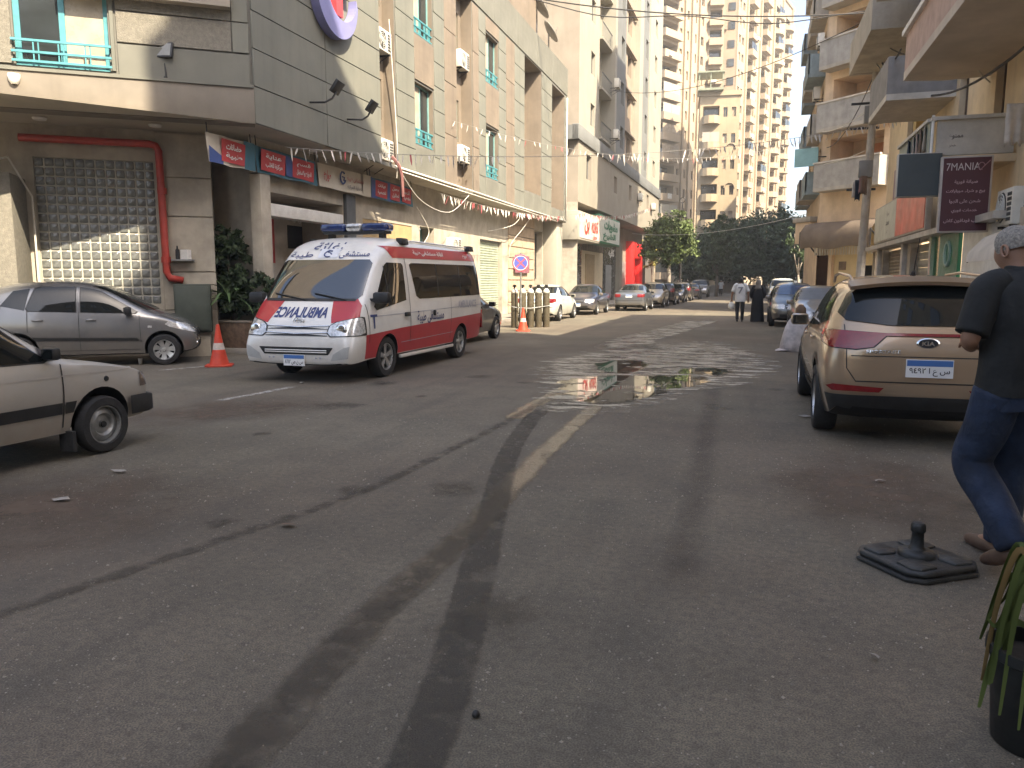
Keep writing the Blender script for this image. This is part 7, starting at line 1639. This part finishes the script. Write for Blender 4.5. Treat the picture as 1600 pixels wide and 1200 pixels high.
def body(name, J, root, mt, hands=True):
    P = {'pelvis':(J['pelvis'],(.15,.11)),'waist':(J['waist'],(.135,.10)),'chest':(J['chest'],(.16,.115)),'neck0':(J['neck'],.062)}
    h = Vector(J['head']); n = Vector(J['neck']); up = (h-n).normalized(); f = Vector(J.get('face',(0,1,0))).normalized()
    P['neck1'] = (tuple(n+up*.055),.058); P['jaw'] = (tuple(n+up*.105+f*.025),.072); P['skull'] = (tuple(h+up*.02),(.082,.098)); P['crown'] = (tuple(h+up*.085),.062)
    E = [('pelvis','waist'),('waist','chest'),('chest','neck0'),('neck0','neck1'),('neck1','jaw'),('jaw','skull'),('skull','crown')]
    P['nose'] = (tuple(n+up*.135+f*.115),.014); E.append(('jaw','nose'))
    for s,t in ((-1,'l'),(1,'r')):
        for a,r in (('sh',.068),('el',.046),('wr',.033)): P[t+a] = (J[t+a],r)
        E += [('chest',t+'sh'),(t+'sh',t+'el'),(t+'el',t+'wr')]
        w_ = Vector(J[t+'wr']); d = (w_-Vector(J[t+'el'])).normalized(); d = Vector(J.get(t+'hd',d)).normalized(); sd = d.cross(Vector((0,0,1)) if abs(d.z)<.8 else Vector((0,1,0))).normalized(); nn = sd.cross(d)
        P[t+'pa'] = (tuple(w_+d*.06),(.036,.022)); E.append((t+'wr',t+'pa'))
        for k,(off,L_) in enumerate(((-.030,.078),(-.010,.09),(.010,.085),(.030,.066))):
            b = w_+d*.095+sd*off; m = b+d*L_*.5-nn*.008; e = b+d*L_*.85-nn*.035
            P[f'{t}f{k}a']=(tuple(b),.010); P[f'{t}f{k}b']=(tuple(m),.009); P[f'{t}f{k}c']=(tuple(e),.0075); E += [(t+'pa',f'{t}f{k}a'),(f'{t}f{k}a',f'{t}f{k}b'),(f'{t}f{k}b',f'{t}f{k}c')]
        b = w_+d*.04-sd*s*.04-nn*.008; P[t+'th']=(tuple(b),.012); P[t+'th2']=(tuple(b+d*.04-sd*s*.012-nn*.02),.010); E += [(t+'pa',t+'th'),(t+'th',t+'th2')]
        for a,r in (('hip',.08),('kn',.048),('an',.036)): P[t+a] = (J[t+a],r)
        P[t+'toe'] = (J[t+'toe'],.032); E += [('pelvis',t+'hip'),(t+'hip',t+'kn'),(t+'kn',t+'an'),(t+'an',t+'toe')]
        er = h - up*.012 + f*(-.008); side = f.cross(up).normalized()*s
    return link('body', skin_mesh('body',P,E,'pelvis',mt), root)
def tube_spline(mb, pts, rad, n=14, m=0):
    P = smooth_path3(pts,5); rs=[]; k=len(pts)-1
    for i in range(len(P)):
        t = i/5; j=min(int(t),k-1) if k else 0; u=t-j; rs.append(rad[j]*(1-u)+rad[min(j+1,k)]*u)
    mb.tube(P, rs, n, m); return mb
def torso(mb, rings, n=24, m=0, wob=.0, seed=0):
    V=[]; rnd=random.Random(seed); ph=rnd.uniform(0,6)
    for j,(c,rx,ry) in enumerate(rings):
        for k in range(n):
            a=2*math.pi*k/n; w_=1+wob*math.sin(3*a+ph+j*1.3)+wob*.6*math.sin(5*a-j*.9)
            ca,sa=math.cos(a),math.sin(a); e=.85
            V.append((c[0]+rx*w_*math.copysign(abs(ca)**e,ca), c[1]+ry*w_*math.copysign(abs(sa)**e,sa), c[2]+.004*math.sin(4*a+j)))
    mb.add(V,[(j*n+k,j*n+(k+1)%n,(j+1)*n+(k+1)%n,(j+1)*n+k) for j in range(len(rings)-1) for k in range(n)],m); return mb
def smooth_obj(o, lv=1):
    md=o.modifiers.new('s','SUBSURF'); md.levels=lv; md.render_levels=lv
    for p in o.data.polygons: p.use_smooth=True
    return o
M_skin = mat('skin',(.30,.165,.105),.55,var=.06,scale=6); M_hairg = mat('grey_hair',(.27,.245,.21),.85,var=.3,scale=90,bump=.35,bscale=220); M_hairb = mat('dark_hair',(.02,.017,.014),.7,var=.3,scale=40)
M_polo = mat('black_polo',(.013,.014,.014),.85,var=.2,scale=4,bump=.55,bscale=7); M_jeans = mat('blue_jeans',(.013,.024,.052),.85,var=.3,scale=5,bump=.7,bscale=11); M_sandal = mat('brown_leather',(.12,.07,.045),.6,var=.2,scale=8)
def ear(o_root,h,f,up,s,mt):
    side = f.cross(up).normalized()*s; c = h-up*.02-f*.012+side*.082; q = MB()
    q.tube([c+f*(.018*math.cos(a))+up*(.032*math.sin(a))+side*.010 for a in [k*math.pi/6 for k in range(13)]],.008,6,cap=False); q.obox(c+side*.002,f*.014,side*.006,up*.026); return smooth_obj(q.build('ear',[mt],o_root,smooth=True),1)

def near_man():
    o = empty('person',(1.36,4.62,0),R(22),'man in black polo shirt and blue jeans walking away at the right edge','person',scale=1.03)
    J = dict(pelvis=(0,0,.98),waist=(0,.0,1.15),chest=(0,.01,1.36),neck=(0,.035,1.53),head=(.0,.085,1.665),face=(-.25,.95,-.30),
      lsh=(-.195,.0,1.475),lel=(-.295,-.03,1.205),lwr=(-.11,.20,1.16),rsh=(.195,0,1.475),rel=(.29,-.02,1.21),rwr=(.12,.22,1.16),lhd=(.4,.85,.1),rhd=(-.4,.85,.1),
      lhip=(-.095,0,.93),lkn=(-.12,.12,.55),lan=(-.09,-.20,.20),ltoe=(-.09,-.08,.065),rhip=(.095,0,.93),rkn=(.12,.16,.53),ran=(.11,.16,.10),rtoe=(.12,.34,.04))
    body('body',J,o,M_skin)
    h=Vector(J['head']); n_=Vector(J['neck']); up=(h-n_).normalized(); f=Vector(J['face']).normalized(); f=(f-up*f.dot(up)).normalized()
    for s in (-1,1): ear(o,h,f,up,s,M_skin)
    # hair: a cap over the back and sides, thinning on the crown
    q=MB(); V=[]; side=f.cross(up); nn=18
    for j in range(9):
        th=R(8+j*13)
        for k in range(nn+1):
            a=R(60+240*k/nn); d=(f*math.cos(a)+side*math.sin(a))*math.sin(th)+up*math.cos(th)
            V.append(h+up*.022+Vector((d.x*.093,d.y*.112,d.z*.106)) - f*.002)
    q.add(V,[(j*(nn+1)+k,j*(nn+1)+k+1,(j+1)*(nn+1)+k+1,(j+1)*(nn+1)+k) for j in range(8) for k in range(nn)]); smooth_obj(q.build('hair',[M_hairg],o),1)
    q=MB(); torso(q,[((0,.0,.935),.200,.145),((0,.0,.98),.198,.146),((0,-.01,1.08),.190,.142),((0,-.015,1.2),.192,.145),((0,-.015,1.33),.205,.150),((0,-.01,1.44),.205,.135),((0,.0,1.50),.170,.112),((0,.012,1.545),.105,.088),((0,.02,1.565),.078,.078)],wob=.018,seed=3)
    for s,t in ((-1,'l'),(1,'r')):
        sh,el=Vector(J[t+'sh']),Vector(J[t+'el']); tube_spline(q,[sh+Vector((-s*.09,0,.03)),sh+Vector((0,0,-.01)),sh.lerp(el,.45),sh.lerp(el,.88)],[.074,.084,.082,.080],16)
    smooth_obj(q.build('polo_shirt',[M_polo],o),1)
    q=MB(); torso(q,[((0,.012,1.535),.092,.086),((0,.03,1.585),.072,.075),((0,.032,1.585),.066,.069),((0,.016,1.54),.082,.078)]); smooth_obj(q.build('collar',[M_polo],o),1)
    q=MB(); torso(q,[((0,0,1.0),.178,.130),((0,0,.93),.188,.140),((0,0,.86),.182,.135)],wob=.01)
    for s,t in ((-1,'l'),(1,'r')):
        hp,kn,an=Vector(J[t+'hip']),Vector(J[t+'kn']),Vector(J[t+'an']); tube_spline(q,[hp+Vector((0,-.01,.04)),hp.lerp(kn,.45)+Vector((0,-.012,0)),kn+Vector((0,-.005,0)),kn.lerp(an,.5)+Vector((0,-.01,0)),an+Vector((0,-.005,-.02))],[.120,.112,.100,.092,.084],16)
    smooth_obj(q.build('jeans',[M_jeans],o),1)
    for s,t in ((-1,'l'),(1,'r')):
        a,e=Vector(J[t+'an']),Vector(J[t+'toe']); d=(e-a).normalized(); heel=a+Vector((0,-.055,-.075 if t=='r' else -.04)); toe=e+Vector((0,.09,-.015))
        q=MB(); tube_spline(q,[heel,heel.lerp(toe,.3)+Vector((0,0,.018)),heel.lerp(toe,.7)+Vector((0,0,.006)),toe],[.038,.044,.046,.026],10); smooth_obj(q.build('shoe',[M_sandal],o),1)
    ph=MB(); ph.obox((0,.36,1.20),(.038,0,0),(0,.003,.0),(0,.045,.06)); ho=ph.build('phone',[M_black]); return o,ho
m_,ph_ = near_man()
ph_.location=(1.36,4.62,0); ph_.rotation_euler=(0,0,R(22)); ph_.scale=(1.03,)*3; props(ph_,'dark phone held by the man in the black polo','phone')

def walker(loc,rz,label,top,legs,hair,sc=1.0,ph=1,arm_out=.0,lettering=None):
    o=empty('person',loc,rz,label,'person',scale=sc)
    J=dict(pelvis=(0,0,.93),waist=(0,0,1.1),chest=(0,.01,1.3),neck=(0,.02,1.475),head=(0,.04,1.60),face=(0,1,-.05),
      lsh=(-.185,0,1.42),lel=(-.27-arm_out,-.02,1.14),lwr=(-.29-arm_out,.06,.90),rsh=(.185,0,1.42),rel=(.27+arm_out,.0,1.15),rwr=(.28+arm_out,.08,.92),
      lhip=(-.09,0,.89),lkn=(-.10,.05*ph,.50),lan=(-.09,-.10*ph,.09),ltoe=(-.09,.05-.1*ph,.04),rhip=(.09,0,.89),rkn=(.10,.02-.05*ph,.49),ran=(.10,.03+.06*ph,.08),rtoe=(.10,.20,.035))
    body('body',J,o,M_skin)
    q=MB(); torso(q,[((0,0,.80),.205,.15),((0,0,.92),.20,.15),((0,0,1.1),.19,.142),((0,0,1.28),.198,.145),((0,0,1.39),.20,.13),((0,.01,1.455),.14,.10),((0,.015,1.50),.075,.075)],wob=.03,seed=int(loc[1]))
    for s,t in ((-1,'l'),(1,'r')):
        sh,el=Vector(J[t+'sh']),Vector(J[t+'el']); tube_spline(q,[sh+Vector((-s*.08,0,.02)),sh,sh.lerp(el,.9)],[.08,.088,.082],12)
    smooth_obj(q.build('shirt',[top],o),1)
    q=MB(); torso(q,[((0,0,.96),.165,.12),((0,0,.88),.175,.13),((0,0,.82),.165,.12)])
    for s,t in ((-1,'l'),(1,'r')):
        hp,kn,an=Vector(J[t+'hip']),Vector(J[t+'kn']),Vector(J[t+'an']); tube_spline(q,[hp,hp.lerp(kn,.5),kn,kn.lerp(an,.5),an],[.1,.092,.074,.068,.06],12)
    smooth_obj(q.build('trousers',[legs],o),1)
    for s,t in ((-1,'l'),(1,'r')):
        e=Vector(J[t+'toe']); a=Vector(J[t+'an']); q=MB(); tube_spline(q,[a+Vector((0,-.05,-.04)),a.lerp(e,.5)+Vector((0,0,-.005)),e+Vector((0,.06,-.005))],[.04,.043,.028],8); smooth_obj(q.build('shoe',[M_black],o),1)
    h=Vector(J['head']); q=MB(); q.lathe([(.001,.120),(.05,.112),(.086,.07),(.098,.01),(.094,-.05),(.075,-.09)],16,(h.x,h.y-.018,h.z+.025)); smooth_obj(q.build('hair',[hair],o),1)
    return o
M_tee=mat('white_tee',(.60,.60,.60),.85,var=.08,scale=5); M_trd=mat('dark_trousers',(.022,.022,.024),.85,var=.2,scale=5); M_abaya=mat('black_abaya',(.010,.010,.011),.85,var=.25,scale=3); M_hijab=mat('grey_hijab',(.16,.145,.125),.85,var=.15,scale=6)
wm=walker((-.35,31.1,0),R(3),'man in white T-shirt walking away down the middle of the road','x' and M_tee,M_trd,M_hairb,.98,1,.03)
q=MB(); V,F=text_mesh('7',.26,.03); q.add([(a*1.1,-.162,1.24+b_) for a,b_,_ in V],F); q.build('shirt_print',[mat('grey_print',(.22,.22,.25),.8)],wm)
bg_=empty('plastic_bag',tuple(wm.matrix_basis@Vector((-.33,.12,.50))),0,'white plastic bag carried by the man in white','bag'); q=MB(); q.lathe([(.05,0),(.11,.04),(.12,.14),(.07,.24),(.03,.30),(.001,.31)],12); q.build('bag',[M_white],bg_,smooth=True)
q=MB()
for s in (-1,1): q.tube([(s*.03,0,.29),(s*.02,0,.37),(0,0,.40)],.006,5)
q.build('handle',[M_white],bg_)
wo_=empty('person',(.30,31.3,0),R(-2),'woman in long black robe and grey headscarf beside the white shirted man','person',scale=.98)
J=dict(pelvis=(0,0,.9),waist=(0,0,1.05),chest=(0,.01,1.24),neck=(0,.02,1.40),head=(0,.035,1.52),face=(0,1,0),lsh=(-.16,0,1.34),lel=(-.24,-.02,1.08),lwr=(-.2,.12,.95),rsh=(.16,0,1.34),rel=(.24,-.02,1.08),rwr=(.2,.14,.98),
  lhip=(-.08,0,.85),lkn=(-.09,.05,.47),lan=(-.08,-.06,.08),ltoe=(-.08,.06,.035),rhip=(.08,0,.85),rkn=(.09,.03,.47),ran=(.09,.1,.08),rtoe=(.09,.22,.035))
body('body',J,wo_,M_skin)
q=MB(); torso(q,[((0,0,.02),.27,.25),((0,0,.4),.245,.21),((0,0,.8),.225,.18),((0,0,1.05),.19,.15),((0,0,1.25),.19,.145),((0,.01,1.37),.13,.1),((0,.015,1.42),.07,.07)],wob=.04,seed=8)
for s,t in ((-1,'l'),(1,'r')): tube_spline(q,[Vector(J[t+'sh'])+Vector((-s*.06,0,.02)),Vector(J[t+'sh']),Vector(J[t+'el']),Vector(J[t+'wr'])],[.075,.085,.08,.075],12)
smooth_obj(q.build('robe',[M_abaya],wo_),1)
q=MB(); q.lathe([(.21,-.27),(.15,-.17),(.095,-.10),(.105,-.03),(.108,.04),(.08,.11),(.001,.135)],18,(0,.02,1.53)); smooth_obj(q.build('headscarf',[M_hijab],wo_),1)
walker((-3.0,86.5,0),R(170),'distant pedestrian in white top walking in the shade under the trees',M_tee,M_trd,mat('white_scarf',(.5,.48,.44),.85),.98,-1)
# ------------------------------------------------------------------ bunting and overhead lines
M_flagw = mat('flag_white',(.60,.56,.50),.8,var=.1,scale=4); M_flagr = mat('flag_red',(.38,.08,.09),.8,var=.1,scale=4); M_cord = mat('cord',(.30,.28,.25),.8); M_wire = mat('black_cable',(.03,.028,.026),.6)
def catenary(a,b,sag,n=24):
    a,b=Vector(a),Vector(b); return [a.lerp(b,k/n)-Vector((0,0,sag*4*(k/n)*(1-k/n))) for k in range(n+1)]
def bunting(label,pts,step,ln,mix,seed,gaps=(),wd=.034):
    o=empty('bunting',tuple(pts[0]),0,label,'bunting','flag strings over the street'); b0=Vector(pts[0]); rnd=random.Random(seed)
    P=[Vector(p)-b0 for p in pts]; q=MB(); q.tube(P,.006,4); q.build('cord',[M_cord],o)
    W=MB(); acc=0; nxt=.1; tot=sum((P[i+1]-P[i]).length for i in range(len(P)-1))
    for i in range(len(P)-1):
        L_=(P[i+1]-P[i]).length; d=(P[i+1]-P[i]).normalized()
        while nxt < acc+L_ - 1e-6:
            p=P[i]+d*(nxt-acc); f=nxt/tot; nxt+=step*rnd.uniform(.75,1.3)
            if any(g[0]<f<g[1] for g in gaps): continue
            l=ln*rnd.uniform(.6,1.2); tw=Vector((rnd.uniform(-.5,.5),rnd.uniform(-.5,.5),0)); t=d*.5+tw; t.z=0; t=t.normalized()*wd*rnd.uniform(.7,1.2); sw=Vector((rnd.uniform(-.4,.4),rnd.uniform(-.4,.4),-1)).normalized()*l
            W.add([p-t*.5,p+t*.5,p+t*.4+sw*.6+Vector((.01,0,0)),p+t*.12+sw,p-t*.5+sw*.55],[(0,1,2,3,4)],1 if rnd.random()<mix else 0)
        acc += L_
    fl=W.build('flag',[M_flagw,M_flagr],o); fl['kind']='stuff'; return o
bunting('white flag string crossing the street from the banners to the cream house',catenary((-9.35,14.4,4.32),(4.1,26.0,6.35),.55,30),.15,.26,.06,1,((.28,.42),(.5,.56)))
bunting('red and white flag string along the hospital ledge towards the shop signs',catenary((-9.1,22.2,4.2),(-9.0,40.5,5.0),.25,16)+catenary((-8.95,42,5.25),(-8.2,66,7.7),.4,16),.15,.28,.3,2,((.36,.42),))
bunting('thin flag string from the upper hospital windows across the street',catenary((-9.4,24.0,6.7),(2.2,41.5,8.4),1.0,30),.30,.22,.1,3)
def cable(label,pts,r,mt=M_wire,name='overhead_cable',group='overhead cables'):
    q=MB(); b0=Vector(pts[0]); q.tube([Vector(p)-b0 for p in pts],r,5); o=q.build(name,[mt]); o.location=tuple(b0); return props(o,label,'cable',group)
cable('thick black cable sagging across the top of the street',catenary((-12,33.5,14.3),(7,36.5,12.6),.75,30),.03); cable('second black cable twisting round the thick one',[p+Vector((0,.05*math.sin(i*.8),.13*math.sin(i*.55))) for i,p in enumerate(catenary((-12,33.5,14.2),(7,36.5,12.7),.95,30))],.024)
for i,(a,b,s_,r,t) in enumerate((((3.6,28.9,9.6),(4.1,14.5,6.0),.8,.02,'black cable looping from the pole to the near balcony'),((3.7,28.9,9.0),(3.9,12,5.2),1.3,.025,'thick drooping cable under the big balcony'),((3.6,28.9,8.2),(3.2,40,7.8),.5,.018,'cable from the pole to the grey balconies'),((3.5,28.9,7.2),(2.6,46,9.8),.4,.012,'thin pale line from the pole up to the weathered front'),((3.5,28.9,5.9),(2.7,48,8.2),.2,.012,'thin pale line sloping down to the pole'),((3.6,28.9,10.2),(-9.3,52,14),1.0,.015,'thin line crossing from the pole to the white block'),((2.9,45,5.2),(-8.8,60,5.2),.5,.015,'pale line crossing low before the trees'),((3.65,28.9,8.8),(2.9,19,6.5),.35,.02,'short cable from pole to rose balcony'))):
    cable(t,catenary(a,b,s_,18),r,M_pipew if 'pale' in t else M_wire)
cable('white cable curling from the cream wall',smooth_path3([(3.2,15.5,6.9),(3.6,16.2,6.2),(3.9,17,5.6),(4.2,17.2,5.3)]),.015,M_pipew)
cd1=empty('conduit',(-9.44,13.54+6.2,4.66),R(90),'white conduits running along the bottom edge of the hospital wall','conduit')
q=MB(); q.tube([(0,-.02,.02),(6,-.02,.03),(12,-.02,.0),(20.5,-.02,.05)],.028,6); q.tube([(.3,.0,-.06),(7,.0,-.08),(13,.0,-.07),(19,.05,-.1)],.018,6); q.tube([(20.5,-.02,.05),(20.6,-.02,6.3)],.035,6); q.build('pipe',[M_pipew],cd1,smooth=True)
for i,(pts,t) in enumerate((([(-9.4,20.0,4.6),(-9.3,21.2,3.9),(-9.3,23.4,3.75),(-9.4,25.5,4.5)],'white cable looping below the first conduit'),([(-10.2,22.9,3.9),(-10.1,23.6,3.2),(-10.2,23.2,2.6),(-10.3,22.7,1.5)],'loose white cable at the end of the banners'),([(-9.6,33,4.6),(-9.8,32.2,4.0),(-10.2,31.0,3.7),(-10.3,30.2,3.6)],'white cable from ledge to banded pillar'),([(-9.6,34.5,4.6),(-9.9,33.8,3.9),(-10.2,33.0,3.2),(-10.3,33,2.6)],'thin pale wire before the banded pillar'),([(-9.5,20,4.4),(-9.42,19.9,5.2),(-9.45,19.85,6.4),(-9.5,19.7,8.5)],'pale pipe climbing past the recess units'))):
    cable(t,smooth_path3(pts),.012,M_pipew,'cable')
cable('faded red ribbon knotted at the first recess',smooth_path3([(-9.4,19.5,4.9),(-9.3,19.7,4.7),(-9.3,19.9,4.4),(-9.35,20.05,3.9)]),.05,mat('faded_red_ribbon',(.42,.20,.18),.8,var=.2),'ribbon')
for i,(x,y,z,r) in enumerate(((-10.6,38.6,15.0,.75),(-10.4,40.2,14.2,.6),(-10.8,39.4,13.4,.5))):
    o=empty('satellite_dish',(x,y,z),R(40),['large satellite dish on the hospital roof beside the white block','middle satellite dish on the hospital roof','lowest and smallest satellite dish on the hospital roof'][i],'satellite dish')
    q=MB(); q.lathe([(.001,.0),(r*.5,-r*.07),(r*.85,-r*.2),(r,-r*.28)],20,axis='y',cap=False); d_=q.build('reflector',[mat('dish_grey',(.30,.29,.26),.5,.2,var=.15)],o,smooth=True); d_.rotation_euler=(R(-35),0,R(70)); md=d_.modifiers.new('t','SOLIDIFY'); md.thickness=.02
    q=MB(); q.tube([(0,0,0),(.1,.2,-.6),(.1,.2,-(z-12.4))],.035,6); q.build('mast',[M_steel],o); q=MB(); q.tube([(0,-r*.9,.0),(0,-r*.3,-r*.6)],.015,4); q.build('feed_arm',[M_steel],d_)

for u,z,t in ((8.2,10.75,'lowest air conditioner on the white striped block'),(8.2,13.9,'second air conditioner up the white striped block'),(20.2,8.0,'air conditioner under the grey ledge of the white block'),(27.5,7.9,'air conditioner at the far end under the grey ledge')):
    p = b2.matrix_basis @ Vector((u,-.25 if u > 15 else -.55,z)); ac_unit(tuple(p), b2.rotation_euler.z, t, group='air conditioners on the white block')

# ------------------------------------------------------------------ hazy air down the street
q = MB(); q.box(-124,144,-64,334,-1.0,72)
hz = bpy.data.materials.new('haze_air'); hz.use_nodes = True; hn = hz.node_tree; hn.nodes.clear()
pv = hn.nodes.new('ShaderNodeVolumePrincipled'); pv.inputs['Color'].default_value = (.95,.93,.88,1); pv.inputs['Density'].default_value = .0011; pv.inputs['Anisotropy'].default_value = .1
ho_ = hn.nodes.new('ShaderNodeOutputMaterial'); hn.links.new(pv.outputs[0], ho_.inputs['Volume'])
props(q.build('haze', [hz]), kind='stuff')
